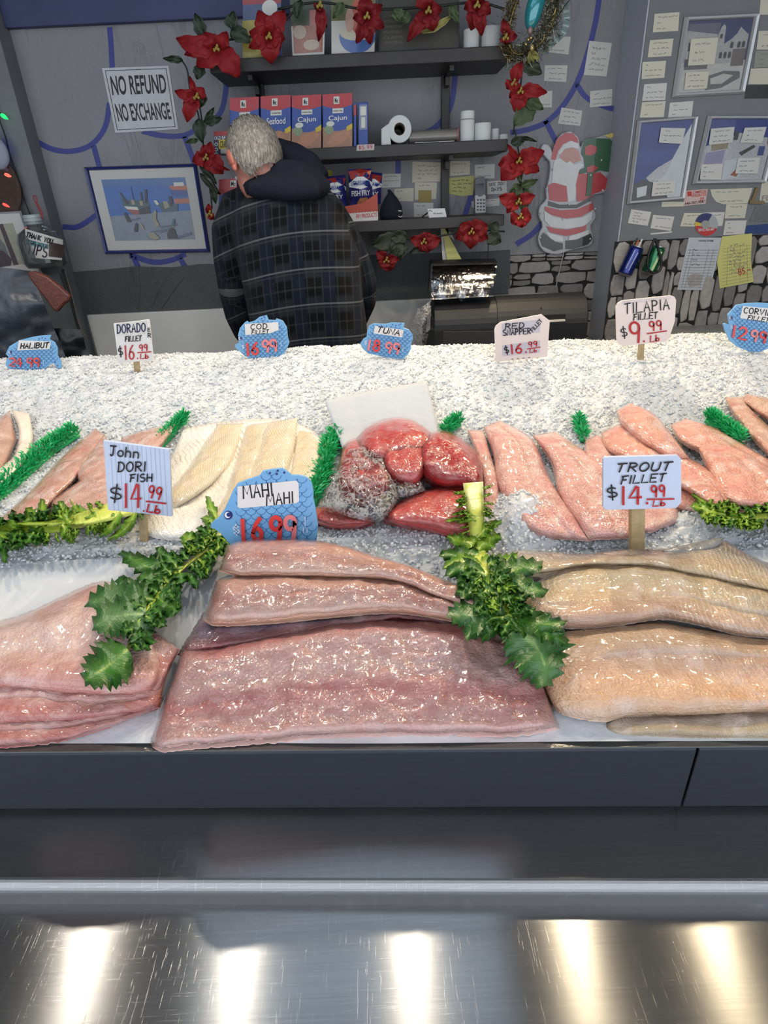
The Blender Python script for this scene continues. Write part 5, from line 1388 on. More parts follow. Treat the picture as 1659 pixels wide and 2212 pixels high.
patch('fish_fillet', [(1045, 922), (1066, 985), (1075, 1050), (1110, 1120), (1160, 1160)], [(1080, 908), (1150, 950), (1192, 1040), (1240, 1110), (1275, 1168)], (.018, .018), .03, SNAP, 'broad snapper fillet behind the small ice mound', group=gS, seed=62, edge=.3, nu=70, nv=30, folds=[(.35, .08, .006)])
patch('fish_fillet', [(1150, 940), (1190, 1000), (1212, 1080), (1270, 1166)], [(1200, 932), (1275, 985), (1340, 1060), (1392, 1160)], (.022, .018), .026, SNAP, 'long snapper fillet running towards the trout sign post', group=gS, seed=63, edge=.3, nu=70, nv=30, folds=[(.4, .07, .004)])
patch('fish_fillet', [(1265, 950), (1264, 985), (1290, 1020), (1340, 1060)], [(1292, 938), (1325, 975), (1360, 1020), (1400, 1060)], (.014, .014), .022, SNAP, 'short snapper fillet beside the tilapia', group=gS, seed=64, edge=.35, nu=40)
patch('fish_fillet', [(1350, 1080), (1400, 1085), (1440, 1090), (1470, 1096)], [(1370, 1140), (1400, 1150), (1430, 1140), (1462, 1128)], (.010, .010), .014, SNAP, 'pink snapper tip poking out below the trout sign', group=gS, seed=65, edge=.35, nu=30)
gL = 'tilapia fillets at the right of the back row'
patch('fish_fillet', [(1480, 1010), (1560, 1010), (1640, 1020), (1760, 1090)], [(1380, 1060), (1440, 1092), (1500, 1110), (1590, 1118)], (.010, .010), .02, TILA, 'lowest tilapia fillet, mostly hidden behind the trout sign', group=gL, seed=70, edge=.3, nu=50)
patch('fish_fillet', [(1448, 918), (1470, 955), (1530, 985), (1620, 1015)], [(1482, 904), (1545, 925), (1610, 962), (1700, 1015)], (.018, .018), .024, TILA, 'tilapia fillet at the back right, touching the green divider', group=gL, seed=71, edge=.35, nu=50)
patch('fish_fillet', [(1298, 935), (1312, 975), (1390, 1015), (1470, 1055), (1560, 1112)], [(1345, 912), (1400, 942), (1480, 985), (1545, 1025), (1590, 1100)], (.026, .022), .03, TILA, 'long tilapia fillet behind the trout sign', group=gL, seed=72, edge=.3, nu=70, nv=28, folds=[(.3, .06, .005)])
patch('fish_fillet', [(1333, 886), (1340, 915), (1380, 955), (1450, 1000)], [(1362, 870), (1412, 893), (1452, 940), (1490, 990)], (.044, .036), .028, TILA, 'rounded tilapia fillet on top at the back', group=gL, seed=73, edge=.4, nu=50)
patch('fish_fillet', [(1505, 965), (1532, 1020), (1550, 1065), (1585, 1098)], [(1565, 948), (1650, 1000), (1730, 1060), (1760, 1110)], (.034, .030), .026, TILA, 'broad tilapia fillet with white torn edge at the right', group=gL, seed=74, edge=.25, nu=60, nv=30, folds=[(.25, .06, .004)])
gV = 'corvina fillets at the far right'
patch('fish_fillet', [(1566, 858), (1590, 905), (1640, 965), (1720, 1040)], [(1606, 856), (1640, 900), (1700, 950), (1780, 1010)], (.012, .012), .024, CORV, 'corvina fillet at the far right edge, nearer one', group=gV, seed=81, edge=.35, nu=50)
patch('fish_fillet', [(1602, 866), (1640, 895), (1700, 935), (1780, 980)], [(1612, 850), (1665, 862), (1720, 890), (1790, 930)], (.022, .018), .022, CORV, 'corvina fillet at the far right edge, further back', group=gV, seed=82, edge=.35, nu=50)

# paper behind the tuna
T = [(702, 866), (760, 852), (840, 838), (922, 822)]
Bm = [(742, 975), (800, 985), (880, 985), (950, 940)]
V, F = [], []
nu, nv = 30, 16
Tr, Br = resample(T, nu), resample(Bm, nu)
for j in range(nv):
    v = j / (nv - 1)
    for i in range(nu):
        u = i / (nu - 1)
        p = Br[i] * (1 - v) + Tr[i] * v
        V.append(on_bed(p[0], p[1], .016 + .018 * v + .02 * max(0, .25 - u) * 4 * v))
for j in range(nv - 1):
    for i in range(nu - 1):
        a = j * nu + i; F.append((a, a + 1, a + nu + 1, a + nu))
pp = mk('wrapping_paper', (V, F), mat_paper('grey_white_paper', (172, 177, 184), .4), smooth=True, label='stiff white paper sheet standing up behind the tuna', cat='paper')
sm = pp.modifiers.new('thick', 'SOLIDIFY'); sm.thickness = .0012

# ---------------------------------------------------------------- green plastic dividers
GP = M('green_plastic_grass', (34, 172, 98), .35, var=.35, vscale=60, coat=.2)
def divider(path, wpx, label, n, h=.03, seed=0):
    R = random.Random(seed)
    P = resample(path, 40)
    pts = [on_bed(x, y, .004) for x, y in P]
    c = pts[len(pts) // 2]
    t_ = thing('plastic_grass_divider', c, label, 'divider', 'green plastic grass dividers between the fish')
    s = (on_bed(P[20][0] + 1, P[20][1]) - on_bed(P[20][0], P[20][1])).length
    w = wpx * s / 2
    mk('base_strip', tube(pts, [(w * .55, .006)] * len(pts), 8), GP, t_, smooth=True)
    V, F = [], []
    for k in range(n):
        f = R.random() * (len(pts) - 1); i = min(int(f), len(pts) - 2)
        a = pts[i].lerp(pts[i + 1], f - i); d = (pts[i + 1] - pts[i]).normalized(); sd = Vector((-d.y, d.x, 0)).normalized()
        o_ = R.uniform(-1, 1)
        b = a + sd * (o_ * w * .7) + Vector((0, 0, .006 + h * .7 * R.random() * (1 - .5 * abs(o_))))
        dr = (sd * (o_ * .8 + R.uniform(-.5, .5)) + d * R.uniform(-.6, .6) + Vector((0, 0, R.uniform(.5, 1.3)))).normalized()
        L = R.uniform(.009, .016); bw = R.uniform(.0012, .002)
        ax = dr.cross(Vector((R.random() - .5, R.random() - .5, R.random() - .5))).normalized()
        n0 = len(V)
        m1 = b + dr * L * .55; e = b + dr * L + sd * (o_ * L * .35)
        nn = dr.cross(ax) * bw * .6
        V += [b - ax * bw, b + ax * bw, m1 - ax * bw * 1.2 + nn, m1 + ax * bw * 1.2 + nn, m1 - nn, e]
        F += [(n0, n0 + 1, n0 + 3, n0 + 2), (n0 + 1, n0, n0 + 4), (n0 + 2, n0 + 3, n0 + 5), (n0 + 3, n0 + 4, n0 + 5), (n0 + 4, n0 + 2, n0 + 5), (n0 + 1, n0 + 4, n0 + 3), (n0, n0 + 2, n0 + 4)]
    mk('grass_blades', (V, F), GP, t_, kind='stuff')
divider([(-70, 1120), (0, 1070), (60, 1018), (110, 975), (165, 938)], 58, 'long green plastic grass divider between the halibut and dorado', 1500, .034, 1)
divider([(345, 968), (372, 938), (404, 908)], 26, 'short green plastic grass divider between the dorado and cod', 420, .026, 2)
divider([(672, 1092), (694, 1040), (706, 990), (728, 945)], 46, 'upright green plastic grass divider between the cod and tuna', 900, .03, 3)
divider([(960, 942), (978, 926), (992, 916)], 26, 'small green plastic grass tuft behind the tuna', 260, .028, 4)
divider([(1258, 952), (1253, 930), (1248, 914)], 22, 'small green plastic grass tuft between the snapper and tilapia', 240, .026, 5)
divider([(1528, 908), (1560, 932), (1600, 962)], 36, 'green plastic grass divider between the tilapia and corvina', 650, .03, 6)

# ---------------------------------------------------------------- curly lettuce leaves
LFD = mat_leaf('lettuce_dark', (150, 170, 70), (62, 112, 34), (32, 76, 20))
LFL = mat_leaf('lettuce_light', (196, 200, 110), (128, 160, 44), (80, 124, 30))
LFB = mat_leaf('lettuce_blue_green', (140, 166, 104), (74, 112, 62), (46, 88, 38))
RIB = mat_leaf('lettuce_rib', (222, 226, 176), (206, 208, 100), (150, 176, 50))
def lobe(b, tip, wpx, hb, ht, R, m, teeth=5, ruffle=.006, curl=0.0, big=False):
    """one frilly lobe from base px B to TIP px, WPX wide"""
    nu, nv = (34, 9) if big else (21, 7)
    b, tip = np.array(b, float), np.array(tip, float)
    d = tip - b; L = np.linalg.norm(d); d /= L
    nrm = np.array([-d[1], d[0]])
    bend = R.uniform(-.18, .18) * L
    ph1, ph2 = R.uniform(0, 6), R.uniform(0, 6)
    V, F, UV = [], [], []
    for i in range(nu):
        s = i / (nu - 1)
        wd = wpx / 2 * (math.sin(math.pi * min(1, (s * .93 + .07)) ** .75) ** .7 + .06)
        c = b + d * (L * s) + nrm * bend * math.sin(math.pi * s)
        for j in range(nv):
            t = 2 * j / (nv - 1) - 1
            saw = ((s * teeth + (0 if t > 0 else .37)) % 1.0)
            tooth = 1 + (.36 * (1 - saw) ** 1.3 - .13 + .10 * math.sin(s * 37 + ph1)) * (abs(t) ** 3)
            q = c + nrm * (t * wd * tooth) + d * (abs(t) ** 3 * L * .10 * (1 - saw))
            if i == nu - 1: q = c + nrm * (t * wd * .5)
            h = hb * (1 - s) + ht * s + ruffle * (abs(t) ** 1.5) * math.sin(s * 13 + (ph1 if t > 0 else ph2)) + .0035 * (1 - abs(t)) - curl * abs(t) * s
            V.append(on_bed(q[0], q[1], max(.004, h))); UV.append((s, abs(t) * .8 + .2 * s))
    for i in range(nu - 1):
        for j in range(nv - 1):
            a = i * nv + j
            F.append((a, a + 1, a + nv + 1, a + nv))
    return (V, F), UV
def leaf(name, rib, ribw, lobes, auto, label, seed, hfun, mats=(LFD, LFL), rib_uv=None):
    R = random.Random(seed)
    P = resample([p[:2] for p in rib], 40)
    c = on_bed(P[20][0], P[20][1], 0)
    t_ = thing(name, c, label, 'lettuce', 'curly lettuce leaves laid between the fish')
    # rib: a tapering half round stalk
    V, F, UV = [], [], []
    n = 9
    for i in range(40):
        s = i / 39
        w = ribw[0] * (1 - s) + ribw[1] * s
        d = P[min(i + 1, 39)] - P[max(i - 1, 0)]; d = d / np.linalg.norm(d); nr = np.array([-d[1], d[0]])
        for k in range(n):
            a = 2 * k / (n - 1) - 1
            q = P[i] + nr * a * w / 2
            V.append(on_bed(q[0], q[1], hfun(q[0], q[1]) + .007 * math.sqrt(max(0, 1 - a * a)) * w / ribw[0] + .0015)); UV.append((s, s))
    for i in range(39):
        for k in range(n - 1):
            a = i * n + k; F.append((a, a + n, a + n + 1, a + 1))
    mk('rib', (V, F), RIB, t_, smooth=True, uv=UV)
    for (s, tip, w, mi, big) in lobes:
        b = P[int(s * 39)]
        g, uv = lobe(b, tip, w, hfun(*b) + .006, hfun(*tip) + .010, R, mats[mi], 9 if big else 6, .009 if big else .008, big=big)
        mk('leaf_lobe', g, mats[mi], t_, smooth=True, uv=uv)
    for (s0, s1, n_, l0, l1, w0, w1, mi) in auto:
        for k in range(n_):
            s = R.uniform(s0, s1); b = P[int(s * 39)]; d = P[min(39, int(s * 39) + 2)] - P[max(0, int(s * 39) - 2)]
            an = math.atan2(d[1], d[0]) + R.choice((-1, 1)) * R.uniform(.9, 1.8)
            L = R.uniform(l0, l1); o0 = max(.2 * L, .47 * (ribw[0] * (1 - s) + ribw[1] * s))
            tip = (b[0] + (L + o0) * math.cos(an), b[1] + (L + o0) * math.sin(an))
            b2 = (b[0] + o0 * math.cos(an), b[1] + o0 * math.sin(an))
            g, uv = lobe(b2, tip, R.uniform(w0, w1), hfun(*b) + R.uniform(.004, .014), hfun(*tip) + R.uniform(.008, .022), R, mats[mi], R.choice((3, 4, 5)), .008)
            mk('leaf_lobe', g, mats[mi], t_, smooth=True, uv=uv)
    return t_
def h_mid(x, y):
    if y < 1180: return float(np.interp(y, [1040, 1100, 1150, 1180], [.078, .066, .045, .032]))
    return float(np.interp(y, [1180, 1230, 1300, 1360, 1420, 1500], [.03, .075, .082, .078, .06, .048]))
leaf('lettuce_leaf', [(1022, 1042), (1026, 1090), (1030, 1140), (1034, 1190), (1048, 1240), (1080, 1300), (1118, 1355), (1130, 1372)], (44, 9),
     [(.97, (1178, 1482), 120, 2, True), (.92, (1222, 1392), 58, 0, False), (.86, (1222, 1345), 46, 0, False), (.8, (968, 1322), 74, 2, True), (.78, (1004, 1376), 60, 2, False), (.85, (1040, 1384), 44, 0, False),
      (.5, (1118, 1196), 40, 1, False), (.62, (1172, 1222), 52, 0, False), (.66, (1180, 1282), 50, 0, False), (.58, (962, 1240), 44, 0, False), (.46, (950, 1196), 36, 0, False), (.52, (958, 1226), 34, 1, False),
      (.36, (966, 1158), 30, 1, False), (.42, (1082, 1158), 38, 1, False), (.34, (1084, 1128), 24, 1, False), (.24, (962, 1126), 12, 1, False), (.22, (974, 1114), 8, 1, False), (.7, (985, 1278), 46, 0, False), (.74, (1090, 1290), 50, 0, False), (.7, (1150, 1262), 44, 2, False), (.88, (1090, 1370), 46, 0, False), (.66, (1040, 1262), 44, 1, False)],
     [(.5, .92, 40, 24, 58, 14, 30, 0), (.42, .8, 20, 20, 44, 12, 24, 1), (.05, .3, 30, 20, 26, 4, 7, 1)],
     'upright curly lettuce leaf with thick pale stem between the mahi mahi and trout', 91, h_mid, (LFD, LFL, LFB))
def h_lf(x, y):
    return float(np.interp(y, [1080, 1200, 1260, 1330, 1400, 1500], [.03, .02, .03, .055, .062, .06]))
leaf('lettuce_leaf', [(486, 1132), (462, 1172), (430, 1198), (395, 1226), (360, 1262), (330, 1300), (300, 1340), (282, 1390), (268, 1420)], (13, 5),
     [(.97, (182, 1470), 92, 0, True), (.7, (190, 1300), 96, 2, True), (.74, (202, 1352), 84, 2, True), (.78, (306, 1396), 56, 2, False), (.6, (386, 1322), 60, 0, False), (.66, (356, 1354), 40, 0, False), (.62, (256, 1248), 56, 0, False),
      (.36, (262, 1192), 46, 0, True), (.22, (392, 1158), 44, 1, False), (.1, (436, 1118), 30, 1, False), (.03, (448, 1072), 22, 1, False), (.1, (474, 1192), 34, 0, False), (.2, (460, 1168), 40, 0, False), (.42, (345, 1180), 44, 0, False), (.5, (348, 1222), 46, 0, False), (.56, (300, 1244), 50, 0, False), (.58, (388, 1300), 50, 2, False), (.85, (300, 1378), 44, 2, False)],
     [(.05, .35, 24, 20, 44, 12, 26, 0), (.03, .3, 14, 20, 40, 10, 22, 1), (.4, .9, 28, 20, 50, 14, 30, 0)],
     'dark curly lettuce leaf trailing over the dory fillets', 92, h_lf, (LFD, LFL, LFB))
def h_bk(x, y): return (.05 if x < 400 else .034) if 1080 < y < 1135 else .03
leaf('lettuce_leaf', [(322, 1082), (250, 1102), (180, 1122), (110, 1138), (40, 1140), (-30, 1150)], (44, 16),
     [(.95, (-60, 1200), 50, 1, False), (.7, (60, 1096), 36, 1, False), (.62, (92, 1078), 26, 1, False), (.8, (20, 1186), 40, 0, False), (.55, (160, 1172), 26, 1, False), (.68, (72, 1176), 40, 0, False), (.9, (2, 1170), 44, 1, False), (.98, (10, 1216), 26, 0, False), (.2, (214, 1158), 24, 1, False), (.1, (232, 1164), 22, 1, False), (.35, (150, 1078), 20, 1, False), (.85, (30, 1124), 40, 1, False), (.5, (130, 1082), 30, 1, False)],
     [(.6, 1.0, 22, 20, 36, 12, 22, 0), (.05, .7, 30, 14, 26, 7, 12, 1)], 'pale stemmed lettuce leaf lying under the dorado fillets', 93, h_bk, (LFD, LFL, LFB))
leaf('lettuce_leaf', [(1760, 1112), (1690, 1112), (1630, 1114), (1570, 1112), (1520, 1098)], (26, 8),
     [(.9, (1496, 1066), 22, 1, False), (.8, (1494, 1090), 30, 1, False), (.7, (1556, 1078), 30, 1, False), (.55, (1600, 1092), 26, 0, False), (.4, (1640, 1066), 26, 0, False), (.6, (1590, 1136), 26, 1, False)],
     [(.2, 1.0, 40, 16, 30, 10, 22, 1), (.2, .9, 20, 16, 30, 10, 20, 0)], 'green lettuce leaf under the tilapia at the right', 94, h_bk, (LFD, LFL, LFB))

# ================================================================ price signs
SGW = M('sign_board_white', (216, 212, 208), .35, var=.05, bump=.12, bscale=150)
SGB = M('sign_board_pale_blue', (184, 194, 214), .4, var=.05)
SGP = M('sign_board_pinkish', (222, 206, 198), .35, var=.04)
PATCH = M('sign_patch_grey', (188, 182, 188), .35)
WOODS = M('wooden_stick', (168, 146, 108), .65, var=.35, vscale=90, bump=.4, bscale=160)
FBLU = M('fish_sign_blue', (110, 164, 206), .35, var=.06)
FSC = M('fish_sign_scale_line', (44, 98, 152), .4)
DIGR = M('red_plastic_digit', (214, 60, 58), .3, coat=.3); DIGP = M('faded_plastic_digit', (226, 124, 124), .35, coat=.3)
EYEW = M('eye_white', (216, 220, 226), .35); EYEB = M('eye_navy', (36, 44, 110), .35)
def base_y(px, py, h=0.0): return on_bed(px, py, h).y
def sign_root(name, px, py, Y, label): 
    p = on_y(px, py, Y)
    return thing(name, p, label, 'price sign', 'price signs standing in the ice')
def stick(t_, poly, Y, th=.006):
    mk('stick', prism(poly, PY(Y), -.003, th), WOODS, t_, bevel=.0006)
def flat_sign(name, poly, Y, label, m, base, th=.004):
    t_ = sign_root(name, base[0], base[1], Y, label)
    mk('board', prism(poly, PY(Y), .001, th), m, t_, bevel=.0007)
    return t_, PY(Y)
def txt(t_, pr, groups, name='lettering'):
    for strokes, w, m in groups: mk(name, ribbons(strokes, w, pr, .0034), m, t_)
# john dory
Y = base_y(308, 1160, .02)
t_, pr = flat_sign('price_sign', [(223, 952), (366, 971), (372, 1116), (233, 1102)], Y, 'pale blue corrugated price sign for john dori fish at the left front', SGB, (308, 1160), .006)
stick(t_, [(298, 1095), (317, 1095), (319, 1175), (302, 1175)], Y + .004)
mk('flutes', ribbons([[(228 + k * 9.6 + .5, 954 + k * 1.28), (237 + k * 9.6, 1101 + k * 1.0)] for k in range(1, 14)], 1.0, pr, .0014), M('flute_line', (164, 176, 202), .5), t_)
txt(t_, pr, [(word('John', 236, 984, 300, 990, 21, 0), 3.2, INKB), (word('DORI', 254, 1019, 314, 1018, 20, .1), 3.2, INKB), (word('FISH', 280, 1041, 328, 1040, 16, .1), 3.0, INKB),
             (word('$', 233, 1082, 262, 1086, 36, 0), 3.4, INKB), (word('14', 268, 1096, 304, 1096, 50, 0), 4.6, INKR), (word('99', 318, 1074, 346, 1080, 26, 0), 3.8, INKR), ([[(316, 1083), (358, 1088)]], 3.4, INKR), (word('.Lb', 308, 1104, 346, 1110, 16, 0), 3.8, INKR)])
# trout
Y = base_y(1378, 1178, .03)
t_, pr = flat_sign('price_sign', [(1303, 992), (1308, 988), (1465, 984), (1472, 992), (1472, 1086), (1461, 1098), (1308, 1102), (1303, 1096)], Y, 'pale blue price sign for trout fillet on a thick wooden stick', SGB, (1378, 1178), .006)
stick(t_, [(1364, 1090), (1394, 1090), (1393, 1192), (1364, 1192)], Y + .006, .012)
txt(t_, pr, [(word('TROUT', 1330, 1020, 1448, 1016, 18, .3), 3.6, INKB), (word('FILLET', 1340, 1046, 1436, 1040, 17, .3), 3.2, INKB), (word('$', 1311, 1080, 1336, 1078, 30, 0), 3.4, INKB), (word('14.', 1342, 1090, 1404, 1088, 38, .05), 5.2, INKR),
             (word('99', 1408, 1074, 1438, 1072, 24, 0), 4.2, INKR), ([[(1398, 1079), (1456, 1078)]], 3.2, INKR), (word('Lb', 1410, 1094, 1438, 1092, 12, .2), 3.0, INKR)])
# dorado
Y = base_y(295, 806)
t_, pr = flat_sign('price_sign', [(245, 699), (300, 693), (318, 690), (323, 691), (332, 778), (256, 785)], Y, 'small white taped price sign for dorado fillet', SGW, (295, 800))
mk('taped_label', prism([(251, 699), (316, 692), (320, 721), (252, 725)], pr, .0022, .0009), PAPER, t_)
stick(t_, [(287, 776), (300, 776), (302, 816), (291, 816)], Y + .004)
txt(t_, pr, [(word('DORADO', 253, 720, 314, 716, 18, .05), 2.6, M('blue_black_ink', (34, 38, 78), .5)), (word('E', 319, 716, 324, 716, 7, 0), 1.8, INKB), (word('R', 319, 729, 326, 729, 9, 0), 1.8, INKB), (word('FILLET', 270, 738, 305, 736, 11, .2), 2.2, INKB),
             (word('$', 256, 771, 266, 770, 22, 0), 2.2, INKB), (word('16.', 270, 777, 300, 775, 30, 0), 3.0, INKR), (word('99', 301, 758, 319, 757, 13, 0), 2.4, INKR), ([[(297, 762), (326, 760)]], 2.4, INKR), (word('Lb', 303, 775, 321, 774, 10, .1), 2.4, INKR)])
# snapper
Y = base_y(1126, 788)
t_, pr = flat_sign('price_sign', [(1068, 712), (1071, 704), (1081, 696), (1170, 679), (1188, 693), (1182, 771), (1071, 782)], Y, 'pinkish white price sign for red snapper fillet on two wires', SGP, (1126, 786))
mk('grey_label', prism([(1084, 699), (1169, 690), (1166, 718), (1084, 726)], pr, .0016, .0004), PATCH, t_); mk('grey_label', prism([(1085, 746), (1167, 736), (1166, 762), (1085, 770)], pr, .0016, .0004), PATCH, t_)
for x in (1114, 1139): mk('wire', tube([on_y(x, 770, Y), on_y(x + 1, 806, Y)], .0011, 6), SILVER, t_)
txt(t_, pr, [(word('RED', 1091, 711, 1132, 708, 11, .15), 2.2, INKB), (word('SNAPPER', 1087, 725, 1146, 721, 12, .1), 2.2, INKB), (word('FILLET', 1151, 718, 1172, 694, 8, 0), 1.7, INKB), (word('$', 1091, 766, 1101, 764, 18, 0), 2.2, INKB), (word('16.', 1104, 764, 1140, 761, 19, 0), 3.6, INKR),
             (word('99', 1142, 750, 1161, 748, 11, .05), 2.4, INKR), ([[(1139, 754), (1167, 750)]], 2, INKR), (word('Lb', 1144, 762, 1160, 760, 7, .2), 1.8, INKR), ([[(x, 776 - (x - 1105) * .09), (x + 4, 775.6 - (x - 1105) * .09)] for x in (1105, 1117, 1129, 1141)], 1.2, INK)])
# tilapia
Y = base_y(1384, 784)
t_, pr = flat_sign('price_sign', [(1330, 663), (1334, 655), (1344, 649), (1449, 638), (1457, 641), (1461, 648), (1458, 694), (1446, 730), (1440, 736), (1434, 739), (1347, 747), (1337, 744), (1332, 733)], Y, 'white round cornered price sign for tilapia fillet', SGP, (1384, 784))
stick(t_, [(1381, 735), (1393, 735), (1390, 796), (1377, 796)], Y + .004)
mk('flutes', ribbons([[(1344 + k * 4, 651 - k * .42), (1344 + k * 4, 657 - k * .42)] for k in range(27)], 1.2, pr, .0014), PATCH, t_)
txt(t_, pr, [(word('TILAPIA', 1350, 678, 1446, 668, 22, .1), 2.5, INKB), (word('FILLET', 1368, 692, 1420, 687, 13, .25), 2.3, INKB), (word('$', 1342, 731, 1357, 729, 24, 0), 2.3, INKB), (word('9', 1362, 741, 1386, 739, 44, 0), 5.0, INKR), (word('.', 1388, 738, 1396, 737, 8, 0), 4, INKR),
             (word('99', 1404, 715, 1431, 712, 20, 0), 3.2, INKR), ([[(1398, 721), (1440, 715)]], 2.6, INKR), (word('Lb', 1405, 739, 1425, 736, 13, .2), 2.6, INKR)])

def fish_sign(label, outline, Y, base, lab, words, digits, dcol, eye, scale_r, dollar=None, lb=None, fin=None, bodybox=None, slope=0.0):
    t_ = sign_root('fish_shaped_sign', base[0], base[1], Y, label)
    pr = PY(Y)
    mk('board', prism(outline, pr, .001, .0045), FBLU, t_, bevel=.0007)
    # scale arcs kept inside the outline
    def inside(x, y):
        c = False; n = len(outline)
        for i in range(n):
            x1, y1 = outline[i]; x2, y2 = outline[(i + 1) % n]
            if (y1 > y) != (y2 > y) and x < (x2 - x1) * (y - y1) / (y2 - y1) + x1: c = not c
        return c
    x0, y0, x1, y1 = bodybox
    S = []
    r = scale_r; row = 0; y = y0
    while y < y1:
        x = x0 + (r if row % 2 else 0)
        while x < x1:
            pts = [(x + r * math.cos(a), y + (x - x0) * slope + r * math.sin(a)) for a in np.linspace(.1, math.pi - .1, 7)]
            if all(inside(*p) for p in pts) and inside(x, y + (x - x0) * slope): S.append(pts)
            x += 2 * r
        y += r * .95; row += 1
    mk('scale_pattern', ribbons(S, max(1.0, r * .10), pr, .0015), FSC, t_)
    if eye:
        ex, ey, er = eye
        mk('eye', prism(circ(ex, ey, er, n=16)[:-1], pr, .0016, .0006), EYEB, t_); mk('eye', prism(circ(ex - er * .15, ey - er * .05, er * .72, n=16)[:-1], pr, .0020, .0004), EYEW, t_); mk('eye', prism(circ(ex + er * .12, ey - er * .12, er * .5, n=16)[:-1], pr, .0024, .0004), EYEB, t_)
    mk('label_tape', prism(lab, pr, .0022, .0009), SGW, t_)
    for st_, w in words: mk('lettering', ribbons(st_, w, pr, .0027), INKB, t_)
    for (ch, xa, ya, xb_, yb_, h), m in zip(digits, dcol):
        mk('digit', ribbons(word(ch, xa, ya, xb_, yb_, h, 0), h * .2, pr, .0048, .0034), m, t_)
    if dollar: mk('dollar_sign', ribbons(word('$', *dollar, 0), dollar[4] * .12, pr, .0018), M('pale_print', (196, 210, 226), .4), t_)
    if lb: mk('pound_mark', ribbons(lb, 1.8 if scale_r > 8 else 1.1, pr, .0018), M('pale_print', (196, 210, 226), .4), t_)
    if fin: mk('fin_dots', join(*[prism(circ(x, y, fin[0], n=8)[:-1], pr, .0016, .0005) for x, y in fin[1]]), EYEB, t_)
    return t_, pr
# mahi mahi
Y = base_y(590, 1178, .035)
out = [(455, 1133), (464, 1124), (472, 1119), (486, 1098), (495, 1078), (503, 1060), (513, 1045), (533, 1037), (561, 1028), (567, 1018), (588, 1014), (611, 1012), (622, 1020), (630, 1027), (645, 1027), (659, 1030), (668, 1036), (674, 1046), (677, 1060), (677, 1077), (682, 1101), (687, 1135), (685, 1160), (680, 1190), (650, 1205), (530, 1205), (505, 1185), (490, 1168), (476, 1152), (464, 1143), (456, 1141)]
fish_sign('largest blue fish shaped price sign for mahi mahi, behind the pink fillets', out, Y, (590, 1190), [(513, 1051), (640, 1038), (645, 1044), (646, 1083), (640, 1087), (518, 1098), (513, 1094)],
          [(word('MAHI', 526, 1077, 590, 1071, 28, 0), 3.4), (word('MAHI', 576, 1092, 634, 1086, 24, .1), 3.2)],
          [('1', 516, 1168, 536, 1167, 44), ('6', 545, 1167, 568, 1166, 46), ('9', 585, 1166, 610, 1165, 48), ('9', 616, 1165, 641, 1164, 48)], [DIGR, DIGR, DIGR, DIGP], (493, 1113, 9.5), 11, (503, 1156, 519, 1155, 22), [[(659, 1116), (659, 1136)], [(655, 1140), (655, 1150)], [(663, 1140), (663, 1150)]], (2.6, [(583, 1022), (598, 1024), (600, 1017), (614, 1021)]), (520, 1020, 690, 1200), -.06)
mkp = None
# halibut
Y = base_y(62, 800)
out = [(12, 765), (20, 748), (42, 735), (70, 728), (88, 725), (110, 724), (107, 733), (118, 740), (124, 752), (124, 768), (131, 780), (133, 794), (125, 798), (116, 785), (109, 787), (96, 798), (60, 806), (25, 802), (12, 790), (13, 779), (18, 771)]
fish_sign('blue fish shaped price sign for halibut at the far left', out, Y, (62, 800), [(41, 735), (110, 738), (107, 754), (37, 757)], [(word('HALIBUT', 44, 753, 104, 751, 11, .25), 2.6)],
          [('2', 19, 790, 32, 791, 17), ('4', 34, 791, 47, 791, 17), ('9', 58, 792, 71, 792, 18), ('9', 73, 792, 86, 792, 18)], [DIGR] * 4, (22, 761, 4), 5, None, [[(93, 778), (94, 788)]], (1.4, [(84, 732), (91, 730), (98, 731), (119, 783), (124, 790)]), (30, 735, 125, 800))
# cod
Y = base_y(568, 776)
out = [(507, 745), (516, 741), (514, 724), (518, 709), (528, 697), (534, 693), (537, 697), (550, 693), (560, 685), (576, 681), (580, 691), (594, 692), (597, 688), (611, 693), (620, 708), (622, 730), (625, 740), (620, 753), (613, 766), (597, 773), (568, 777), (544, 778), (528, 768), (517, 758), (509, 752)]
fish_sign('blue fish shaped price sign for cod fillet, in front of the man', out, Y, (568, 776), [(529, 700), (601, 696), (602, 713), (583, 720), (530, 724)], [(word('COD', 541, 712, 577, 710, 11, .1), 2.0), (word('FILLET', 543, 722, 580, 720, 8, .2), 1.7)],
          [('1', 530, 768, 542, 767, 25), ('6', 544, 766, 559, 765, 25), ('9', 568, 761, 582, 760, 25), ('9', 585, 760, 600, 758, 25)], [DIGR, DIGR, DIGP, DIGP], (519, 731, 4.5), 5.2, (522, 754, 528, 754, 10), [[(607, 738), (608, 748)]], (1.3, [(566, 688), (572, 686), (570, 684)]), (526, 690, 622, 775), -.05)
# tuna
Y = base_y(842, 774)
out = [(778, 742), (785, 732), (792, 728), (793, 717), (797, 704), (806, 699), (833, 700), (846, 697), (874, 698), (872, 708), (883, 712), (891, 722), (892, 733), (888, 742), (888, 753), (881, 766), (870, 776), (851, 775), (820, 769), (796, 764), (784, 754)]
fish_sign('blue fish shaped price sign for tuna, right of the man', out, Y, (842, 774), [(810, 704), (872, 713), (869, 729), (807, 720)], [(word('TUNA', 814, 717, 862, 725, 12, .2), 2.3)],
          [('1', 790, 755, 801, 757, 22), ('8', 805, 757, 819, 759, 23), ('9', 831, 761, 845, 763, 22), ('9', 848, 763, 862, 765, 22)], [DIGP, DIGR, DIGP, DIGP], None, 5, (786, 744, 792, 745, 9), [[(871, 750), (870, 760)]], (1.3, [(848, 701), (855, 703), (862, 702), (866, 700)]), (800, 700, 892, 775), .1)
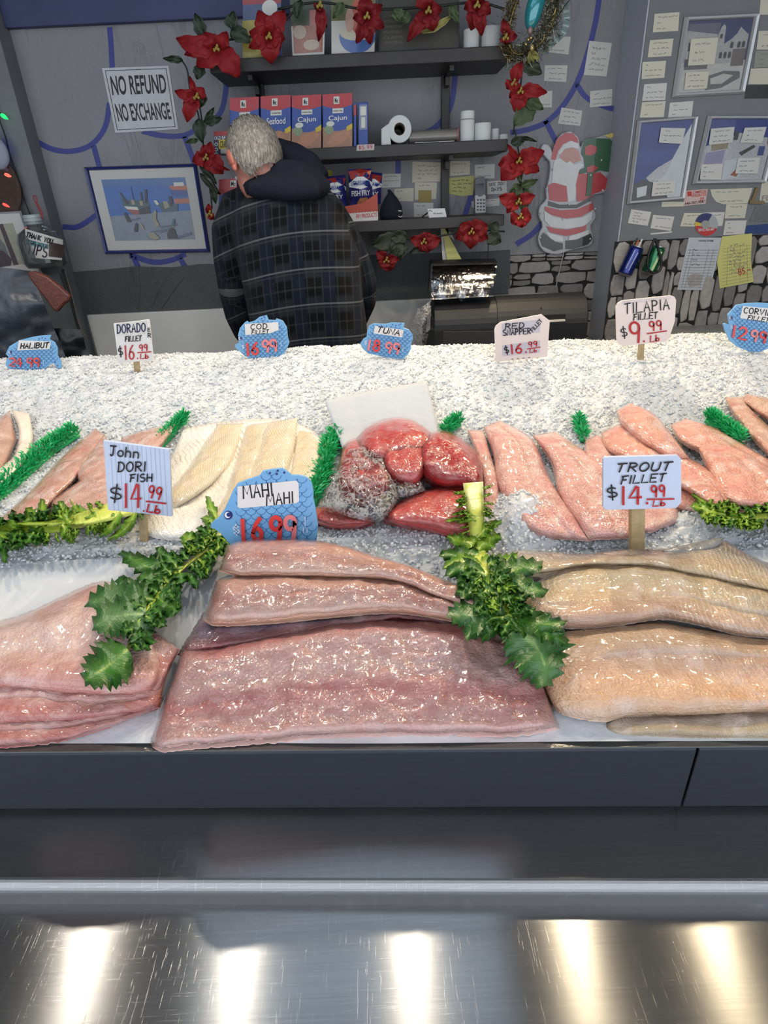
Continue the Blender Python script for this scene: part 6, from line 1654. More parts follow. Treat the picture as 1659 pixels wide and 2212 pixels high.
# corvina
Y = base_y(1640, 762)
out = [(1562, 700), (1567, 698), (1575, 701), (1574, 690), (1572, 680), (1581, 670), (1591, 659), (1611, 655), (1641, 654), (1680, 656), (1693, 680), (1692, 720), (1680, 745), (1640, 761), (1619, 760), (1594, 750), (1576, 735), (1566, 713)]
fish_sign('blue fish shaped price sign for corvina at the far right', out, Y, (1640, 762), [(1605, 661), (1680, 668), (1675, 699), (1599, 687)], [(word('CORVINA', 1606, 676, 1678, 684, 12, .1), 2.2), (word('FILLET', 1614, 690, 1660, 696, 9, .25), 2.0)],
          [('1', 1578, 727, 1590, 729, 24), ('2', 1594, 731, 1611, 734, 25), ('9', 1621, 736, 1636, 738, 23), ('9', 1640, 739, 1655, 741, 23)], [DIGR, DIGR, DIGP, DIGR], (1579, 687, 4.5), 5.2, (1577, 711, 1583, 712, 10), None, None, (1588, 660, 1700, 755), .12)

# ================================================================ the man behind the counter
def px_tube(pts, n=14):
    """[(px, py, Y, radius px)] -> tube"""
    path, rad = [], []
    for x, y, Y, r in pts:
        p = on_y(x, y, Y); s = (on_y(x + 1, y, Y) - p).length
        path.append(p); rad.append(r * s)
    return tube(path, rad, n)
def rings(rows, n=28):
    V, F = [], []
    for (py, xl_, xr_, Yc, hd, sq) in rows:
        a, b = on_y(xl_, py, Yc), on_y(xr_, py, Yc)
        zc = (a.z + b.z) / 2
        cx, hw = (a.x + b.x) / 2, (b.x - a.x) / 2
        for k in range(n):
            th = 2 * math.pi * k / n
            c_, s_ = math.cos(th), math.sin(th)
            e = 2 / sq
            V.append((cx + hw * abs(c_) ** e * (1 if c_ > 0 else -1), Yc + hd * abs(s_) ** e * (1 if s_ > 0 else -1), zc))
    m = len(rows)
    for i in range(m - 1):
        for k in range(n):
            k2 = (k + 1) % n
            F.append((i * n + k, (i + 1) * n + k, (i + 1) * n + k2, i * n + k2))
    F.append(tuple(range(n))); F.append(tuple(range(m * n - 1, (m - 1) * n - 1, -1)))
    return V, F
def remeshed(geos, voxel, smooth_it):
    me = bpy.data.meshes.new('tmp'); V, F = join(*geos)
    me.from_pydata([tuple(v) for v in V], [], F)
    import bmesh
    bm = bmesh.new(); bm.from_mesh(me); bmesh.ops.recalc_face_normals(bm, faces=bm.faces[:]); bm.to_mesh(me); bm.free()
    o = bpy.data.objects.new('tmp', me); COL.objects.link(o)
    r = o.modifiers.new('r', 'REMESH'); r.mode = 'VOXEL'; r.voxel_size = voxel
    s = o.modifiers.new('s', 'SMOOTH'); s.factor = .5; s.iterations = smooth_it
    dg = bpy.context.evaluated_depsgraph_get(); dg.update()
    m2 = bpy.data.meshes.new_from_object(o.evaluated_get(dg))
    V = [tuple(v.co) for v in m2.vertices]; F = [tuple(p.vertices) for p in m2.polygons]
    bpy.data.objects.remove(o); bpy.data.meshes.remove(me); bpy.data.meshes.remove(m2)
    return V, F
SKIN = M('aged_skin', (186, 128, 112), .5, var=.12, vscale=60, bump=.25, bscale=140, Subsurface_Weight=.1)
FLEECE = mat_plaid('navy_plaid_fleece')
HOODM = M('navy_hood_knit', (27, 30, 40), .95, var=.3, vscale=40, bump=.7, bscale=220, spec=.15)
TROU = M('dark_trousers', (30, 32, 38), .9, bump=.4, bscale=200)
head_c = on_y(546, 331, 2.30)
hx, hy, hz = head_c
man = thing('person', (on_y(660, 700, 2.2).x, 2.2, 0), 'older grey haired man in a dark plaid fleece jacket, turned away and bending his head', 'person')
RH = Matrix.Rotation(math.radians(24), 3, 'Z') @ Matrix.Rotation(math.radians(34), 3, 'X')     # face turned towards the wall, left and down
fwd = (Matrix.Rotation(math.radians(38), 3, 'Z') @ Vector((0, 1, 0)))
fwd = (fwd * .80 + Vector((0, 0, -.60))).normalized()
rt = fwd.cross(Vector((0, 0, 1))).normalized(); upv = rt.cross(fwd).normalized()
HB = Matrix((rt, fwd, upv)).transposed()
H = lambda a, b, c: Vector(head_c) + HB @ Vector((a, b, c))
shL, shR = on_y(520, 462, 2.35), on_y(712, 466, 2.35)
neck = on_y(600, 395, 2.33)
chest, hip = on_y(648, 560, 2.30), on_y(665, 770, 2.22)
geos = [ell(head_c, (.074, .098, .098), 20, 14, HB), ell(H(0, .055, -.055), (.056, .062, .07), 16, 10, HB), ell(H(0, .10, -.085), (.03, .026, .03), 12, 8, HB),
        ell(H(0, .118, -.03), (.011, .026, .016), 10, 8, HB),
        tube([H(0, -.03, -.05), neck, neck + Vector((.05, -.03, -.08))], [.056, .056, .045], 14),
        tube([neck + Vector((.03, -.02, -.03)), chest, hip, hip + Vector((0, 0, -.08))], [(.06, .05), (.15, .10), (.14, .11), (.14, .11)], 18),
        tube([shL, on_y(504, 600, 2.35), on_y(524, 700, 2.40), on_y(560, 745, 2.52)], [.042, .045, .036, .028], 12),
        tube([shR, on_y(772, 600, 2.36), on_y(776, 655, 2.42), on_y(755, 705, 2.55)], [.042, .045, .036, .028], 12)]
for sx in (-.095, .095):
    h0 = hip + Vector((sx, 0, -.05))
    geos.append(tube([h0, Vector((h0.x, 2.24, .50)), Vector((h0.x, 2.20, .10)), Vector((h0.x, 2.19, .05))], [.088, .058, .045, .04], 12))
    geos.append(ell((h0.x, 2.26, .045), (.045, .12, .04), 12, 8))
for wp, sg in ((on_y(560, 745, 2.52), 1), (on_y(755, 705, 2.55), -1)):
    geos.append(ell(wp + Vector((0, .05, -.008)), (.04, .05, .018), 12, 8))
    for k in range(4):
        b = wp + Vector((-.028 + .019 * k, .085, -.006)); L = (.062, .072, .068, .054)[k]
        geos.append(tube([b, b + Vector((0, L * .5, .004)), b + Vector((0, L, -.016))], [.0095, .009, .0075], 8))
    b = wp + Vector((.034 * sg, .035, -.006)); geos.append(tube([b, b + Vector((.02 * sg, .03, 0)), b + Vector((.022 * sg, .058, -.01))], [.011, .010, .008], 8))
V, F = remeshed(geos, .0075, 3)
mk('body', (V, F), SKIN, man, smooth=True)
# ear facing us on the left side of the head
ear_c = H(-.077, .012, -.012)
ear = join(ell(ear_c, (.011, .022, .036), 14, 10, HB), ell(ear_c + HB @ Vector((-.007, -.006, 0)), (.008, .016, .028), 12, 8, HB), ell(ear_c + HB @ Vector((-.004, .0, -.03)), (.008, .010, .013), 10, 8, HB))
mk('ear', ear, M('ear_skin', (176, 104, 90), .5, var=.2, vscale=90), man, smooth=True)
for sx in (-1, 1):
    mk('eye', ell(H(.031 * sx, .098, -.012), (.011, .008, .008), 10, 8, HB), M('eye_grey', (150, 150, 150), .2), man, smooth=True)
mk('mouth', ell(H(0, .112, -.078), (.02, .006, .004), 10, 6, HB), M('lip', (150, 84, 80), .5), man, smooth=True)
# hair: thick grey cap of strands round the back and sides, thin on the crown
HAIR = NT('grey_hair')
co = HAIR.coord(scale=(1, 1, .22), rot=(.5, .3, 0))
nn = HAIR.noise(co, 190, 4, .6)
HAIR.pbr(Base_Color=HAIR.ramp(nn, [(.3, lin(92, 86, 78)), (.55, lin(146, 140, 132)), (.75, lin(190, 186, 178))]), Roughness=.55, Normal=HAIR.bump(nn, .8, .006))
HAIR = HAIR.m
V, F = [], []
R = random.Random(5)
nu, nv = 44, 22
for j in range(nv + 1):
    ph = math.pi * .80 * j / nv
    for i in range(nu):
        th = 2 * math.pi * i / nu
        d = Vector((math.sin(ph) * math.cos(th), math.sin(ph) * math.sin(th), math.cos(ph)))
        front = max(0, d.y)
        k = 1.06 + .10 * max(0, -d.z + .3) * (1 - front) + .03 * mnoise.noise(d * 6) + .03 * mnoise.noise(d * 15)
        if front > .25 and d.z < .72: k = .90
        if abs(d.x) > .55 and d.y > -.05 and d.z < -.10: k = .92
        V.append(Vector(head_c) + HB @ Vector((d.x * .078 * k, d.y * .100 * k, d.z * .100 * k)))
for j in range(nv):
    for i in range(nu):
        i2 = (i + 1) % nu; F.append((j * nu + i, (j + 1) * nu + i, (j + 1) * nu + i2, j * nu + i2))
mk('hair', (V, F), HAIR, man, smooth=True)
# loose strands lying on the hair
V, F = [], []
for k in range(900):
    while True:
        d = Vector((R.gauss(0, 1), R.gauss(0, 1), R.gauss(0, 1))).normalized()
        if d.y < .25 and d.z > -.72 and not (abs(d.x) > .55 and d.y > -.1 and d.z < -.05): break
    fl = Vector((-.25 * d.x, .1 - .1 * d.y, -1)); fl = (fl - d * fl.dot(d)).normalized()
    L = R.uniform(.018, .045); w = R.uniform(.0007, .0016)
    pts = []
    for s in (0, .5, 1):
        q = (d + fl * (s * L / .09)).normalized() * (1.065 + .10 * max(0, -d.z + .3) + .03 * s * (1 - s) * 4 + R.uniform(-.01, .012) + .03 * mnoise.noise(d * 6))
        pts.append(Vector(head_c) + HB @ Vector((q.x * .078, q.y * .100, q.z * .100)))
    sd = (pts[2] - pts[0]).cross(HB @ d).normalized() * w
    n = len(V)
    V += [pts[0] - sd, pts[0] + sd, pts[1] - sd, pts[1] + sd, pts[2]]
    F += [(n, n + 1, n + 3, n + 2), (n + 2, n + 3, n + 4)]
mk('hair_strands', (V, F), HAIR, man, kind='stuff')
# jacket
torso = rings([(398, 585, 672, 2.36, .07, 2.0), (415, 545, 712, 2.35, .10, 2.2), (440, 508, 722, 2.33, .125, 2.3), (485, 500, 747, 2.31, .145, 2.4), (545, 512, 774, 2.29, .155, 2.5), (620, 528, 781, 2.26, .155, 2.5), (700, 543, 792, 2.24, .15, 2.5), (770, 546, 798, 2.23, .15, 2.5), (860, 548, 800, 2.23, .15, 2.4)])
slL = px_tube([(548, 424, 2.35, 28), (516, 446, 2.36, 40), (496, 500, 2.35, 39), (497, 560, 2.34, 36), (506, 620, 2.35, 35), (517, 680, 2.38, 31), (530, 715, 2.43, 27), (548, 738, 2.49, 23)])
slR = px_tube([(688, 424, 2.35, 26), (712, 452, 2.36, 31), (738, 500, 2.35, 34), (761, 555, 2.36, 36), (780, 612, 2.37, 36), (780, 650, 2.41, 33), (768, 688, 2.48, 27), (757, 703, 2.53, 23)])
V, F = remeshed([torso, slL, slR], .0085, 5)
V = [np.array(v) for v in V]
xc = on_y(655, 560, 2.28).x
cl = np.zeros((len(V), 3))
armL = [on_y(x, y, Y) for x, y, Y in ((516, 446, 2.36), (496, 520, 2.35), (506, 620, 2.35), (530, 715, 2.43))]
armR = [on_y(x, y, Y) for x, y, Y in ((738, 448, 2.36), (760, 515, 2.35), (780, 612, 2.37), (768, 688, 2.48))]
def segd(p, pts):
    best = 9; along = 0; acc = 0; off = 0
    for a, b in zip(pts[:-1], pts[1:]):
        ab = b - a; t = max(0, min(1, (p - a).dot(ab) / ab.length_squared)); q = a + ab * t
        d = (p - q).length
        if d < best: best = d; along = acc + ab.length * t; off = (p - q).x
        acc += ab.length
    return best, along, off
tl = [(on_y(520, 485, 2.30).x, 485), (on_y(531, 600, 2.27).x, 600), (on_y(545, 680, 2.25).x, 680)]
for k, v in enumerate(V):
    p = Vector(v)
    dL, aL, oL = segd(p, armL); dR, aR, oR = segd(p, armR)
    dx = v[0] - xc
    u, w = v[0] - .08 * dx * (v[2] - 1.2), v[2] + .55 * dx * dx - .06 * dx
    torso_d = abs(dx) - .175
    if dL < .062 and (dx < -.155): u, w = oL * 1.3 + .3, 1.34 - aL + .10
    elif dR < .062 and (dx > .165): u, w = oR * 1.3 + .5, 1.34 - aR + .10
    cl[k] = (u + 5, w + 5, 0)
    # soft folds in the cloth
    n_ = mnoise.noise(Vector((v[0] * 9, v[1] * 9, v[2] * 5))) * .004 + mnoise.noise(Vector((v[0] * 3, 7, v[2] * 18))) * .0028
    V[k] = v + np.array((0, -n_, 0))
jk = mk('plaid_jacket', (V, F), FLEECE, man, smooth=True)
at = jk.data.attributes.new('cloth', 'FLOAT_VECTOR', 'POINT')
at.data.foreach_set('vector', cl.ravel())
hood = [px_tube([(528, 402, 2.30, 15), (538, 372, 2.32, 22), (566, 342, 2.34, 26), (602, 330, 2.36, 30), (640, 344, 2.35, 30), (672, 362, 2.33, 27), (698, 390, 2.31, 20)]),
        px_tube([(532, 408, 2.27, 14), (570, 400, 2.24, 24), (620, 402, 2.22, 30), (670, 404, 2.24, 26), (706, 402, 2.28, 18)]),
        px_tube([(545, 380, 2.30, 18), (590, 372, 2.26, 26), (640, 378, 2.25, 30), (690, 388, 2.28, 24)]),
        px_tube([(560, 395, 2.30, 28), (620, 395, 2.30, 38), (680, 398, 2.31, 26)]), px_tube([(540, 408, 2.24, 16), (580, 408, 2.22, 20), (630, 410, 2.205, 22), (690, 410, 2.23, 18)]), px_tube([(560, 400, 2.27, 30), (625, 402, 2.25, 34), (690, 402, 2.28, 26)])]
V, F = remeshed(hood, .008, 4)
V = [(v[0], v[1] + .004 * mnoise.noise(Vector((v[0] * 14, v[1] * 14, v[2] * 26))), v[2] + .006 * mnoise.noise(Vector((v[0] * 8, 3, v[2] * 20)))) for v in V]
mk('hood', (V, F), HOODM, man, smooth=True)
V, F = remeshed([tube([hip + Vector((0, 0, .02)), hip + Vector((0, 0, -.10))], [(.158, .135), (.165, .14)], 18)] + [tube([hip + Vector((sx, 0, -.08)), Vector((hip.x + sx, 2.24, .50)), Vector((hip.x + sx, 2.20, .06))], [.10, .076, .066], 14) for sx in (-.095, .095)], .012, 3)
mk('trousers', (V, F), TROU, man, smooth=True)
for sx in (-.095, .095):
    mk('shoe', join(ell((hip.x + sx, 2.25, .05), (.052, .14, .05), 16, 10), box(hip.x + sx - .045, hip.x + sx + .045, 2.12, 2.38, 0, .025)), BLACKP, man, smooth=False)

# ================================================================ back counter and cash register
bcx0, bcx1 = -1.9, 2.2
bc_ = thing('back_counter', (.2, 2.75, 0), 'low back counter under the register, behind the ice', 'counter')
mk('counter_top', box(bcx0, 1.9, 2.60, WR - .003, .73, .77), SHELFM, bc_, bevel=.003)
mk('counter_body', box(bcx0 + .02, 1.88, 2.64, WR - .01, .0, .73), M('grey_counter_front', (110, 112, 114), .6), bc_)
YR = 2.62
rx0, rx1 = on_y(938, 735, YR).x, on_y(1266, 735, YR).x
rzt = on_y(1100, 642, YR + .08).z
zb0 = .771
reg = thing('cash_register', ((rx0 + rx1) / 2, YR + .15, zb0), 'black cash register with curved hood beside the red snapper sign', 'cash register')
zm = on_y(1000, 712, YR).z
prof = [(YR, zb0 + .005), (YR, zm)]
for k in range(9):
    a = math.radians(90 * k / 8)
    prof.append((YR + .09 - .09 * math.cos(a) + .0, zm + (rzt - zm) * math.sin(a)))
prof += [(YR + .12, rzt + .001), (WR - .012, rzt - .04), (WR - .012, zb0 + .005)]
def extr_x(profile, x0, x1):
    n = len(profile)
    V = [(x0, y, z) for y, z in profile] + [(x1, y, z) for y, z in profile]
    F = [(i, (i + 1) % n, (i + 1) % n + n, i + n) for i in range(n)]
    F += [list(range(n - 1, -1, -1)), list(range(n, 2 * n))]
    return V, F
mk('register_body', extr_x(prof, rx0, rx1), BLACKP, reg, bevel=.004)
xm = on_y(1075, 690, YR).x
mk('printer_lid', extr_x([(y - .0035 if i < 11 else y, z + .003) for i, (y, z) in enumerate(prof[2:12])] + [(prof[11][0], zm + .02), (YR + .005, zm + .003)], xm, rx1 - .004), DARKP, reg, bevel=.002)
mk('drawer_panel', prism([(957, 716), (1074, 715), (1074, 766), (955, 768)], PY(YR), .003, .003), DARKP, reg, bevel=.002)
mk('drawer_handle', prism([(970, 750), (1062, 748), (1062, 764), (968, 766)], PY(YR), .006, .004), M('black_recess', (10, 10, 11), .6), reg, bevel=.002)
mk('paper_slot', prism([(1118, 684), (1222, 679), (1222, 689), (1118, 694)], PY(YR), .006, .006), M('black_recess', (10, 10, 11), .6), reg)
mk('paper_slip', prism([(1184, 692), (1221, 690), (1221, 694), (1184, 696)], PY(YR), .012, .008), PAPER, reg)
mk('arrow_mark', prism([(1166, 668), (1169, 663), (1172, 668)], PY(YR + .03), .03, .001), M('black_recess', (10, 10, 11), .6), reg)
# bowed left side panel with a sticker
sp_ = [(920, 760), (912, 740), (914, 712), (921, 690), (930, 668), (938, 652)]
g = []
Pl = [on_y(x, y, YR + .02) for x, y in sp_]
V = [(p.x, YR + .015, p.z) for p in Pl] + [(p.x + .004, WR - .02, p.z) for p in Pl] + [(rx0, YR + .001, p.z) for p in Pl]
n = len(Pl)
F = [(i, i + 1, n + i + 1, n + i) for i in range(n - 1)] + [(2 * n + i, 2 * n + i + 1, i + 1, i) for i in range(n - 1)]
mk('side_panel', (V, F), BLACKP, reg)
mk('side_sticker', prism([(928, 668), (931, 670), (929, 712), (920, 720), (922, 690)], PY(YR + .008), .004, .0008), M('grey_sticker', (130, 132, 138), .5), reg)
# customer display in clear film
dY = YR + .05
dp = thing('register_display', on_y(1000, 640, dY), 'tilted register display wrapped in clear film on top of the register', 'display')
a, b = on_y(930, 570, dY + .05), on_y(1076, 566, dY + .05)
c, d = on_y(926, 632, dY - .03), on_y(1062, 624, dY - .03)
th = Vector((0, .055, .012))
mk('screen_body', ([a, b, d, c, a + th, b + th, d + th, c + th], [(0, 3, 2, 1), (4, 5, 6, 7), (0, 1, 5, 4), (1, 2, 6, 5), (2, 3, 7, 6), (3, 0, 4, 7)]), DARKP, dp, bevel=.006)
# glossy black glass, gently rolled forward
V, F, UV = [], [], []
nu, nv = 24, 18
tl_, tr_, bl_, br_ = on_y(934, 574, dY + .047), on_y(1072, 570, dY + .047), on_y(930, 638, dY - .035), on_y(1060, 630, dY - .035)
for j in range(nv):
    t = j / (nv - 1)
    for i in range(nu):
        s = i / (nu - 1)
        p = (tl_ * (1 - s) + tr_ * s) * (1 - t) + (bl_ * (1 - s) + br_ * s) * t
        V.append(p + Vector((0, -.006 - .016 * math.sin(math.pi * t) , 0)))
for j in range(nv - 1):
    for i in range(nu - 1):
        q = j * nu + i; F.append((q, q + nu, q + nu + 1, q + 1))
mk('screen_glass', (V, F), M('black_glass', (8, 8, 10), .12, spec=.8, coat=1.0), dp, smooth=True)
V2 = []
for k, v in enumerate(V):
    i, j = k % nu, k // nu
    t = j / (nv - 1); s = i / (nu - 1)
    e = max(0, t - .78) * 5
    V2.append(Vector(v) + Vector((.004 * (s - .5), -.004 - .012 * e + .006 * e * math.sin(s * 19) + .004 * max(0, .1 - min(s, 1 - s)) * 30 * mnoise.noise(Vector((s * 5, t * 30, 0))), -.014 * e)))
FOILF = NT('glossy_film'); co = FOILF.coord()
nr = FOILF.bump(FOILF.noise(co, 60, 3, .5, 1.0), .35, .004)
fr = FOILF.n('Fresnel', IOR=1.55, Normal=nr)
gl = FOILF.n('BsdfGlossy', Color=(1, 1, 1, 1), Roughness=.07, Normal=nr); tr = FOILF.n('BsdfTransparent', Color=(.9, .9, .92, 1))
mx = FOILF.n('MixShader', i0=FOILF.math('ADD', FOILF.math('MULTIPLY', fr, 1.5), .08, True), i1=tr, i2=gl)
FOILF.t.links.new(mx.outputs[0], FOILF.out.inputs[0])
mk('film_wrap', (V2, F), FOILF.m, dp, smooth=True)
zr = rzt
pc = on_y(998, 640, dY)
mk('display_post', tube([(pc.x, dY + .03, rzt - .03), (pc.x, dY + .03, c.z + .03)], .016, 16), BLACKP, dp, smooth=False)
# papers standing behind the display
yp = mk('paper_note', prism([(955, 490), (960, 492), (998, 562), (966, 562)], PY(2.80), .0, .001), PAPERY, label='yellow papers standing on end behind the register display, front one', cat='paper')
wp_ = mk('paper_note', prism([(952, 494), (958, 492), (985, 562), (956, 562)], PY(2.81), .0, .001), PAPER, label='white paper standing on end behind the yellow paper', cat='paper')
wq_ = mk('paper_note', prism([(964, 488), (970, 492), (982, 520), (972, 512)], PY(2.83), .0, .001), PAPER2, label='cream paper corner behind the yellow paper', cat='paper')
mk('paper_note', prism([(1262, 742), (1268, 734), (1300, 764), (1262, 768)], PY(2.60), .0, .001), PAPER, label='folded white paper leaning at the right foot of the register', cat='paper')
# crumpled clear bag beside the register
def crumple(name, poly, Y, m, label, cat, depth=.05, seed=0, nu=16, nv=16, parent=None, amp=.016, fr=16):
    B = bil(poly); pr = PY(Y)
    V, F = [], []
    for j in range(nv):
        for i in range(nu):
            s, t = i / (nu - 1), j / (nv - 1)
            p = pr(*B(s, t)); n_ = mnoise.noise(Vector((p.x * fr, seed, p.z * fr))) + .5 * mnoise.noise(Vector((p.x * fr * 2.4, seed, p.z * fr * 2.4)))
            V.append(p + Vector((amp * n_ * .6, -depth * math.sin(math.pi * s) * math.sin(math.pi * (.15 + .85 * t)) - amp * n_, amp * .5 * n_)))
    for j in range(nv - 1):
        for i in range(nu - 1):
            a = j * nu + i; F.append((a, a + nu, a + nu + 1, a + 1))
    o = mk(name, (V, F), m, parent, smooth=True, label=label, cat=cat)
    return o
crumple('plastic_bag', [(900, 668), (932, 648), (922, 752), (876, 752)], 2.62, mat_film('bag_film', .5, .9, 40), 'crumpled clear plastic bag left of the register', 'bag', seed=3)
mk('cable', tube([(rx0 - .02, YR + .03, zb0 + .03), (rx0 - .07, YR, zb0 + .012), (rx0 - .12, YR + .02, zb0 + .01), (rx0 - .09, YR + .07, zb0 + .015), (rx0 - .01, YR + .08, zb0 + .02)], .008, 8), BLACKP, label='black cable loop at the left foot of the register', cat='cable')
# metal ledge at the right
a, b = on_y(1418, 722, 2.60), on_y(1700, 708, 2.60)
lg = thing('metal_ledge', ((a.x + b.x) / 2, 2.68, .77), 'grey topped dark metal ledge behind the tilapia sign', 'ledge')
mk('ledge_top', box(a.x, b.x, 2.58, WR - .013, (a.z + b.z) / 2 - .016, (a.z + b.z) / 2), M('grey_metal', (150, 154, 158), .4, .4), lg, bevel=.002)
mk('ledge_front', box(a.x, b.x, 2.60, WR - .013, (a.z + b.z) / 2 - .075, (a.z + b.z) / 2 - .016), BLACKP, lg)
mk('ledge_base', box(a.x, b.x, 2.585, WR - .013, .771, (a.z + b.z) / 2 - .075), M('pale_metal', (150, 154, 150), .5), lg)

# ================================================================ cans on the stones
def can(px0, py0, px1, py1, r, Y, body, label):
    a, b = on_y(px0, py0, Y), on_y(px1, py1, Y)
    s = (on_y(px0 + 1, py0, Y) - a).length; R_ = r * s
    d = (b - a)
    t_ = thing('drink_can', a, label, 'can', 'drink cans fixed to the stone facing')
    L = d.length; d.normalize()
    P_ = lambda k: a + d * (L * k)
    mk('can_body', tube([P_(.07), P_(.10), P_(.5), P_(.88), P_(.94)], [R_ * .95, R_, R_, R_, R_ * .86], 24), body, t_, smooth=False)
    mk('can_rim', tube([P_(.94), P_(.97)], [R_ * .9, R_ * .9], 24), M('can_aluminium', (150, 150, 150), .3, .8), t_)
    mk('can_base', tube([P_(0), P_(.07)], [R_ * .8, R_ * .95], 24), M('can_aluminium', (150, 150, 150), .3, .8), t_)
    return t_, P_, R_
BC = M('can_blue_metal', (24, 40, 120), .25, .6, var=.3, vscale=60, coat=.5); GC = M('can_green_metal', (24, 110, 66), .25, .6, var=.4, vscale=50, coat=.5)
t_, P_, R_ = can(1348, 596, 1378, 530, 15, WR - .045, BC, 'tilted blue drink can used as a holder on the stones')
for k, (dx, m) in enumerate(((-.008, M('orange_pen', (200, 90, 40), .5)), (.006, WHI), (-.016, BLACKP))):
    mk('pen', tube([P_(.9) + Vector((dx, 0, 0)), P_(1.16 + .04 * k) + Vector((dx, 0, 0))], .0035, 8), m, label=('orange pen', 'white pen', 'black pen')[k] + ' sticking out of the blue can', cat='pen')
mk('can_print', ribbons([[(1352, 580), (1372, 540)], [(1358, 584), (1378, 546)]], 2.2, PY(WR - .045 - R_ * .98), 0.001), M('can_silver_print', (150, 160, 190), .3, .5), t_)
t_, P_, R_ = can(1400, 592, 1424, 530, 15, WR - .045, GC, 'tilted green drink can with a black strap round it')
mk('can_print', ribbons([[(1408, 584), (1428, 545)]], 5, PY(WR - .045 - R_ * .98), 0.001), M('can_pale_print', (180, 206, 150), .3, .3), t_)
lp = [on_y(x, y, WR - .085) for x, y in resample([(1416, 516), (1424, 545), (1429, 570), (1424, 585), (1410, 589), (1400, 580), (1400, 555), (1408, 530), (1415, 515)], 40)]
mk('strap', tube(lp, .0055, 8), BLACKP, smooth=True, label='black looped strap hanging round the green can', cat='strap')

# ================================================================ plastic light-up figure (flat coloured panels on a clear shell)
pf = WB
fig = thing('christmas_decoration', on_y(1215, 545, WB), 'flat light up plastic Christmas decoration in red and white with a small green tree', 'decoration')
pr = PY(WB)
shell = resample([(1232, 282), (1250, 296), (1254, 320), (1262, 302), (1290, 296), (1318, 288), (1330, 300), (1330, 372), (1310, 380), (1315, 400), (1306, 416), (1278, 424), (1284, 452), (1288, 470), (1276, 488), (1282, 512), (1276, 530), (1240, 540), (1222, 544), (1205, 550), (1176, 544), (1162, 522), (1166, 500), (1172, 486), (1163, 466), (1166, 446), (1180, 430), (1178, 410), (1184, 392), (1188, 352), (1176, 338), (1168, 320), (1178, 308), (1190, 318), (1196, 330), (1202, 302), (1214, 288), (1232, 282)], 90)[:-1]
mk('shell', prism([tuple(p) for p in shell], pr, .024, .022), M('milky_shell', (168, 170, 172), .25, coat=.6, var=.08), fig, bevel=.004)
REDC = M('figure_red', (176, 44, 44), .35, coat=.5); FW_ = M('figure_white', (206, 206, 204), .4, coat=.5, bump=.2, bscale=60); FG = M('figure_green', (30, 84, 48), .4, coat=.4, var=.4, vscale=60); FB_ = M('figure_black', (34, 34, 28), .35, coat=.5); FP = M('figure_pink', (186, 132, 120), .4, coat=.5); FY = M('figure_gold', (206, 186, 90), .4)
its = [(0, [(1190, 344), (1196, 318), (1205, 298), (1222, 287), (1238, 288), (1248, 300), (1250, 312), (1232, 304), (1216, 312), (1206, 326), (1200, 346)]),
       (1, [(1206, 330), (1218, 312), (1234, 304), (1250, 310), (1250, 322), (1236, 318), (1220, 322), (1210, 334)]), (4, [(1210, 334), (1222, 321), (1238, 318), (1250, 326), (1256, 346), (1240, 352), (1226, 352), (1210, 344)]),
       (1, [(1198, 346), (1210, 342), (1224, 352), (1232, 348), (1240, 356), (1252, 352), (1262, 356), (1250, 368), (1248, 400), (1242, 432), (1228, 436), (1224, 408), (1204, 396), (1192, 398), (1194, 364)]),
       (0, [(1184, 400), (1196, 394), (1224, 402), (1226, 436), (1206, 436), (1186, 432)]), (0, [(1244, 400), (1250, 372), (1266, 376), (1296, 372), (1312, 386), (1308, 410), (1280, 420), (1276, 430), (1246, 436)]),
       (3, [(1184, 434), (1210, 442), (1246, 442), (1276, 424), (1276, 434), (1246, 450), (1206, 450), (1184, 444)]), (0, [(1178, 446), (1210, 454), (1248, 452), (1280, 438), (1282, 452), (1256, 468), (1222, 472), (1190, 464), (1176, 452)]),
       (1, [(1176, 456), (1196, 468), (1224, 474), (1258, 470), (1280, 456), (1278, 474), (1262, 488), (1224, 494), (1190, 490), (1176, 476)]), (0, [(1180, 488), (1200, 494), (1226, 496), (1258, 490), (1268, 484), (1264, 500), (1224, 510), (1188, 502)]),
       (1, [(1178, 500), (1196, 506), (1216, 512), (1216, 522), (1192, 520)]), (1, [(1230, 510), (1256, 502), (1272, 496), (1272, 508), (1252, 516), (1228, 520)]),
       (3, [(1166, 514), (1174, 502), (1188, 514), (1200, 522), (1216, 526), (1216, 538), (1196, 542), (1172, 532)]), (3, [(1222, 520), (1244, 518), (1276, 504), (1280, 516), (1270, 528), (1240, 538), (1222, 538)]),
       (2, [(1260, 306), (1274, 298), (1318, 300), (1330, 314), (1324, 320), (1330, 332), (1324, 338), (1328, 352), (1326, 366), (1316, 372), (1296, 368), (1282, 374), (1276, 424), (1266, 424), (1270, 372), (1252, 376), (1254, 366), (1264, 362), (1262, 340), (1256, 332)]),
       (5, [(1306, 292), (1316, 290), (1322, 286), (1328, 296), (1316, 298)]), (0, [(1264, 318), (1276, 312), (1290, 318), (1288, 330), (1276, 336), (1264, 334)]), (0, [(1268, 362), (1282, 356), (1292, 362), (1282, 372), (1268, 372)])]
(V, F), mi = polys(its, PY(WB - .024), .0012, .0004)
mk('coloured_panels', (V, F), [REDC, FW_, FG, FB_, FP, FY], fig, midx=mi)
for x, y in ((1195, 366), (1299, 346), (1324, 355), (1276, 378), (1302, 411), (1229, 442), (1168, 461), (1286, 451), (1216, 473), (1167, 513), (1275, 516), (1182, 412)):
    mk('bulb', ell(on_y(x, y, WB - .034), (.0042, .004, .0042), 10, 6), M('tiny_bulb', (226, 226, 220), .2), fig, smooth=True)
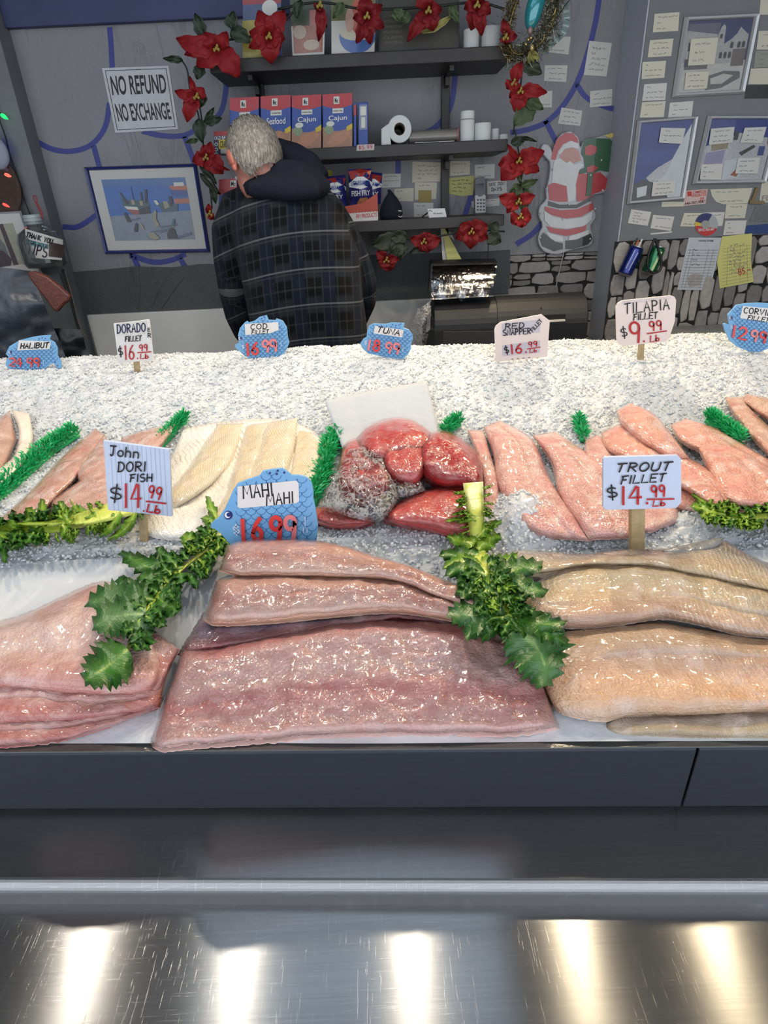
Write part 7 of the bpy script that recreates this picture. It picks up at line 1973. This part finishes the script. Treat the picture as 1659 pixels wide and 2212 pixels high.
mk('power_cord', tube([on_y(x, y, WB - .02) for x, y in resample([(1218, 545), (1212, 570), (1205, 600), (1200, 625)], 14)], .0022, 6), M('clear_cord', (170, 170, 168), .4), fig, smooth=True)

# ================================================================ poinsettia garlands
PET = M('red_silk_petal', (132, 26, 29), .6, var=.22, vscale=50, bump=.35, bscale=90, spec=.25)
PETD = M('dark_red_silk_petal', (116, 23, 27), .6, var=.25, vscale=50, bump=.35, bscale=90, spec=.25)
SLF = M('dark_silk_leaf', (36, 48, 30), .55, var=.3, vscale=40, bump=.35, bscale=80); SLF2 = M('green_silk_leaf', (62, 78, 44), .55, var=.3, vscale=40, bump=.35, bscale=80)
SLY = M('yellow_silk_leaf', (150, 146, 84), .6, var=.3, vscale=50)
STEMM = M('dark_wire_stem', (24, 28, 22), .6); SEED = M('flower_centre', (150, 130, 60), .5)
def petal(b, tip, wpx, Y, m, parent, dep=.03, seed=0, name='petal', point=.55):
    R = random.Random(seed)
    b, tip = np.array(b, float), np.array(tip, float); d = tip - b; L = np.linalg.norm(d); d /= L; nr = np.array([-d[1], d[0]])
    nu, nv = 12, 7
    V, F = [], []
    bend = R.uniform(-.08, .08) * L
    for i in range(nu):
        s = i / (nu - 1)
        wd = wpx / 2 * (math.sin(math.pi * s ** .72) ** .8 + .04) * (1 + .10 * math.sin(s * 17 + seed))
        c = b + d * (L * s) + nr * bend * math.sin(math.pi * s)
        for j in range(nv):
            t = 2 * j / (nv - 1) - 1
            q = c + nr * (t * wd)
            off = .012 + dep * math.sin(math.pi * (.1 + .8 * s)) + .010 * abs(t) + .003 * math.sin(s * 11 + t * 4 + seed)
            V.append(on_y(q[0], q[1], Y - off))
    for i in range(nu - 1):
        for j in range(nv - 1):
            a = i * nv + j; F.append((a, a + 1, a + nv + 1, a + nv))
    o = mk(name, (V, F), m, parent, smooth=True)
    s_ = o.modifiers.new('thick', 'SOLIDIFY'); s_.thickness = .0008
    return o
def garland(label, loc, flowers, leaves, stems, Y):
    t_ = thing('poinsettia_garland', on_y(loc[0], loc[1], Y), label, 'garland', 'artificial poinsettia garlands round the shelves')
    for pts, w in stems:
        mk('stem', tube([on_y(x, y, Y - .012) for x, y in resample(pts, 26)], w, 6), STEMM, t_, smooth=True)
    sd = 0
    for (c, pets, m, dep) in flowers:
        fl = mk('flower', join(*[ell(on_y(c[0] + dx, c[1] + dy, Y - .045 - dep), (.005, .005, .006), 8, 6) for dx, dy in ((0, 0), (5, 3), (-4, 4), (2, -5))]), SEED, t_, smooth=True)
        for (tip, w) in pets:
            sd += 1
            petal(c, tip, w, Y, m, fl, .03 + dep, sd)
    for (b, tip, w, m) in leaves:
        sd += 1
        petal(b, tip, w, Y, m, t_, .012, sd, 'leaf')
    return t_
garland('red poinsettia garland hanging at the left end of the shelves', (440, 260), [
    ((467, 104), [((380, 82), 46), ((398, 118), 40), ((425, 144), 52), ((517, 168), 50), ((440, 70), 34), ((490, 68), 34)], PET, .02),
    ((580, 78), [((615, 22), 44), ((538, 68), 40), ((586, 138), 44), ((558, 22), 40), ((538, 104), 34), ((616, 84), 40), ((604, 112), 34)], PET, .02),
    ((424, 208), [((377, 196), 26), ((404, 264), 34), ((410, 164), 14), ((440, 190), 32), ((398, 214), 22)], PET, .0),
    ((444, 340), [((416, 350), 34), ((440, 312), 26), ((482, 376), 40), ((455, 306), 26), ((497, 368), 12), ((470, 350), 30)], PET, .0),
    ((452, 462), [((450, 440), 14), ((462, 474), 16)], PET, 0)],
    [((437, 80), (421, 28), 26, SLF), ((499, 62), (505, 24), 28, SLF), ((395, 130), (352, 126), 16, SLF), ((500, 60), (540, 92), 34, SLF), ((430, 140), (426, 172), 26, SLF), ((438, 200), (434, 232), 18, SLF), ((440, 262), (480, 256), 24, SLF), ((429, 256), (436, 308), 28, SLF), ((428, 302), (400, 308), 12, SLF2),
     ((430, 352), (468, 398), 16, SLF), ((432, 374), (474, 420), 12, SLF), ((444, 260), (462, 232), 14, SLF), ((455, 400), (466, 440), 16, SLF)],
    [([(388, 124), (404, 150), (410, 190), (424, 232), (432, 262)], .003), ([(428, 212), (436, 260), (440, 330), (448, 372), (476, 420)], .003), ([(432, 360), (452, 400), (458, 450)], .003), ([(420, 110), (470, 90), (580, 70), (640, 20)], .004)], YS - .01)
garland('red poinsettia garland along the front of the top shelf', (860, 40), [
    ((690, 10), [((688, 90), 24), ((706, 60), 20), ((680, 20), 22)], PETD, .02), ((792, 34), [((770, 94), 30), ((800, 96), 30), ((830, 60), 34), ((762, 40), 28), ((790, -10), 36), ((826, 10), 30)], PETD, .02),
    ((925, 22), [((880, 90), 30), ((900, 70), 36), ((955, 20), 36), ((935, 68), 36), ((910, -20), 36)], PETD, .02), ((1030, 10), [((1002, 20), 28), ((1040, 78), 30), ((1018, 66), 34), ((1060, 30), 34), ((1030, -20), 34)], PETD, .02)],
    [((905, 68), (976, 34), 20, SLY), ((850, 20), (868, 46), 26, SLF2), ((868, 50), (880, 22), 24, SLF2), ((650, 0), (640, 40), 22, SLF), ((975, 10), (990, 50), 20, SLF2), ((740, 5), (720, 40), 22, SLF2)],
    [([(600, 20), (690, 5), (790, 20), (925, 15), (1030, 5), (1090, 20)], .004)], YS - .015)
garland('red poinsettia garland hanging at the right end of the shelves', (1120, 290), [
    ((1110, 178), [((1128, 132), 26), ((1094, 192), 26)], PET, 0), ((1124, 196), [((1182, 200), 32), ((1112, 242), 36), ((1096, 178), 24), ((1100, 212), 24), ((1142, 214), 26)], PET, .0),
    ((1121, 347), [((1076, 356), 42), ((1082, 390), 44), ((1176, 326), 40), ((1165, 370), 40), ((1096, 312), 14), ((1110, 380), 30)], PET, .01),
    ((1120, 436), [((1078, 424), 34), ((1094, 460), 24), ((1156, 422), 26)], PET, 0), ((1124, 468), [((1104, 482), 34), ((1148, 470), 40), ((1128, 492), 26)], PET, 0), ((1092, 80), [((1086, 40), 20), ((1118, 78), 26), ((1092, 96), 22)], PETD, .0)],
    [((1136, 132), (1170, 160), 36, SLF), ((1134, 208), (1174, 236), 30, SLF2), ((1150, 222), (1110, 272), 42, SLF2), ((1104, 310), (1136, 296), 22, SLF), ((1124, 402), (1162, 388), 18, SLF2), ((1126, 398), (1098, 424), 24, SLF2), ((1128, 404), (1132, 456), 40, SLF2), ((1118, 350), (1124, 396), 18, SLF2), ((1112, 300), (1160, 306), 10, SLF), ((1120, 400), (1114, 440), 26, SLF)],
    [([(1131, 90), (1128, 150), (1124, 190), (1118, 230), (1108, 290)], .003), ([(1112, 280), (1122, 340), (1126, 400), (1128, 450), (1118, 480)], .003)], YS - .01)
garland('dark red poinsettia garland hanging below the lowest shelf', (930, 530), [
    ((915, 522), [((886, 514), 26), ((952, 516), 34), ((930, 502), 26), ((926, 546), 22), ((908, 544), 18)], PETD, 0), ((1018, 500), [((984, 516), 34), ((1054, 486), 40), ((1054, 516), 36), ((1016, 538), 34), ((996, 482), 34), ((1034, 476), 30)], PETD, .01),
    ((834, 562), [((814, 542), 24), ((862, 560), 20), ((842, 586), 34), ((826, 580), 26)], PETD, 0)],
    [((860, 515), (804, 530), 40, SLF), ((870, 520), (846, 556), 36, SLF), ((880, 512), (838, 506), 30, SLF), ((940, 530), (884, 546), 22, SLF), ((1056, 504), (1082, 524), 34, SLF), ((1060, 500), (1076, 480), 26, SLF), ((870, 540), (862, 560), 20, SLF)],
    [([(800, 520), (860, 515), (915, 516), (1018, 498), (1090, 500)], .004), ([(860, 520), (840, 555)], .003), ([(1055, 520), (1054, 560)], .002)], YS + .02)

# tinsel wreath with a teal bauble
wc = on_y(1160, 40, YS - .03)
wr_ = thing('tinsel_wreath', wc, 'gold and silver tinsel wreath with a teal bauble at the top right of the shelves', 'wreath')
R = random.Random(9)
def tinsel(path, rad, n, m, L):
    P_ = resample(path, 50); V, F = [], []
    for k in range(n):
        c = P_[R.randrange(50)]
        p = on_y(c[0] + R.gauss(0, rad), c[1] + R.gauss(0, rad), YS - .03 + R.gauss(0, .012))
        d = Vector((R.gauss(0, 1), R.gauss(0, 1), R.gauss(0, 1))).normalized(); l_ = R.uniform(.4, 1) * L
        sd = d.cross(Vector((R.gauss(0, 1), R.gauss(0, 1), R.gauss(0, 1)))).normalized() * .0009
        n0 = len(V); mid = p + d * l_ * .5 + sd * R.uniform(-3, 3)
        V += [p - sd, p + sd, mid - sd, mid + sd, p + d * l_]; F += [(n0, n0 + 1, n0 + 3, n0 + 2), (n0 + 2, n0 + 3, n0 + 4)]
    return V, F
TG = M('gold_tinsel', (126, 110, 66), .25, .8, var=.5, vscale=200); TS = M('silver_green_tinsel', (120, 120, 100), .25, .7, var=.5, vscale=200)
mk('tinsel', tinsel([(1118, -30), (1104, 20), (1098, 60), (1096, 95), (1106, 130)], 7, 900, TG, .03), TG, wr_, kind='stuff')
mk('tinsel', tinsel([(1200, -20), (1190, 30), (1180, 70), (1150, 105), (1110, 125)], 12, 2200, TS, .034), TS, wr_, kind='stuff')
hoop = [on_y(x, y, YS - .03) for x, y in resample([(1126, -20), (1110, 20), (1100, 60), (1098, 90), (1112, 116), (1140, 112), (1172, 88), (1192, 50), (1205, 0)], 40)]
mk('hoop', tube(hoop, .006, 8), TG, wr_, smooth=True)
bc2 = on_y(1156, 14, YS - .045); s = (on_y(1157, 14, YS - .045) - bc2).length
mk('bauble', ell(bc2, (19 * s, 17 * s, 42 * s), 24, 16, Matrix.Rotation(math.radians(14), 3, 'Y')), M('teal_glass', (40, 140, 148), .15, .2, coat=1.0), wr_, smooth=True)
mk('bead', ell(on_y(1149, 103, YS - .06), (.0085, .0085, .011), 14, 10), M('pearl_gold', (176, 160, 110), .2, .5), wr_, smooth=True)
mk('bead', ell(on_y(1145, 66, YS - .055), (.010, .010, .012), 14, 10), M('rosy_bead', (140, 118, 118), .3, .2), wr_, smooth=True)
for x, y in ((1141, 86), (1136, 96), (1147, 82)): mk('bead', ell(on_y(x, y, YS - .058), (.006, .006, .006), 12, 8), M('shiny_gold', (190, 170, 120), .12, .9), wr_, smooth=True)
rb = resample([(1222, 10), (1224, 50), (1212, 76), (1190, 96), (1174, 112)], 24)
V, F = ribbons([rb], 13, lambda x, y, o: on_y(x, y, YS - .02 - o + .008 * math.sin(y * .2)), .002)
mk('ribbon', (V, F), M('pale_mint_ribbon', (128, 150, 148), .3, .1, var=.15, coat=.5), wr_, smooth=True)
for tip, w in (((1142, 138), 10), ((1164, 132), 12), ((1152, 136), 9)): petal((1148, 108), tip, w, YS - .02, SLY, wr_, .012, int(w), 'leaf')
mk('hanging_wire', tube([on_y(1200, 42, YS - .03), on_y(1234, -6, YS - .03)], .0018, 6), STEMM, wr_)

# ================================================================ left edge: tip jar, framed print, string lights and clutter
YJ = WLF - .12
jar = thing('tip_jar', on_y(98, 572, YJ), 'clear plastic tip jar with a handwritten label hanging by a red cord', 'jar')
a, b = on_y(72, 474, YJ), on_y(102, 576, YJ)
ax = (b - a).normalized(); L = (b - a).length; s = (on_y(101, 520, YJ) - on_y(100, 520, YJ)).length
P_ = lambda k: a + ax * (L * k)
JM = NT('clear_jar_plastic')
fr = JM.n('Fresnel', IOR=1.45); gl = JM.n('BsdfGlossy', Color=(1, 1, 1, 1), Roughness=.08); tr = JM.n('BsdfTransparent', Color=(.62, .66, .66, 1)); df = JM.n('BsdfDiffuse', Color=(.25, .27, .27, 1))
m0 = JM.n('MixShader', i0=.30, i1=tr, i2=df); m1 = JM.n('MixShader', i0=JM.math('MULTIPLY', fr, 1.4, True), i1=m0, i2=gl)
JM.t.links.new(m1.outputs[0], JM.out.inputs[0])
mk('jar_body', tube([P_(-.06), P_(.10), P_(.13), P_(.28), P_(.45), P_(.9), P_(1.0)], [11 * s * 1.6, 11 * s * 1.6, 17 * s, 40 * s, 45 * s, 45 * s, 38 * s], 28), JM.m, jar, smooth=False)
mk('jar_neck', tube([P_(-.10), P_(-.05), P_(-.03), P_(.02), P_(.04), P_(.1)], [17 * s, 19 * s, 17.5 * s, 19 * s, 17.5 * s, 18 * s], 24), M('jar_white_rim', (176, 186, 186), .3, coat=.4), jar, smooth=True)
mk('bank_notes', crumple.__globals__['join'](*[ell(P_(k) + Vector((dx, 0, 0)), (.05, .03, .025), 10, 6) for k, dx in ((.5, -.02), (.65, .03), (.8, -.01), (.88, .02))]), M('crumpled_notes', (96, 100, 88), .8, var=.5, vscale=90), jar, smooth=True)
# label wrapped on the front of the jar
LJ = lambda x, y, o=0: on_y(x, y, YJ - 45 * s - .007 - o + .6 * (on_y(x, y, YJ).x - (P_(.6)).x) ** 2 / (45 * s))
def grid_px(q, pr_, off, n=10, m=4):
    B_ = bil(q); V, F = [], []
    for j in range(m):
        for i in range(n): V.append(pr_(*B_(i / (n - 1), j / (m - 1)), off))
    for j in range(m - 1):
        for i in range(n - 1):
            k = j * n + i; F.append((k, k + n, k + n + 1, k + 1))
    return V, F
mk('jar_label', grid_px([(54, 494), (136, 518), (134, 562), (58, 556)], LJ, .002), PAPER, jar, smooth=True)
mk('blue_label_band', grid_px([(53, 516), (104, 528), (104, 538), (55, 528)], LJ, .003), M('pale_blue_tape', (120, 160, 166), .5), jar, smooth=True)
mk('brown_label_patch', grid_px([(106, 522), (140, 530), (138, 558), (105, 554)], LJ, .0035), M('brown_patch', (70, 60, 52), .6, var=.4, vscale=80), jar, smooth=True)
mk('lettering', ribbons(word('THANK YOU', 56, 511, 112, 527, 10, 0), 2.2, LJ, .0045), INKB, jar)
mk('lettering', ribbons(word('FOR YOUR', 60, 526, 103, 537, 8, 0), 1.5, LJ, .0045), M('green_ink', (40, 84, 84), .5), jar)
mk('lettering', ribbons(word('TIPS', 57, 546, 100, 556, 22, 0), 2.8, LJ, .0045), M('dark_purple_ink', (50, 36, 50), .5), jar)
mk('hanging_cord', tube([on_y(x, y, YJ - .01) for x, y in resample([(92, 472), (84, 452), (74, 432), (72, 424), (78, 424), (80, 438), (90, 458), (93, 474)], 30)], .0026, 6), M('red_white_cord', (150, 60, 66), .5, var=.5, vscale=120), jar, smooth=True)
# white mounted print
dk = P('print_plum', (70, 56, 62), .4, 60); cr = P('print_cream', (160, 160, 140), .2, 60)
picture('framed_picture', [(-70, 462), (46, 455), (92, 590), (-30, 610)], WLF - .05, 'white mounted print of striped curtains at the far left edge', M('white_frame', (176, 182, 188), .5), 5,
        [(1, R4(0, 0, 1, 1)), (0, [(.52, .0), (.66, .0), (.76, 1), (.6, 1)]), (2, [(0, .3), (.4, .3), (.52, .5), (.55, .9), (.2, .95), (0, .8)]), (0, [(0, .6), (.4, .62), (.6, .85), (.5, 1), (0, 1)])], [dk, cr, P('print_grey', (110, 110, 112), .5, 60)], d=.012, mat_w=22)
# strip of card under the frame, panel and dark cable
mk('grey_card', prism([(48, 600), (128, 590), (170, 716), (60, 705)], PY(WLF - .03), 0, .01), M('grey_card_board', (104, 112, 112), .6), label='grey card panel leaning under the tip jar', cat='panel')
mk('cable', tube([on_y(x, y, WLF - .07) for x, y in resample([(135, 582), (150, 630), (164, 690), (180, 740), (184, 775)], 30)], .006, 8), M('dark_cable', (40, 40, 40), .5), smooth=True, label='dark cable running down beside the tip jar', cat='cable')
mk('cable', tube([on_y(x, y, WLF - .08) for x, y in resample([(140, 585), (156, 640), (170, 695), (188, 735)], 30)], .002, 6), M('pale_cable', (130, 122, 104), .5), smooth=True, label='thin pale cable running down beside the dark cable', cat='cable')
# string lights
sl_ = thing('string_lights', on_y(25, 360, WLF - .06), 'coloured Christmas string lights on a dark wire at the left edge', 'string lights')
mk('wire', tube([on_y(x, y, WLF - .02) for x, y in resample([(-10, 225), (0, 262), (12, 296), (20, 330), (30, 360), (44, 400), (52, 430), (66, 466)], 40)], .0028, 6), STEMM, sl_, smooth=True)
for (x0, y0, x1, y1, w, c, e) in ((2, 247, 18, 258, 8, (40, 230, 110), 1.6), (-4, 312, 8, 318, 12, (40, 50, 255), 2.2), (4, 360, 21, 368, 9, (120, 100, 130), .25), (10, 376, 27, 382, 7, (255, 110, 90), 1.2), (6, 440, 23, 448, 6, (255, 90, 80), 1.2)):
    p0, p1 = on_y(x0, y0, WLF - .03), on_y(x1, y1, WLF - .03); sc_ = (on_y(x0 + 1, y0, WLF) - on_y(x0, y0, WLF)).length * w * .55
    mk('bulb', tube([p0.lerp(p1, k) for k in (0, .2, .45, .75, 1)], [sc_ * .55, sc_ * .9, sc_, sc_ * .6, sc_ * .1], 12), mat_emit('bulb_%d_%d_%d' % c, c, e), sl_, smooth=True)
    mk('bulb_socket', tube([p0 - (p1 - p0) * .25, p0], [sc_ * .5, sc_ * .6], 10), STEMM, sl_)
# frosted white shade and round brown thing behind the lights
c = on_y(-6, 335, WLF - .05)
wsd = mk('frosted_shade', ell(on_y(-8, 330, WLF - .06), (.05, .02, .06), 18, 12), M('frosted_white', (150, 150, 166), .5), smooth=True, label='frosted white ornament lit by the blue bulb at the left edge', cat='ornament')
mk('woven_plate', lathe([(.0, 0), (.13, .0), (.15, -.012), (.15, -.02), (.13, -.012), (0, -.008)], tuple(on_y(-30, 402, WLF - .02)), 28, 'y'), M('brown_weave', (74, 58, 48), .8, var=.4, vscale=60, bump=.5, bscale=60), smooth=True, label='round brown woven plate behind the string lights', cat='plate')
# brown grained leather wallet shaped thing and the dark sheet below it
Yh = 2.35
poly = [(56, 588), (74, 586), (100, 596), (126, 616), (152, 640), (148, 652), (138, 658), (122, 676), (112, 668), (92, 640), (70, 612)]
LEA = NT('brown_grained_leather'); co = LEA.coord(scale=(1, 1, 2.4), rot=(0, .7, 0))
nn = LEA.noise(co, 60, 4, .6, 1.5)
LEA.pbr(Base_Color=LEA.ramp(nn, [(.35, lin(70, 34, 26)), (.6, lin(104, 54, 40)), (.8, lin(128, 72, 54))]), Roughness=.4, Normal=LEA.bump(nn, .4, .004))
mk('leather_sheath', prism(poly, PY(Yh), .012, .022), LEA.m, bevel=.008, label='brown grained leather sheath at the left, over the dark plastic sheet', cat='sheath')
DBAG = NT('dark_smoky_plastic'); co = DBAG.coord()
nn = DBAG.noise(co, 9, 4, .6, .8)
DBAG.pbr(Base_Color=DBAG.ramp(nn, [(.3, lin(34, 38, 46)), (.6, lin(66, 72, 82)), (.8, lin(116, 116, 124))]), Roughness=.35, Normal=DBAG.bump(nn, .5, .01))
crumple('plastic_sheet', [(-120, 560), (66, 585), (150, 790), (-120, 830)], 2.40, DBAG.m, 'bunched dark smoky plastic sheet at the lower left behind the ice', 'plastic sheet', .06, 7, 40, 40, amp=.02, fr=9)
crumple('plastic_sheet', [(60, 700), (175, 712), (200, 800), (50, 800)], 2.5, M('black_bin_bag', (34, 36, 40), .35, var=.3, vscale=20, bump=.4, bscale=40), 'black plastic sheet behind the halibut and dorado signs', 'plastic sheet', .05, 9, 24, 24, amp=.015, fr=12)
